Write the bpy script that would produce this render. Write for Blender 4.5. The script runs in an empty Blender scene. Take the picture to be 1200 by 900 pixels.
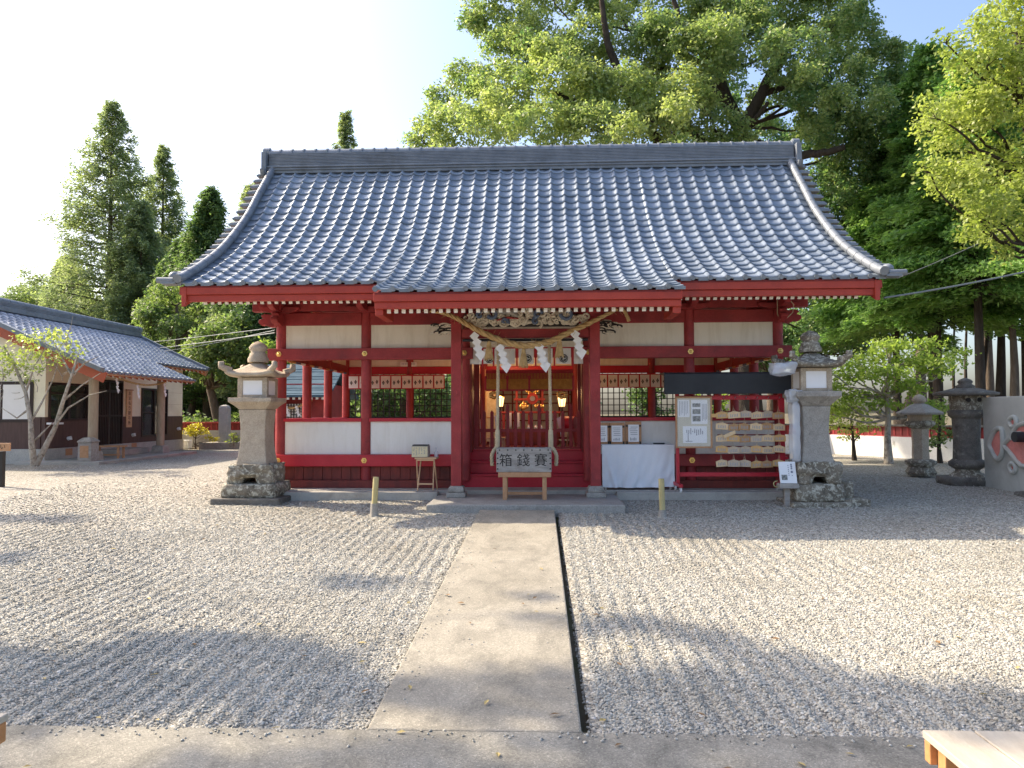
import bpy, bmesh, math, random
import numpy as np
from mathutils import Vector, Matrix, Euler

sc = bpy.context.scene
COL = sc.collection
R = math.radians
rnd = random.Random(7)

# ------------------------------------------------------------------ camera, sky, sun, exposure
CAM_H = 1.6
F_PX, IMG_W = 850.0, 1200.0
cam_d = bpy.data.cameras.new('camera'); cam_d.sensor_width = 36.0; cam_d.lens = 36.0 * F_PX / IMG_W
cam_d.clip_start = 0.05; cam_d.clip_end = 3000.0
cam = bpy.data.objects.new('camera', cam_d); COL.objects.link(cam); sc.camera = cam
yaw, pitch, roll = R(2.22), R(2.33), R(0.2)
fw = Vector((-math.sin(yaw) * math.cos(pitch), math.cos(yaw) * math.cos(pitch), math.sin(pitch)))
rt0 = Vector((math.cos(yaw), math.sin(yaw), 0)); up0 = rt0.cross(fw)
rt = rt0 * math.cos(roll) - up0 * math.sin(roll); up = rt0 * math.sin(roll) + up0 * math.cos(roll)
cam.matrix_world = Matrix(((rt.x, up.x, -fw.x, 0), (rt.y, up.y, -fw.y, 0), (rt.z, up.z, -fw.z, CAM_H), (0, 0, 0, 1)))

SUN_DIR = Vector((-1.125, 0.435, 1.0)).normalized()
SUN_EL = math.asin(SUN_DIR.z); SUN_AZ = math.atan2(SUN_DIR.x, SUN_DIR.y)
world = bpy.data.worlds.new('World'); sc.world = world; world.use_nodes = True
wn = world.node_tree; sky = wn.nodes.new('ShaderNodeTexSky'); sky.sky_type = 'NISHITA'; sky.sun_disc = False
sky.sun_elevation = SUN_EL; sky.sun_rotation = SUN_AZ; sky.air_density = 1.0; sky.dust_density = 3.6; sky.ozone_density = 2.2; sky.altitude = 0
tint = wn.nodes.new('ShaderNodeMix'); tint.data_type = 'RGBA'; tint.blend_type = 'MULTIPLY'; tint.inputs[0].default_value = 1.0; tint.inputs[7].default_value = (1.01,0.99,1.0,1)
wn.links.new(sky.outputs[0], tint.inputs[6]); wn.links.new(tint.outputs[2], wn.nodes['Background'].inputs[0]); wn.nodes['Background'].inputs[1].default_value = 0.15
sun_d = bpy.data.lights.new('sun', 'SUN'); sun_d.energy = 3.9; sun_d.angle = R(0.6); sun_d.color = (1.0, 0.86, 0.66)
sun = bpy.data.objects.new('sun', sun_d); COL.objects.link(sun); sun.rotation_euler = SUN_DIR.to_track_quat('Z', 'Y').to_euler()
sc.view_settings.view_transform = 'Standard'; sc.view_settings.look = 'None'
sc.view_settings.exposure = 1.22; sc.view_settings.gamma = 1.0
sc.render.engine = 'CYCLES'
cy = sc.cycles; cy.max_bounces = 7; cy.diffuse_bounces = 4; cy.glossy_bounces = 3; cy.transmission_bounces = 4; cy.transparent_max_bounces = 8
cy.use_adaptive_sampling = True; cy.adaptive_threshold = 0.015
try:
    cy.use_denoising = True; cy.denoiser = 'OPENIMAGEDENOISE'
except Exception:
    pass

# ------------------------------------------------------------------ measuring helpers (a pixel of the 1200x900 photograph at a known depth)
SL = 0.028
def gz(Y): return SL * (min(Y, 17.0) - 3.7)
def ray(px, py): return fw + rt * ((px - 600) / F_PX) - up * ((py - 450) / F_PX)
def at(px, py, Y):
    d = ray(px, py); return Vector((0, 0, CAM_H)) + d * (Y / d.y)
def X_(px, Y): return at(px, 485, Y).x
def Z_(py, Y, px=600): return at(px, py, Y).z

# ------------------------------------------------------------------ mesh helpers
class MB:
    """collects shapes, then links them as one mesh object"""
    def __init__(s): s.v = []; s.f = []; s.sm = []; s.mi = []
    def add(s, vs, fs, smooth=False, mi=0):
        b = len(s.v); s.v += [tuple(v) for v in vs]
        for f in fs: s.f.append(tuple(b + i for i in f)); s.sm.append(smooth); s.mi.append(mi)
        return s
    def box(s, x0, x1, y0, y1, z0, z1, mi=0):
        return s.add([(x0,y0,z0),(x1,y0,z0),(x1,y1,z0),(x0,y1,z0),(x0,y0,z1),(x1,y0,z1),(x1,y1,z1),(x0,y1,z1)],
                     [(3,2,1,0),(4,5,6,7),(0,1,5,4),(1,2,6,5),(2,3,7,6),(3,0,4,7)], False, mi)
    def cbox(s, c, d, mi=0):
        return s.box(c[0]-d[0]/2, c[0]+d[0]/2, c[1]-d[1]/2, c[1]+d[1]/2, c[2]-d[2]/2, c[2]+d[2]/2, mi)
    def obox(s, c, ax, ay, az, mi=0):
        c, ax, ay, az = Vector(c), Vector(ax)/2, Vector(ay)/2, Vector(az)/2
        vs = [c+ax*i+ay*j+az*k for k in (-1,1) for i,j in ((-1,-1),(1,-1),(1,1),(-1,1))]
        return s.add(vs, [(3,2,1,0),(4,5,6,7),(0,1,5,4),(1,2,6,5),(2,3,7,6),(3,0,4,7)], False, mi)
    def bar(s, p, q, w, h, mi=0, upv=(0,0,1)):
        p, q = Vector(p), Vector(q); d = q-p; side = d.cross(Vector(upv))
        if side.length < 1e-6: side = Vector((1,0,0))
        side.normalize(); u = side.cross(d).normalized()
        return s.obox((p+q)/2, side*w, d, u*h, mi)
    def tube(s, pts, rad, n=8, smooth=True, caps=True, mi=0, twist=0.0):
        pts = [Vector(p) for p in pts]; N = len(pts)
        if not hasattr(rad, '__len__'): rad = [rad]*N
        vs = []; u = None
        for i, p in enumerate(pts):
            d = (pts[min(i+1,N-1)]-pts[max(i-1,0)]).normalized()
            if u is None:
                u = d.cross(Vector((0,0,1)))
                if u.length < 1e-3: u = d.cross(Vector((0,1,0)))
            u = (u - d*u.dot(d)).normalized(); w = d.cross(u)
            for k in range(n):
                a = 2*math.pi*k/n + twist*i
                vs.append(p + (u*math.cos(a)+w*math.sin(a))*rad[i])
        fs = [(i*n+k, i*n+(k+1)%n, (i+1)*n+(k+1)%n, (i+1)*n+k) for i in range(N-1) for k in range(n)]
        s.add(vs, fs, smooth, mi)
        if caps: s.add(vs[:n], [tuple(range(n))[::-1]], False, mi); s.add(vs[-n:], [tuple(range(n))], False, mi)
        return s
    def lathe(s, prof, c=(0,0,0), n=24, smooth=True, mi=0, rot=0.0, power=None):
        vs = []
        for r, z in prof:
            for k in range(n):
                a = 2*math.pi*k/n + rot; vs.append((c[0]+r*math.cos(a), c[1]+r*math.sin(a), c[2]+z))
        N = len(prof)
        fs = [(i*n+k, i*n+(k+1)%n, (i+1)*n+(k+1)%n, (i+1)*n+k) for i in range(N-1) for k in range(n)]
        s.add(vs, fs, smooth, mi)
        s.add(vs[:n], [tuple(range(n))[::-1]], False, mi); s.add(vs[-n:], [tuple(range(n))], False, mi)
        return s
    def sq(s, prof, c=(0,0,0), mi=0, aspect=1.0):
        """stack of square sections: (half width, z)"""
        vs = []
        for r, z in prof:
            for i, j in ((-1,-1),(1,-1),(1,1),(-1,1)): vs.append((c[0]+r*i, c[1]+r*j*aspect, c[2]+z))
        N = len(prof)
        fs = [(i*4+k, i*4+(k+1)%4, (i+1)*4+(k+1)%4, (i+1)*4+k) for i in range(N-1) for k in range(4)]
        fs += [(3,2,1,0), tuple((N-1)*4+k for k in range(4))]
        return s.add(vs, fs, False, mi)
    def prism(s, poly, o, ax, ay, az, mi=0):
        """flat outline poly (2D) in axes ax, ay from o, given depth az"""
        o, ax, ay, az = Vector(o), Vector(ax), Vector(ay), Vector(az); n = len(poly)
        vs = [o+ax*p[0]+ay*p[1] for p in poly] + [o+ax*p[0]+ay*p[1]+az for p in poly]
        fs = [tuple(range(n))[::-1], tuple(range(n, 2*n))] + [(i, (i+1)%n, n+(i+1)%n, n+i) for i in range(n)]
        return s.add(vs, fs, False, mi)
    def ball(s, c, r, n=10, m=7, mi=0):
        r = r if hasattr(r, '__len__') else (r, r, r)
        vs = [(c[0], c[1], c[2]-r[2])]
        for i in range(1, m):
            t = math.pi*i/m - math.pi/2
            for k in range(n):
                a = 2*math.pi*k/n; vs.append((c[0]+r[0]*math.cos(t)*math.cos(a), c[1]+r[1]*math.cos(t)*math.sin(a), c[2]+r[2]*math.sin(t)))
        vs.append((c[0], c[1], c[2]+r[2])); top = len(vs)-1
        fs = [(0, 1+(k+1)%n, 1+k) for k in range(n)]
        for i in range(m-2): fs += [(1+i*n+k, 1+i*n+(k+1)%n, 1+(i+1)*n+(k+1)%n, 1+(i+1)*n+k) for k in range(n)]
        fs += [(1+(m-2)*n+k, 1+(m-2)*n+(k+1)%n, top) for k in range(n)]
        return s.add(vs, fs, True, mi)
    def build(s, name, mat, parent=None, bevel=0.0, seg=2, fix=True, rough=None):
        me = bpy.data.meshes.new(name); off = Vector((0,0,0))
        if parent is not None: off = WORLD.get(parent.name, off)
        me.from_pydata([(v[0]-off.x, v[1]-off.y, v[2]-off.z) for v in s.v], [], s.f)
        me.polygons.foreach_set('use_smooth', s.sm)
        for m in (mat if isinstance(mat, (list, tuple)) else [mat]): me.materials.append(m)
        me.polygons.foreach_set('material_index', s.mi); me.update()
        if fix:
            b = bmesh.new(); b.from_mesh(me); bmesh.ops.recalc_face_normals(b, faces=b.faces); b.to_mesh(me); b.free()
        o = bpy.data.objects.new(name, me); COL.objects.link(o)
        if parent is not None: o.parent = parent
        if bevel:
            b = o.modifiers.new('bevel', 'BEVEL'); b.width = bevel; b.segments = seg; b.limit_method = 'ANGLE'; b.angle_limit = R(40); b.harden_normals = False
        return o
WORLD = {}
def tag(o, label=None, cat=None, group=None, kind=None):
    if label: o['label'] = label
    if cat: o['category'] = cat
    if group: o['group'] = group
    if kind: o['kind'] = kind
    return o
def thing(name, label, cat, loc=(0,0,0), group=None):
    """an Empty at the base; its parts are written in world coordinates and stored relative to it"""
    o = bpy.data.objects.new(name, None); COL.objects.link(o); o.location = loc; o.empty_display_size = 0.2
    tag(o, label, cat, group); WORLD[o.name] = Vector(loc); WORLD_KEEP.append(o)
    return o
WORLD_KEEP = []
def sub(o):
    """let children of this part be written in world coordinates too"""
    p = o.parent; WORLD[o.name] = WORLD.get(p.name, Vector((0,0,0))) if p else Vector((0,0,0)); return o
def copy_tree(o, parent=None, mats=None):
    c = o.copy(); COL.objects.link(c)
    if parent is not None: c.parent = parent
    for ch in list(o.children): copy_tree(ch, c)
    return c
def recolor(o, m):
    """give a copy its own mesh data with another material"""
    o.data = o.data.copy(); o.data.materials.clear(); o.data.materials.append(m)
def textmesh(body, size, mat, o, ax, ay, name, parent, depth=0.004, align='CENTER', sx=1.0):
    cu = bpy.data.curves.new(name, 'FONT'); cu.body = body; cu.size = size; cu.align_x = align; cu.align_y = 'CENTER'; cu.extrude = depth/2
    t = bpy.data.objects.new(name, cu); COL.objects.link(t); bpy.context.view_layer.update()
    me = bpy.data.meshes.new_from_object(t.evaluated_get(bpy.context.evaluated_depsgraph_get()))
    bpy.data.objects.remove(t); bpy.data.curves.remove(cu)
    ax, ay = Vector(ax).normalized()*sx, Vector(ay).normalized(); az = ax.cross(ay).normalized()
    off = WORLD.get(parent.name, Vector()) if parent is not None else Vector(); o = Vector(o)-off
    M = Matrix(((ax.x,ay.x,az.x,o.x),(ax.y,ay.y,az.y,o.y),(ax.z,ay.z,az.z,o.z),(0,0,0,1)))
    me.transform(M); me.materials.clear(); me.materials.append(mat)
    ob = bpy.data.objects.new(name, me); COL.objects.link(ob)
    if parent is not None: ob.parent = parent
    return ob

# ------------------------------------------------------------------ materials
def nodes(name):
    m = bpy.data.materials.new(name); m.use_nodes = True; nt = m.node_tree; p = nt.nodes['Principled BSDF']
    return m, nt, p
def N(nt, t, **kw):
    n = nt.nodes.new(t)
    for k, v in kw.items():
        if k in n.inputs: n.inputs[k].default_value = v
        else: setattr(n, k, v)
    return n
def ramp(nt, fac, stops):
    r = nt.nodes.new('ShaderNodeValToRGB'); cr = r.color_ramp
    while len(cr.elements) < len(stops): cr.elements.new(0.5)
    for e, (p, c) in zip(cr.elements, stops): e.position = p; e.color = (*c, 1) if len(c) == 3 else c
    nt.links.new(fac, r.inputs[0]); return r.outputs[0]
def mixc(nt, a, b, f, mode='MIX'):
    m = nt.nodes.new('ShaderNodeMix'); m.data_type = 'RGBA'; m.blend_type = mode
    for s, v in ((m.inputs[6], a), (m.inputs[7], b), (m.inputs[0], f)):
        if hasattr(v, 'is_linked'): nt.links.new(v, s)
        elif hasattr(v, '__len__'): s.default_value = (*v, 1) if len(v) == 3 else v
        else: s.default_value = v
    return m.outputs[2]
def coords(nt, kind='Object', scale=(1,1,1)):
    t = nt.nodes.new('ShaderNodeTexCoord'); mp = nt.nodes.new('ShaderNodeMapping'); mp.inputs['Scale'].default_value = scale
    nt.links.new(t.outputs[kind], mp.inputs[0]); return mp.outputs[0]
def noise(nt, co, scale, detail=4.0, rough=0.55, dist=0.0):
    n = N(nt, 'ShaderNodeTexNoise', Scale=scale, Detail=detail, Roughness=rough, Distortion=dist); nt.links.new(co, n.inputs['Vector']); return n.outputs['Fac']
def bump(nt, p, h, strength=0.3, dist=0.01, prev=None):
    b = N(nt, 'ShaderNodeBump', Strength=strength, Distance=dist); nt.links.new(h, b.inputs['Height'])
    if prev is not None: nt.links.new(prev, b.inputs['Normal'])
    nt.links.new(b.outputs[0], p.inputs['Normal']); return b.outputs[0]
def surf(name, c1, c2, scale=6.0, rough=0.6, stretch=(1,1,1), spec=0.35, bs=0.25, bd=0.004, dirt=None, dirt_scale=1.2, dirt_lo=0.5, dirt_hi=0.75, dirt_stretch=(1,1,1), metal=0.0, fine=60.0, grain=0.4):
    """two-tone surface with fine grain, optional stains of another colour and a bump"""
    m, nt, p = nodes(name); co = coords(nt, 'Object', stretch)
    f = noise(nt, co, scale, 6, 0.62); c = ramp(nt, f, [(0.32, c1), (0.68, c2)])
    g = noise(nt, co, fine, 3, 0.6); c = mixc(nt, c, ramp(nt, g, [(0.3, (0.72,)*3), (0.7, (1.18,)*3)]), grain, 'MULTIPLY')
    if dirt:
        co2 = coords(nt, 'Object', dirt_stretch); d = noise(nt, co2, dirt_scale, 7, 0.68, 0.4)
        c = mixc(nt, c, dirt, ramp(nt, d, [(dirt_lo, (0,)*3), (dirt_hi, (1,)*3)]))
    nt.links.new(c, p.inputs['Base Color']); p.inputs['Roughness'].default_value = rough
    p.inputs['Specular IOR Level'].default_value = spec; p.inputs['Metallic'].default_value = metal
    if bs: bump(nt, p, mixc(nt, (0.5,)*3, g, 0.5), bs, bd, bump(nt, p, f, bs, bd*3))
    return m
M = {}
M['red'] = surf('red_painted_wood', (0.27,0.028,0.030), (0.39,0.050,0.050), 4.0, 0.55, (1,1,1), 0.35, 0.2, 0.003, (0.18,0.032,0.032), 2.2, 0.50, 0.74, grain=0.6)
M['red_bright'] = surf('bright_red_paint', (0.46,0.014,0.030), (0.52,0.022,0.040), 4.0, 0.42, (1,1,1), 0.45, 0.1, 0.002, (0.36,0.018,0.03), 2.0, 0.55, 0.8)
M['red_fascia'] = surf('orange_red_eave_paint', (0.36,0.040,0.024), (0.43,0.055,0.032), 3.0, 0.5, (1,1,1), 0.4, 0.12, 0.003, (0.25,0.035,0.025), 1.4, 0.55, 0.8)
M['red_boards'] = surf('weathered_red_boards', (0.17,0.040,0.032), (0.25,0.05,0.04), 5.0, 0.7, (4,4,0.7), 0.3, 0.3, 0.004, (0.10,0.035,0.03), 2.0, 0.45, 0.75)
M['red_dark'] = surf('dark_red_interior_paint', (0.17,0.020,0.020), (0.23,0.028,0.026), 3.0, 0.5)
M['white_end'] = surf('white_rafter_paint', (0.76,0.73,0.66), (0.82,0.79,0.72), 8.0, 0.6, bs=0.05, grain=0.08)
M['cream'] = surf('cream_plaster', (0.80,0.73,0.59), (0.84,0.78,0.65), 1.6, 0.85, (1,1,1), 0.2, 0.12, 0.002, (0.60,0.52,0.38), 2.2, 0.48, 0.85, dirt_stretch=(2.4,2.4,0.35), grain=0.08)
M['white_wall'] = surf('white_plaster_panel', (0.83,0.81,0.75), (0.86,0.845,0.79), 1.2, 0.75, (1,1,1), 0.25, 0.08, 0.002, (0.68,0.64,0.55), 2.0, 0.46, 0.88, dirt_stretch=(2.4,2.4,0.4), grain=0.08)
M['gold'] = surf('gilded_metal', (0.80,0.52,0.16), (0.88,0.60,0.22), 10.0, 0.3, spec=0.5, bs=0.1, metal=0.85)
M['black_wood'] = surf('charcoal_board', (0.018,0.020,0.024), (0.03,0.033,0.038), 3.0, 0.55, (1,1,1), 0.35, 0.12, grain=0.08)
M['dark_lattice'] = surf('dark_lattice_wood', (0.020,0.018,0.016), (0.035,0.03,0.026), 6.0, 0.5)
M['pale_wood'] = surf('pale_new_wood', (0.60,0.38,0.21), (0.70,0.47,0.28), 3.5, 0.55, (8,1,8), 0.35, 0.12, 0.002)
M['tan_wood'] = surf('tan_wood', (0.42,0.22,0.11), (0.53,0.30,0.16), 3.5, 0.55, (6,1,6), 0.35, 0.15, 0.002)
M['grey_wood'] = surf('weathered_grey_wood', (0.28,0.255,0.23), (0.44,0.41,0.375), 3.0, 0.8, (1.2,6,6), 0.2, 0.35, 0.004, (0.20,0.175,0.15), 2.2, 0.5, 0.8)
M['post_wood'] = surf('grey_brown_post', (0.34,0.26,0.18), (0.45,0.36,0.26), 3.0, 0.75, (5,5,1), 0.25, 0.25, 0.004)
M['bamboo'] = surf('weathered_bamboo', (0.42,0.35,0.16), (0.55,0.47,0.24), 4.0, 0.55, (5,5,1), 0.35, 0.12)
M['bark'] = surf('brown_bark', (0.10,0.075,0.055), (0.19,0.15,0.115), 5.0, 0.9, (3,3,0.6), 0.15, 0.8, 0.02)
M['bark_dark'] = surf('dark_bark', (0.045,0.035,0.028), (0.085,0.068,0.055), 5.0, 0.9, (3,3,0.6), 0.15, 0.8, 0.02)
M['bark_pale'] = surf('pale_lichened_bark', (0.30,0.26,0.21), (0.48,0.44,0.38), 9.0, 0.9, (2,2,1), 0.15, 0.5, 0.01, (0.13,0.11,0.09), 9.0, 0.5, 0.65)
M['ink'] = surf('black_ink', (0.025,0.022,0.022), (0.04,0.036,0.034), 20.0, 0.7, bs=0)
M['paper'] = surf('white_paper', (0.80,0.80,0.80), (0.85,0.85,0.85), 3.0, 0.7, bs=0.05, grain=0.08)
M['cloth'] = surf('white_cotton_cloth', (0.76,0.78,0.82), (0.82,0.84,0.87), 2.0, 0.85, bs=0.1, spec=0.15, grain=0.08)
M['noren'] = surf('white_curtain_cloth', (0.82,0.80,0.76), (0.86,0.84,0.80), 4.0, 0.85, bs=0.15, spec=0.15, grain=0.08)
M['straw'] = surf('rice_straw', (0.45,0.29,0.125), (0.62,0.45,0.22), 14.0, 0.75, (1,1,1), 0.25, 0.5, 0.006, fine=120)
M['hemp'] = surf('pale_hemp', (0.50,0.40,0.25), (0.64,0.54,0.37), 14.0, 0.8, (1,1,1), 0.2, 0.5, 0.005, fine=120)
M['brocade'] = surf('gold_brocade', (0.46,0.20,0.03), (0.62,0.32,0.06), 18.0, 0.55, bs=0.2)
M['photo_grey'] = surf('printed_photo', (0.05,0.06,0.055), (0.36,0.36,0.33), 30.0, 0.5, bs=0)
M['print'] = surf('printed_text', (0.30,0.30,0.32), (0.40,0.40,0.42), 30.0, 0.6, bs=0)
M['steel'] = surf('grey_steel', (0.35,0.36,0.37), (0.45,0.46,0.47), 6.0, 0.4, metal=0.7, bs=0.05)
M['rubber'] = surf('dark_rubber', (0.03,0.03,0.03), (0.05,0.05,0.05), 6.0, 0.7)
M['white_metal'] = surf('white_appliance_metal', (0.70,0.70,0.69), (0.76,0.76,0.75), 3.0, 0.4, bs=0.02, grain=0.08)
M['wave_blue'] = surf('carved_wave_blue', (0.08,0.12,0.20), (0.16,0.21,0.31), 14.0, 0.6)
M['wave_white'] = surf('carved_cloud_white', (0.62,0.56,0.44), (0.74,0.69,0.57), 14.0, 0.65, dirt=(0.30,0.25,0.18), dirt_scale=9, dirt_lo=0.52, dirt_hi=0.75)
M['brown_siding'] = surf('brown_board_siding', (0.085,0.050,0.042), (0.12,0.072,0.060), 3.0, 0.6, (6,6,0.8), 0.3, 0.2)
M['brown_frame'] = surf('dark_brown_frame', (0.030,0.020,0.017), (0.048,0.03,0.026), 4.0, 0.45)
M['orange_board'] = surf('orange_red_gable_board', (0.42,0.10,0.055), (0.50,0.135,0.075), 3.0, 0.5, (1,1,1), 0.35, 0.1, dirt=(0.42,0.11,0.06), dirt_scale=1.5)
M['cable'] = surf('grey_cable', (0.16,0.18,0.18), (0.21,0.23,0.23), 4.0, 0.6, bs=0)
M['wall_paint'] = surf('painted_block_wall', (0.60,0.60,0.58), (0.70,0.70,0.68), 2.0, 0.8, (1,1,1), 0.2, 0.15, 0.004, (0.24,0.22,0.18), 2.2, 0.58, 0.72)
M['wall_grey'] = surf('grey_block_wall', (0.36,0.34,0.31), (0.46,0.44,0.40), 2.0, 0.85, (1,1,1), 0.2, 0.3, 0.004, (0.20,0.18,0.15), 1.6, 0.5, 0.75)
M['pink'] = surf('salmon_pink_paint', (0.68,0.22,0.19), (0.78,0.30,0.26), 5.0, 0.6, bs=0.2, dirt=(0.56,0.18,0.16), dirt_scale=4)
M['panel_grey'] = surf('grey_green_board', (0.44,0.45,0.41), (0.52,0.53,0.49), 2.0, 0.7, (1,1,1), 0.3, 0.12, 0.003, (0.30,0.30,0.265), 1.2, 0.5, 0.8, grain=0.08)

def stone(name, c1, c2, lichen, lo=0.52, hi=0.66, dark=(0.05,0.047,0.04), dlo=0.55, dhi=0.75, ls=7.0):
    m, nt, p = nodes(name); co = coords(nt)
    f = noise(nt, co, 5.0, 8, 0.7); c = ramp(nt, f, [(0.3, c1), (0.7, c2)])
    g = noise(nt, co, 70.0, 4, 0.7); c = mixc(nt, c, ramp(nt, g, [(0.32, (0.6,)*3), (0.68, (1.3,)*3)]), 0.7, 'MULTIPLY')
    d = noise(nt, co, 3.0, 8, 0.7, 0.5); c = mixc(nt, c, dark, ramp(nt, d, [(dlo, (0,)*3), (dhi, (0.85,)*3)]))
    l = noise(nt, co, ls, 8, 0.7, 0.8); c = mixc(nt, c, lichen, ramp(nt, l, [(lo, (0,)*3), (hi, (0.9,)*3)]))
    nt.links.new(c, p.inputs['Base Color']); p.inputs['Roughness'].default_value = 0.9; p.inputs['Specular IOR Level'].default_value = 0.2
    bump(nt, p, g, 0.5, 0.006, bump(nt, p, mixc(nt, f, l, 0.5), 0.6, 0.03)); return m
M['stone_tan'] = stone('tan_lantern_stone', (0.37,0.30,0.225), (0.53,0.45,0.35), (0.50,0.46,0.37), 0.60, 0.74, (0.16,0.125,0.09), 0.56, 0.8)
M['stone_grey'] = stone('grey_lantern_stone', (0.27,0.25,0.22), (0.42,0.39,0.345), (0.50,0.49,0.44), 0.60, 0.74)
M['stone_mossy'] = stone('lichen_spotted_stone', (0.15,0.13,0.10), (0.28,0.245,0.19), (0.52,0.50,0.41), 0.50, 0.58, (0.035,0.03,0.022), 0.52, 0.7, 13.0)
M['stone_dark'] = stone('dark_weathered_stone', (0.11,0.10,0.088), (0.21,0.195,0.17), (0.38,0.36,0.30), 0.58, 0.72, (0.04,0.037,0.032), 0.5, 0.75)
M['stone_pale'] = stone('pale_granite', (0.42,0.40,0.36), (0.54,0.52,0.47), (0.60,0.59,0.54), 0.6, 0.75, (0.28,0.26,0.23), 0.58, 0.8)
M['stone_grey_slab'] = stone('grey_stone_slab', (0.28,0.265,0.24), (0.40,0.385,0.35), (0.46,0.45,0.41), 0.60, 0.74, (0.17,0.16,0.14), 0.52, 0.8)

def concrete(name, c1, c2, dark, agg=0.5):
    m, nt, p = nodes(name); co = coords(nt)
    f = noise(nt, co, 1.3, 8, 0.65, 0.3); c = ramp(nt, f, [(0.28, c1), (0.72, c2)])
    d = noise(nt, coords(nt, 'Object', (1,0.5,1)), 3.2, 8, 0.72, 0.6); c = mixc(nt, c, dark, ramp(nt, d, [(0.46, (0,)*3), (0.74, (0.85,)*3)]))
    v = N(nt, 'ShaderNodeTexVoronoi', Scale=150.0); nt.links.new(co, v.inputs['Vector'])
    hsv = N(nt, 'ShaderNodeSeparateColor'); nt.links.new(v.outputs['Color'], hsv.inputs[0])
    c = mixc(nt, c, ramp(nt, hsv.outputs[0], [(0.0, (0.55,)*3), (0.5, (1.0,)*3), (0.86, (1.08,)*3), (1.0, (1.7,)*3)]), agg, 'MULTIPLY')
    nt.links.new(c, p.inputs['Base Color']); p.inputs['Roughness'].default_value = 0.85; p.inputs['Specular IOR Level'].default_value = 0.25
    bump(nt, p, v.outputs['Distance'], 0.35, 0.004, bump(nt, p, noise(nt, co, 30, 6, 0.7), 0.35, 0.008)); return m
M['path'] = concrete('worn_exposed_concrete', (0.27,0.245,0.195), (0.37,0.338,0.275), (0.15,0.14,0.115), 0.6)
M['strip'] = concrete('grey_exposed_concrete', (0.22,0.205,0.17), (0.34,0.318,0.265), (0.085,0.083,0.07), 0.65)
M['apron'] = concrete('smooth_concrete', (0.36,0.34,0.30), (0.47,0.44,0.39), (0.24,0.225,0.20), 0.2)

def gravel_mat(name, instanced):
    m, nt, p = nodes(name)
    if instanced:
        oi = nt.nodes.new('ShaderNodeObjectInfo'); v = oi.outputs['Random']
        c = ramp(nt, v, [(0.0, (0.20,0.19,0.165)), (0.15, (0.32,0.307,0.265)), (0.5, (0.42,0.404,0.35)), (0.85, (0.50,0.484,0.425)), (0.94, (0.39,0.345,0.265)), (1.0, (0.64,0.625,0.58))])
        g = noise(nt, coords(nt), 3.0, 4, 0.7); c = mixc(nt, c, ramp(nt, g, [(0.3, (0.75,)*3), (0.7, (1.15,)*3)]), 0.6, 'MULTIPLY')
        g2 = noise(nt, oi.outputs['Location'], 0.9, 5, 0.65); c = mixc(nt, c, ramp(nt, g2, [(0.32, (0.80,0.78,0.74)), (0.55, (1.0,1.0,1.0)), (0.72, (1.06,1.05,1.03))]), 0.9, 'MULTIPLY')
        p.inputs['Roughness'].default_value = 0.75
    else:
        co = coords(nt); v = N(nt, 'ShaderNodeTexVoronoi', Scale=44.0, Randomness=1.0); nt.links.new(co, v.inputs['Vector'])
        s = nt.nodes.new('ShaderNodeSeparateColor'); nt.links.new(v.outputs['Color'], s.inputs[0])
        c = ramp(nt, s.outputs[0], [(0.0, (0.15,0.14,0.125)), (0.25, (0.28,0.26,0.22)), (0.55, (0.385,0.355,0.305)), (0.85, (0.48,0.45,0.39)), (1.0, (0.60,0.585,0.56))])
        c = mixc(nt, c, ramp(nt, v.outputs['Distance'], [(0.45, (1,)*3), (0.95, (0.42,)*3)]), 0.8, 'MULTIPLY')
        l = noise(nt, co, 0.8, 5, 0.6); c = mixc(nt, c, ramp(nt, l, [(0.3, (0.90,0.90,0.88)), (0.7, (1.05,1.04,1.0))]), 1.0, 'MULTIPLY')
        h = ramp(nt, v.outputs['Distance'], [(0.0, (1,)*3), (0.9, (0,)*3)])
        bump(nt, p, h, 0.7, 0.02, bump(nt, p, s.outputs[1], 0.4, 0.015)); p.inputs['Roughness'].default_value = 0.85
    nt.links.new(c, p.inputs['Base Color']); p.inputs['Specular IOR Level'].default_value = 0.3
    return m
M['gravel'] = gravel_mat('gravel_bed_surface', False)
M['pebble'] = gravel_mat('gravel_stone', True)
M['earth'] = surf('bare_earth', (0.12,0.095,0.065), (0.20,0.165,0.115), 1.4, 0.95, (1,1,1), 0.1, 0.5, 0.02, (0.07,0.085,0.035), 0.8, 0.45, 0.65)

def tile_mat(name, c1, c2, rough, metal):
    m, nt, p = nodes(name); co = coords(nt)
    g = nt.nodes.new('ShaderNodeAttribute'); g.attribute_name = 'tone'
    c = ramp(nt, g.outputs['Fac'], [(0.0, c1), (1.0, c2)])
    f = noise(nt, co, 3.0, 6, 0.65); c = mixc(nt, c, ramp(nt, f, [(0.3, (0.74,0.75,0.74)), (0.7, (1.15,)*3)]), 0.85, 'MULTIPLY')
    nt.links.new(c, p.inputs['Base Color'])
    r = ramp(nt, noise(nt, co, 9.0, 5, 0.7), [(0.3, (rough-0.08,)*3), (0.7, (rough+0.12,)*3)]); nt.links.new(r, p.inputs['Roughness'])
    p.inputs['Metallic'].default_value = metal; p.inputs['Specular IOR Level'].default_value = 0.6
    bump(nt, p, noise(nt, co, 50, 4, 0.6), 0.08, 0.003); return m
M['tile'] = tile_mat('smoked_grey_roof_tile', (0.19,0.23,0.285), (0.29,0.335,0.395), 0.42, 0.35)
M['tile_house'] = tile_mat('blue_grey_house_tile', (0.17,0.195,0.245), (0.29,0.32,0.375), 0.33, 0.3)
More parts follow.
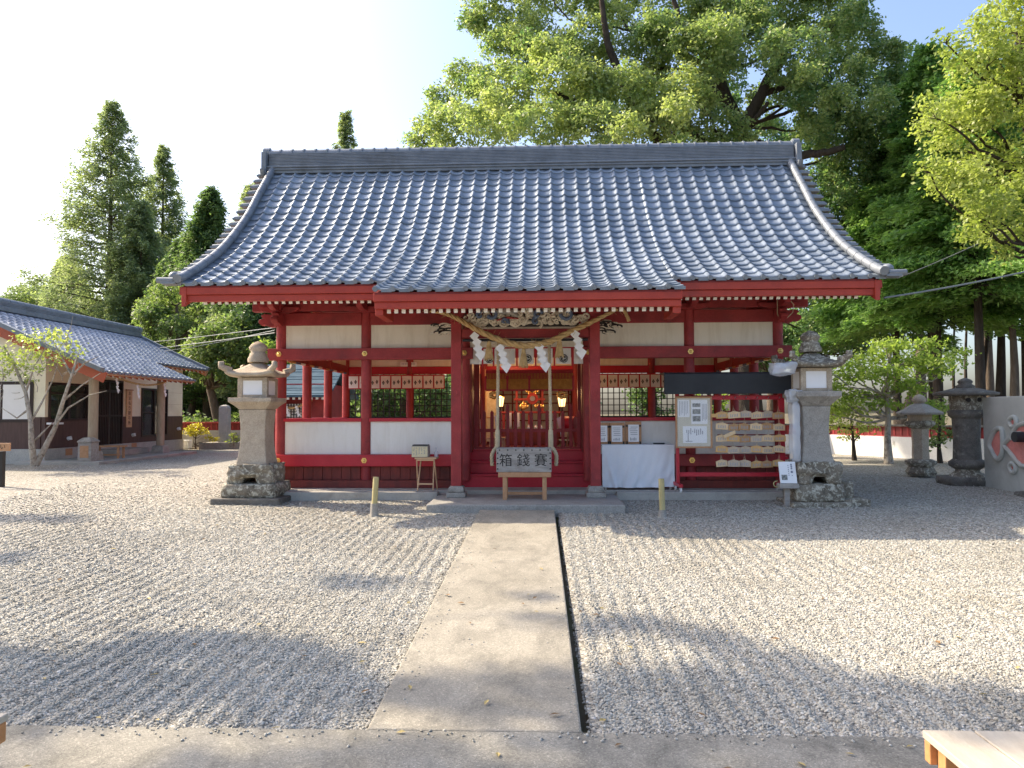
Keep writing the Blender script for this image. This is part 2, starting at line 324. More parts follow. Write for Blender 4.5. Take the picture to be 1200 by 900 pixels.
M['tile_trim'] = surf('grey_ridge_tile', (0.165,0.185,0.21), (0.24,0.262,0.29), 4.0, 0.48, (1,1,1), 0.5, 0.1, 0.003, (0.10,0.105,0.11), 1.5, 0.55, 0.8, metal=0.2)
M['shrine_copper'] = surf('blue_grey_sheet_roof', (0.05,0.095,0.13), (0.085,0.135,0.175), 3.0, 0.8, (1,1,1), 0.15, 0.1)

def leaf_mat(name, lo, hi, trans=0.35, rough=0.5, back=1.25):
    """leaf colour varies leaf by leaf; light also passes through the blade"""
    m = bpy.data.materials.new(name); m.use_nodes = True; nt = m.node_tree; nt.nodes.remove(nt.nodes['Principled BSDF']); out = nt.nodes['Material Output']
    a = nt.nodes.new('ShaderNodeAttribute'); a.attribute_name = 'tone'
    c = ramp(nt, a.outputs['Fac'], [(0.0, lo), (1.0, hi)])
    pr = nt.nodes.new('ShaderNodeBsdfPrincipled'); pr.inputs['Roughness'].default_value = rough; pr.inputs['Specular IOR Level'].default_value = 0.35; nt.links.new(c, pr.inputs['Base Color'])
    tr = nt.nodes.new('ShaderNodeBsdfTranslucent'); nt.links.new(mixc(nt, c, (back, back*1.08, back*0.62), 1.0, 'MULTIPLY'), tr.inputs['Color'])
    mx = nt.nodes.new('ShaderNodeMixShader'); mx.inputs[0].default_value = trans
    nt.links.new(pr.outputs[0], mx.inputs[1]); nt.links.new(tr.outputs[0], mx.inputs[2]); nt.links.new(mx.outputs[0], out.inputs[0]); return m
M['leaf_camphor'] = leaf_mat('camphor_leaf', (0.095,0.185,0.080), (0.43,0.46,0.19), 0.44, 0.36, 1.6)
M['leaf_bright'] = leaf_mat('yellow_green_leaf', (0.20,0.27,0.055), (0.43,0.47,0.15), 0.42, 0.42, 1.4)
M['leaf_cedar'] = leaf_mat('cedar_needle', (0.15,0.20,0.125), (0.31,0.345,0.19), 0.5, 0.6, 1.7)
M['leaf_hinoki'] = leaf_mat('cypress_frond', (0.10,0.21,0.065), (0.27,0.40,0.13), 0.48, 0.5, 1.6)
M['leaf_dark'] = leaf_mat('dark_evergreen_leaf', (0.075,0.14,0.06), (0.19,0.26,0.10), 0.42, 0.5, 1.5)
M['leaf_wood'] = leaf_mat('mixed_wood_leaf', (0.10,0.16,0.065), (0.24,0.29,0.10), 0.45, 0.55, 1.6)
M['leaf_maple'] = leaf_mat('maple_leaf', (0.16,0.25,0.05), (0.32,0.39,0.10), 0.5, 0.5, 1.6)
M['leaf_yellow'] = leaf_mat('yellowing_leaf', (0.34,0.32,0.05), (0.62,0.52,0.08), 0.45, 0.5, 1.3)

def glass(name, col, rough=0.05, alpha=0.35):
    m, nt, p = nodes(name); p.inputs['Base Color'].default_value = (*col, 1); p.inputs['Roughness'].default_value = rough
    p.inputs['Specular IOR Level'].default_value = 0.8; p.inputs['Alpha'].default_value = alpha; return m
M['pane'] = glass('dim_window_glass', (0.05,0.055,0.055), 0.05, 0.75)
M['plastic'] = glass('crumpled_clear_plastic', (0.75,0.80,0.86), 0.25, 0.45)
M['bottle_glass'] = glass('clear_bottle', (0.80,0.86,0.90), 0.08, 0.4)
def glow(name, col, strength):
    m, nt, p = nodes(name); p.inputs['Base Color'].default_value = (*col, 1); p.inputs['Emission Color'].default_value = (*col, 1); p.inputs['Emission Strength'].default_value = strength; return m
M['lamp'] = glow('lit_paper_lamp', (1.0,0.66,0.28), 1.3)
M['lampwall'] = glow('lit_lantern_bulb', (1.0,0.55,0.2), 3.0)
# ================================================================== GROUND
def sheet(name, xs, ys, zf, mat, kind='structure', smooth=True):
    xs, ys = np.array(xs), np.array(ys); XX, YY = np.meshgrid(xs, ys); ZZ = zf(XX, YY)
    me = bpy.data.meshes.new(name); nx, ny = len(xs), len(ys)
    me.vertices.add(nx*ny); me.vertices.foreach_set('co', np.stack([XX, YY, ZZ], -1).astype(np.float32).ravel())
    i = np.arange((ny-1)*(nx-1)); r, c = i//(nx-1), i % (nx-1); a = r*nx+c
    q = np.stack([a, a+1, a+nx+1, a+nx], -1).astype(np.int32)
    me.loops.add(q.size); me.loops.foreach_set('vertex_index', q.ravel()); me.polygons.add(len(q))
    me.polygons.foreach_set('loop_start', np.arange(0, q.size, 4, dtype=np.int32)); me.polygons.foreach_set('loop_total', np.full(len(q), 4, np.int32))
    me.update(); me.validate(); me.polygons.foreach_set('use_smooth', [smooth]*len(q)); me.materials.append(mat)
    o = bpy.data.objects.new(name, me); COL.objects.link(o); return tag(o, kind=kind)
gzv = lambda y: SL*(np.minimum(y, 17.0)-3.7)
far = [-1500,-600,-200,-60,-30,-15,-8,-3,0,3.7,8,13,17,20,24,28,34,45,70,120,300,700,1500]
def ground_z(x, y):
    z = gzv(np.maximum(y, -4.0)) - 0.06
    bank = np.clip((y-26.6)/6, 0, 1)*np.where(x < 3, 0.9, 0.0)          # the wooded bank behind the left wall
    return z + bank - np.clip((y-60)/400, 0, 1)*1.0
sheet('ground', far, far, ground_z, M['earth'])
def rake(x, y):
    return 0.0095*np.sin(2*np.pi*(x+0.03*np.sin(y*1.1+0.7*x)+0.010*np.sin(y*4.3+x*3))/0.135)*(0.65+0.35*np.sin(x*1.7+y*1.3))
def und(x, y):
    return 0.012*np.sin(x*1.3+0.5)*np.sin(y*0.9) + 0.008*np.sin(x*2.7+y*1.9)
def gravel_z(x, y):
    amp = np.clip((13-y)/3, 0, 1)*np.clip((x+7)/2, 0, 1)*np.clip((6-x)/2, 0, 1)
    return gzv(np.maximum(y, -4.0)) + rake(x, y)*amp*0.9 + und(x, y)*0.6
def span(a, b, st): return list(np.arange(a, b-1e-6, st))+[b]
sheet('gravel_bed', span(-18,-7,0.5)[:-1]+span(-7,-0.885,0.03), span(-5,3,1.0)[:-1]+span(3,12,0.25)[:-1]+span(12,26.0,0.5), gravel_z, M['gravel'])
sheet('gravel_bed', span(0.245,6,0.03)[:-1]+span(6,14,0.5), span(-5,3,1.0)[:-1]+span(3,12,0.25)[:-1]+span(12,24,0.5), gravel_z, M['gravel'])
sheet('gravel_bed', [-0.93,-0.5,0.0,0.245], span(10.7,24,0.5), gravel_z, M['gravel'])

def slab(name, x0, x1, y0, y1, th, mat, kind=None, bev=0.012, under=0.15, nseg=1):
    """a slab that follows the gentle rise of the yard"""
    m = MB(); ys = np.linspace(y0, y1, nseg+1); vs = []; fs = []
    for y in ys:
        g = gz(y); vs += [(x0,y,g-under),(x1,y,g-under),(x1,y,g+th),(x0,y,g+th)]
    for i in range(nseg):
        for k in range(4): fs.append((i*4+k, i*4+(k+1)%4, (i+1)*4+(k+1)%4, (i+1)*4+k))
    fs += [(0,1,2,3), tuple(nseg*4+k for k in (3,2,1,0))]
    m.add(vs, fs); o = m.build(name, mat, bevel=bev); return tag(o, kind=kind) if kind else o
slab('path', -0.868, 0.196, 3.625, 10.37, 0.045, M['path'], 'structure', nseg=8)
slab('forecourt', -9.0, 9.0, -4.0, 3.615, 0.05, M['strip'], 'structure', nseg=6)

# loose stones: one object, every stone an instance grown on a point (rake furrows included)
def stones():
    rg = np.random.default_rng(3); P = []; S = []
    def band(x0, x1, y0, y1, dens, s0, s1):
        n = int((x1-x0)*(y1-y0)*dens); x = rg.uniform(x0, x1, n); y = rg.uniform(y0, y1, n)
        keep = (x < -0.873) | (x > 0.235); keep &= ~((x > -1.65) & (x < 1.22) & (y > 10.36))
        keep &= rg.random(n) < np.clip((15.5-y)/5.5, 0, 1)**1.3; keep &= ~((x > -4.8) & (x < 4.4) & (y > 11.55)); keep &= np.abs(x - 0.0388*(-1)*y) < 0.80*y+0.4
        x, y = x[keep], y[keep]; s = rg.uniform(s0, s1, len(x))*np.where(rg.random(len(x)) < 0.12, 1.35, 1.0)
        z = gzv(y) + rake(x, y)*0.9 + und(x, y)*0.6 + s*rg.uniform(-0.3, 0.25, len(x))
        z -= np.clip((0.30-x)/0.06, 0, 1)*(x > 0)*0.025
        P.append(np.stack([x, y, z], -1)); S.append(s)
    band(-4.6, 4.2, 3.622, 5.2, 5600, 0.005, 0.0100)
    band(-5.6, 5.2, 5.2, 6.8, 4200, 0.005, 0.0105)
    band(-6.8, 6.4, 6.8, 9.0, 2400, 0.0055, 0.0115)
    band(-9.0, 9.0, 9.0, 15.5, 1000, 0.006, 0.0125)
    n = 220; x = np.concatenate([-0.86+np.abs(rg.normal(size=n//2))*0.07, 0.19-np.abs(rg.normal(size=n//4))*0.05, rg.uniform(-0.85, 0.15, n-n//2-n//4)]); y = rg.uniform(3.8, 10.2, n)    # strays kicked on to the path and strip
    P.append(np.stack([x, y, gzv(y)+0.047], -1)); S.append(rg.uniform(0.004, 0.008, n))
    n = 260; x = rg.uniform(-3.4, 3.2, n); y = 3.61-np.abs(rg.normal(size=n))*0.06; P.append(np.stack([x, y, gzv(y)+0.053], -1)); S.append(rg.uniform(0.004, 0.009, n))
    P = np.concatenate(P).astype(np.float32); S = np.concatenate(S).astype(np.float32)
    me = bpy.data.meshes.new('gravel_stones'); me.vertices.add(len(P)); me.vertices.foreach_set('co', P.ravel())
    sv = np.stack([S*rg.uniform(0.8, 1.35, len(S)), S*rg.uniform(0.75, 1.15, len(S)), S*rg.uniform(0.45, 0.72, len(S))], -1).astype(np.float32)
    rv = np.stack([rg.uniform(-0.6, 0.6, len(S)), rg.uniform(-0.6, 0.6, len(S)), rg.uniform(0, 6.283, len(S))], -1).astype(np.float32)
    a = me.attributes.new('size', 'FLOAT_VECTOR', 'POINT'); a.data.foreach_set('vector', sv.ravel())
    a = me.attributes.new('turn', 'FLOAT_VECTOR', 'POINT'); a.data.foreach_set('vector', rv.ravel())
    me.update(); o = bpy.data.objects.new('gravel_stones', me); COL.objects.link(o); tag(o, kind='stuff')
    ng = bpy.data.node_groups.new('scatter_gravel', 'GeometryNodeTree')
    ng.interface.new_socket('Geometry', in_out='INPUT', socket_type='NodeSocketGeometry'); ng.interface.new_socket('Geometry', in_out='OUTPUT', socket_type='NodeSocketGeometry')
    gi, go = ng.nodes.new('NodeGroupInput'), ng.nodes.new('NodeGroupOutput')
    ico = ng.nodes.new('GeometryNodeMeshIcoSphere'); ico.inputs['Subdivisions'].default_value = 2; ico.inputs['Radius'].default_value = 1.0
    pos = ng.nodes.new('GeometryNodeInputPosition'); nz = ng.nodes.new('ShaderNodeTexNoise'); nz.inputs['Scale'].default_value = 1.1; nz.inputs['Detail'].default_value = 2.0
    sp = ng.nodes.new('GeometryNodeSetPosition'); vm = ng.nodes.new('ShaderNodeVectorMath'); vm.operation = 'SUBTRACT'; vm.inputs[1].default_value = (0.5,0.5,0.5)
    vs = ng.nodes.new('ShaderNodeVectorMath'); vs.operation = 'SCALE'; vs.inputs['Scale'].default_value = 1.3
    L = ng.links.new
    L(pos.outputs[0], nz.inputs['Vector']); L(nz.outputs['Color'], vm.inputs[0]); L(vm.outputs[0], vs.inputs[0]); L(ico.outputs[0], sp.inputs['Geometry']); L(vs.outputs[0], sp.inputs['Offset'])
    ms = ng.nodes.new('GeometryNodeSetMaterial'); ms.inputs['Material'].default_value = M['pebble']; L(sp.outputs[0], ms.inputs[0])
    inst = ng.nodes.new('GeometryNodeInstanceOnPoints'); mp = ng.nodes.new('GeometryNodeMeshToPoints')
    A = []
    for nm in ('size', 'turn'):
        t = ng.nodes.new('GeometryNodeInputNamedAttribute'); t.data_type = 'FLOAT_VECTOR'; t.inputs['Name'].default_value = nm; A.append(t)
    L(gi.outputs[0], inst.inputs['Points']); L(ms.outputs[0], inst.inputs['Instance']); L(A[0].outputs[0], inst.inputs['Scale'])
    L(A[1].outputs[0], inst.inputs['Rotation']); L(inst.outputs[0], go.inputs[0])
    md = o.modifiers.new('scatter', 'NODES'); md.node_group = ng; me.materials.append(M['pebble'])
stones()

# ================================================================== TILED ROOFS
def cat(pts, n):
    """smooth curve through 2D points"""
    P = [Vector((p[0], p[1], 0)) for p in pts]; P = [P[0]*2-P[1]]+P+[P[-1]*2-P[-2]]; out = []
    for i in range(1, len(P)-2):
        for k in range(n):
            t = k/n; a, b, c, d = P[i-1], P[i], P[i+1], P[i+2]
            q = 0.5*((2*b)+(c-a)*t+(2*a-5*b+4*c-d)*t*t+(3*b-a-3*c+d)*t**3); out.append((q.x, q.y))
    out.append(tuple(P[-2][:2])); return np.array(out)
class Curve:
    def __init__(s, pts, n=12):
        s.p = cat(pts, n); d = np.diff(s.p, axis=0); s.s = np.concatenate([[0], np.cumsum(np.hypot(d[:,0], d[:,1]))]); s.L = s.s[-1]
    def __call__(s, t): return np.array([np.interp(t, s.s, s.p[:,0]), np.interp(t, s.s, s.p[:,1])])
    def nrm(s, t):
        a, b = s(max(t-.02, 0)), s(min(t+.02, s.L)); d = (b-a)/np.linalg.norm(b-a); return np.array([-d[1], d[0]])
def tile_field(name, curve, x0, x1, col, row, mat, parent, roll=0.034, lift=0.021, per=10, end_disc=True, frame=None, seed=1):
    """rows of rolled tiles; curve runs from the eave (t=0) up to the ridge in (y, z); frame maps (x, y, z) to the world"""
    rg = random.Random(seed); fr = frame or (lambda x, y, z: (x, y, z))
    off = WORLD[parent.name]
    ncol = max(1, round((x1-x0)/col)); cw = (x1-x0)/ncol; nrow = max(1, round(curve.L/row)); rh = curve.L/nrow
    us = [k/per for k in range(per)]
    def prof(u): return roll*math.sin(math.pi*u/0.30) if u < 0.30 else -0.014*math.sin(math.pi*(u-0.30)/0.70)
    xs, hs = [], []
    for c in range(ncol):
        for u in us: xs.append(x0+(c+u)*cw); hs.append(prof(u))
    xs.append(x1); hs.append(0.0); n = len(xs)
    V = []; Fc = []; tone = []; smooth = []
    for r in range(nrow):
        t0, t1 = r*rh, (r+1)*rh                                   # lower end, upper end
        base = len(V); jit = [rg.uniform(-0.004, 0.004) for _ in range(ncol+1)]; tn = [rg.random() for _ in range(ncol+1)]
        for t, h in ((t0, -0.004), (t0, lift), ((t0+t1)/2, lift*0.52), (t1+0.012, 0.002)):
            p, nn = curve(min(t, curve.L)), curve.nrm(min(t, curve.L))
            for i in range(n):
                q = p + nn*(h + hs[i] + jit[min(i//per, ncol)]*(h > 0.004)); V.append(fr(xs[i], q[0], q[1]))
        for j in range(3):
            for i in range(n-1):
                a = base+j*n+i; Fc.append((a, a+1, a+n+1, a+n)); tone.append(tn[i//per]); smooth.append(j > 0)
    me = bpy.data.meshes.new(name); me.from_pydata([(v[0]-off.x, v[1]-off.y, v[2]-off.z) for v in V], [], Fc)
    me.polygons.foreach_set('use_smooth', smooth); a = me.attributes.new('tone', 'FLOAT', 'FACE'); a.data.foreach_set('value', tone)
    me.materials.append(mat); me.update(); o = bpy.data.objects.new(name, me); COL.objects.link(o); o.parent = parent
    if end_disc:
        m = MB(); p, nn = curve(0), curve.nrm(0)
        for c in range(ncol):
            xc = x0+(c+0.18)*cw; q = p+nn*(lift*0.3)
            A = Vector(fr(xc, q[0]+0.02, q[1])); B = Vector(fr(xc, q[0]-0.022, q[1]-0.006)); m.tube([A, B], roll*1.05, 10)
            A = Vector(fr(xc+cw*0.32, q[0]+0.004, q[1]-0.022)); B = Vector(fr(xc+cw*0.92, q[0]+0.004, q[1]-0.022)); m.bar(A, B, 0.016, 0.045)
        m.build('eave_tile_ends', M['tile_trim'], parent)
    return o

def litter():
    rg = np.random.default_rng(77); m = MB()
    for k in range(170):
        x, y = rg.uniform(-5.5, 5), 3.0+8*rg.random()**1.6; z = float(gzv(y))+(0.058 if (y < 3.6 or -0.84 < x < 0.17) else 0.020); a = rg.uniform(0, 6.28); L = rg.uniform(0.015, 0.035)
        d = Vector((math.cos(a), math.sin(a), rg.uniform(-.15,.15)))*L; s = Vector((-math.sin(a), math.cos(a), rg.uniform(-.3,.3)))*L*0.45; c = Vector((x, y, z))
        m.add([c-d, c+s+Vector((0,0,0.004)), c+d, c-s+Vector((0,0,0.004))], [(0,1,2,3)], False, int(rg.integers(0, 2)))
    o = m.build('fallen_leaves', [surf('dry_brown_leaf', (0.16,0.09,0.04), (0.26,0.16,0.07), 9, 0.7, bs=0), surf('dry_yellow_leaf', (0.36,0.27,0.10), (0.46,0.36,0.14), 9, 0.7, bs=0)], fix=False); tag(o, kind='stuff')
litter()
# ================================================================== SHRINE HALL
XC = -0.23                                                          # centre line
PL = 0.36                                                           # top of the concrete platform
YF, YB = 12.25, 16.4                                                # front and rear post rows
hall = thing('shrine_hall', 'red shrine hall with white wall panels under a grey tiled curved roof', 'shrine', (XC, YF, PL))
EAVE = [(9.95,3.33),(10.8,3.60),(11.6,4.00),(12.39,4.48),(13.3,5.22),(13.9,5.85),(14.62,6.60)]
cur_porch = Curve(EAVE); cur_main = Curve(EAVE[1:])
HW = 5.30
tile_field('roof_tiles', cur_main, XC-HW, -2.33, 0.248, 0.235, M['tile'], hall, seed=1)
tile_field('roof_tiles', cur_main, 1.97, XC+HW, 0.248, 0.235, M['tile'], hall, seed=2)
tile_field('roof_tiles', cur_porch, -2.33, 1.97, 0.248, 0.235, M['tile'], hall, seed=3)
YR = 14.72
mirror = lambda x, y, z: (x, 2*YR-y, z)
tile_field('rear_roof_tiles', cur_main, XC-HW, XC+HW, 0.30, 0.26, M['tile'], hall, per=6, frame=mirror, seed=4, end_disc=False)
# ridge: courses of flat tiles under a rounded cap
m = MB(); rx0, rx1 = XC-5.36, XC+5.36
m.box(rx0, rx1, YR-0.20, YR+0.20, 6.55, 6.70)
for k in range(9):
    w = 0.185-0.004*k; m.box(rx0+0.02, rx1-0.02, YR-w, YR+w, 6.706+0.032*k, 6.706+0.032*k+0.026)
m.build('ridge_courses', M['tile_trim'], hall, bevel=0.006)
m = MB()
for k in range(2):
    m.tube([(rx0, YR-0.205, 6.68-0.055*k), (rx1, YR-0.205, 6.68-0.055*k)], 0.022, 8)
m.build('ridge_mouldings', M['tile_trim'], hall)
m = MB(); nseg = 44
for k in range(nseg):
    a = rx0+(rx1-rx0)*k/nseg; b = rx0+(rx1-rx0)*(k+1)/nseg-0.008
    m.tube([(a, YR, 6.985), (b, YR, 6.985)], 0.115, 14); m.tube([(b-0.02, YR, 6.99), (b+0.012, YR, 6.99)], 0.128, 14)
m.build('ridge_cap', M['tile_trim'], hall)
for s in (-1, 1):
    m = MB(); x = XC+s*5.36
    m.box(min(x, x+s*0.10), max(x, x+s*0.10), YR-0.27, YR+0.27, 6.50, 6.98); m.tube([(x, YR, 7.05), (x+s*0.13, YR, 7.05)], 0.10, 16)
    for k in range(3): m.tube([(x+s*0.02, YR, 6.60+0.16*k), (x+s*0.15, YR, 6.60+0.16*k)], 0.085, 12)
    for q in (-1, 1): m.tube([(x+s*0.04, YR+q*0.22, 6.55), (x+s*0.04, YR+q*0.33, 6.50), (x+s*0.04, YR+q*0.36, 6.60)], 0.055, 8)
    m.build('ridge_end_tile', M['tile_trim'], hall, bevel=0.008)
# verge rolls, verge tiles and gable boards on both gables
for s in (-1, 1):
    m = MB()
    for mir in (False, True):
        pts = []
        for t in np.linspace(-0.02, cur_main.L, 40):
            t2 = max(t, 0); p = cur_main(t2)+cur_main.nrm(t2)*0.07; y = p[0]-(0.06 if t < 0 else 0); pts.append((XC+s*(HW-0.04), 2*YR-y if mir else y, p[1]))
        m.tube(pts, 0.068, 14)
        for t in np.arange(0.3, cur_main.L-0.1, 0.30):
            p = cur_main(t)+cur_main.nrm(t)*0.07; q = cur_main(t+.02)+cur_main.nrm(t)*0.07
            yy = (2*YR-p[0], 2*YR-q[0]) if mir else (p[0], q[0]); m.tube([(XC+s*(HW-0.04), yy[0], p[1]), (XC+s*(HW-0.04), yy[1], q[1])], 0.073, 14)
    m.build('verge_roll', M['tile_trim'], hall)
    for mir in (False, True):
        m = MB()
        for t in np.arange(0.05, cur_main.L, 0.235):
            p = cur_main(t)+cur_main.nrm(t)*0.02; y = 2*YR-p[0] if mir else p[0]
            m.tube([(XC+s*(HW+0.02), y, p[1]), (XC+s*(HW+0.22), y, p[1]-0.015)], 0.05, 10)
            m.box(*sorted((XC+s*(HW+0.0), XC+s*(HW+0.23))), y-0.10, y+0.10, p[1]-0.05, p[1]-0.015)
        m.build('verge_tiles', M['tile_trim'], hall)
    m = MB(); p = cur_main(0.0)
    m.ball((XC+s*(HW+0.09), p[0]+0.10, p[1]+0.13), (0.085, 0.10, 0.075), 14, 9); m.tube([(XC+s*(HW+0.04), p[0]-0.02, p[1]+0.045), (XC+s*(HW+0.30), p[0]-0.02, p[1]+0.05)], 0.048, 12)
    m.build('eave_corner_tile', M['tile_trim'], hall)
    m = MB()                                                        # gable board follows the curve
    for mir in (False, True):
        A = []
        for t in np.linspace(0.02, cur_main.L, 30):
            p = cur_main(t); y = 2*YR-p[0] if mir else p[0]; A.append((y, p[1]-0.06, p[1]-0.06-0.30))
        x0, x1 = sorted((XC+s*(HW-0.13), XC+s*(HW-0.06))); vs = []
        for y, zt, zb in A: vs += [(x0,y,zb),(x1,y,zb),(x1,y,zt),(x0,y,zt)]
        fs = [(i*4+k, i*4+(k+1)%4, (i+1)*4+(k+1)%4, (i+1)*4+k) for i in range(len(A)-1) for k in range(4)]+[(0,1,2,3), tuple((len(A)-1)*4+k for k in (3,2,1,0))]
        m.add(vs, fs)
    m.build('gable_board', M['red_fascia'], hall, bevel=0.006)
    m = MB(); A = [(cur_main(t)[0], cur_main(t)[1]-0.12) for t in np.linspace(1.9, cur_main.L, 14)]
    poly = A+[(2*YR-y, z) for y, z in A[::-1]]; m.prism(poly, (XC+s*4.20, 0, 0), (0,1,0), (0,0,1), (s*0.06,0,0)); m.build('gable_wall', M['cream'], hall)
# boards under the tiles
def under(name, curve, x0, x1, y_end, drop, mat):
    m = MB(); A = []
    for t in np.linspace(0.03, curve.L, 26):
        p = curve(t)
        if p[0] <= y_end: A.append((p[0], p[1]-drop))
    vs = []; fs = []
    for y, z in A: vs += [(x0,y,z),(x1,y,z),(x1,y,z+0.03),(x0,y,z+0.03)]
    fs = [(i*4+k, i*4+(k+1)%4, (i+1)*4+(k+1)%4, (i+1)*4+k) for i in range(len(A)-1) for k in range(4)]+[(0,1,2,3), tuple((len(A)-1)*4+k for k in (3,2,1,0))]
    m.add(vs, fs); return m
mm = under('x', cur_porch, -2.30, 1.94, 15, 0.075, None)
for a, b in ((XC-HW+0.14, -2.303), (1.943, XC+HW-0.14)):
    q = under('x', cur_main, a, b, 15, 0.075, None); mm.add(q.v, q.f)
q = under('x', cur_main, XC-HW+0.14, XC+HW-0.14, 15, 0.075, None); mm.add([(x, 2*YR-y, z) for x, y, z in q.v], q.f)
mm.build('roof_boarding', M['red_dark'], hall)
# eave fascias and white-ended rafters
def fascia(x0, x1, y, zt, h):
    m = MB(); m.box(x0, x1, y, y+0.07, zt-h*0.55, zt); m.box(x0+0.01, x1-0.01, y+0.035, y+0.12, zt-h, zt-h*0.55-0.003); return m.build('eave_fascia', M['red_fascia'], hall, bevel=0.006)
fascia(XC-HW+0.02, -2.34, 10.83, 3.555, 0.22); fascia(1.98, XC+HW-0.02, 10.83, 3.555, 0.22); fascia(-2.32, 1.96, 9.98, 3.285, 0.215)
for x in (-2.255, 1.895):                                           # blocks that close the porch eave
    MB().box(x-0.055, x+0.055, 10.06, 10.80, 2.98, 3.16).build('porch_eave_end', M['red_fascia'], hall, bevel=0.006)
rafter0 = None
def rafter(x, y, z, ln, sl):
    global rafter0
    if rafter0 is None or rafter0['ln'] != ln:
        m = MB(); d = Vector((0, 1, sl)).normalized(); u = Vector((0,-sl,1)).normalized()
        m.obox(d*(ln/2+0.012), Vector((1,0,0))*0.052, d*ln, u*0.062); m.obox(d*0.006, Vector((1,0,0))*0.0535, d*0.012, u*0.0635, 1)
        o = m.build('rafter', [M['red'], M['white_end']], None); o.parent = hall; o['ln'] = ln; rafter0 = o
    else:
        o = rafter0.copy(); COL.objects.link(o); o.parent = hall
    o.location = Vector((x, y, z))-WORLD[hall.name]; return o
for x in np.linspace(XC-HW+0.36, -2.50, 25): rafter(x, 10.97, 3.33, 1.5, 0.42)
for x in np.linspace(2.12, XC+HW-0.34, 26): rafter(x, 10.97, 3.33, 1.5, 0.42)
for x in np.linspace(-2.13, 1.77, 38): rafter(x, 10.12, 3.05, 1.45, 0.28)
del rafter0
# posts
FX = [XC-4.20, XC-2.73, XC-1.04, XC+1.04, XC+2.73, XC+4.20]
def round_post(x, y, z0, z1, r, mat=None):
    MB().tube([(x,y,z0),(x,y,z1)], r, 20).build('pillar', mat or M['red'], hall)
for x in FX: round_post(x, YF, PL+0.12, 3.34, 0.088)
for i, y in enumerate((13.63, 15.0)):
    for s in (-1, 1): round_post(XC+s*4.20, y, PL+0.12, 3.4, 0.085)
for x in FX: round_post(x, YB, PL+0.12, 3.5, 0.085)
# stone bases and square porch pillars
YP = 11.40
slab_top = 0.30
for s in (-1, 1):
    x = XC+s*1.085
    MB().box(x-0.082, x+0.082, YP-0.082, YP+0.082, slab_top+0.17, 3.06).build('porch_pillar', M['red'], hall, bevel=0.012)
    m = MB(); m.sq([(0.15,0),(0.15,0.075)], (x, YP, slab_top)); m.sq([(0.12,0.075),(0.125,0.11),(0.115,0.15),(0.09,0.175)], (x, YP, slab_top)); m.build('pillar_stone', M['stone_grey'], hall, bevel=0.012)
    m = MB(); m.sq([(0.10,0),(0.10,0.05),(0.14,0.11),(0.14,0.16)], (x, YP, 3.06)); m.box(x-0.30, x+0.30, YP-0.05, YP+0.05, 3.225, 3.29)
    for q in (-1, 0, 1): m.sq([(0.055,0),(0.07,0.03),(0.07,0.06)], (x+q*0.24, YP, 3.292))
    m.build('porch_bracket', M['red'], hall, bevel=0.006)
    m = MB(); m.bar((x, YP+0.09, 2.95), (x, YF-0.09, 3.12), 0.10, 0.16); m.build('porch_tie_beam', M['red'], hall, bevel=0.008)
MB().box(XC-2.1, XC+2.1, YP-0.065, YP+0.065, 3.36, 3.50).build('porch_purlin', M['red'], hall, bevel=0.008)
m = MB(); m.box(XC-1.0, XC+1.0, YP-0.055, YP+0.055, 2.79, 2.93); m.build('porch_beam', M['red'], hall, bevel=0.01)
MB().tube([(XC-0.98, YP-0.09, 2.75), (XC+0.98, YP-0.09, 2.75)], 0.022, 10).build('lamp_tube', M['black_wood'], hall)
# crest fittings on pillars
for s in (-1, 1): MB().prism([(0.03*math.cos(a), 0.05*math.sin(a)) for a in np.linspace(0, 6.283, 9)[:-1]], (XC+s*1.085, YP-0.083, 1.92), (1,0,0), (0,0,1), (0,-0.02,0)).build('pillar_fitting', M['red'], hall, bevel=0.004)
# horizontal members of the front
def beam(x0, x1, z0, z1, y, d, mat, name='beam', bev=0.01):
    return MB().box(x0, x1, y-d/2, y+d/2, z0, z1).build(name, mat, hall, bevel=bev)
L0, R0_ = FX[0], FX[5]
for a, b in zip(FX[:-1], FX[1:]):
    beam(a+0.075, b-0.075, 3.115, 3.325, YF, 0.12, M['red'], 'head_beam')
beam(L0-0.20, FX[2]+0.14, 2.52, 2.715, YF-0.045, 0.16, M['red'], 'tie_rail'); beam(FX[3]-0.14, R0_+0.20, 2.52, 2.715, YF-0.045, 0.16, M['red'], 'tie_rail')
beam(XC-4.7, XC+4.7, 3.36, 3.56, YF+0.02, 0.14, M['red'], 'wall_purlin')
beam(XC-4.7, XC+4.7, 3.56, 3.95, YF+0.06, 0.04, M['red_dark'], 'eave_board')
for a, b in ((0,1),(1,2),(2,3),(3,4),(4,5)):
    x0, x1 = FX[a]+0.08, FX[b]-0.08
    MB().box(x0, x1, YF-0.02, YF+0.02, 2.716, 3.114).build('upper_panel', M['cream'], hall)
for a, b in ((0,1),(1,2),(3,4),(4,5)):
    x0, x1 = FX[a]+0.086, FX[b]-0.086
    MB().box(x0-0.02, x1+0.02, YF-0.025, YF+0.025, 0.92, 1.47).build('lower_panel', M['white_wall'], hall)
    beam(x0-0.02, x1+0.02, 1.471, 1.53, YF-0.005, 0.13, M['red_bright'], 'sill_rail', 0.006)
    m = MB(); n = max(1, round((x1-x0)/0.165))
    for k in range(n):
        w = (x1-x0)/n; dz = rnd.uniform(-0.004, 0.004); m.box(x0+k*w+0.003, x0+(k+1)*w-0.003, YF-0.035+dz, YF+0.02+dz, 0.49, 0.716)
    m.build('skirting_boards', M['red_boards'], hall, bevel=0.004)
beam(L0-0.13, FX[2]-0.09, 0.72, 0.916, YF-0.065, 0.14, M['red_bright'], 'lower_rail')
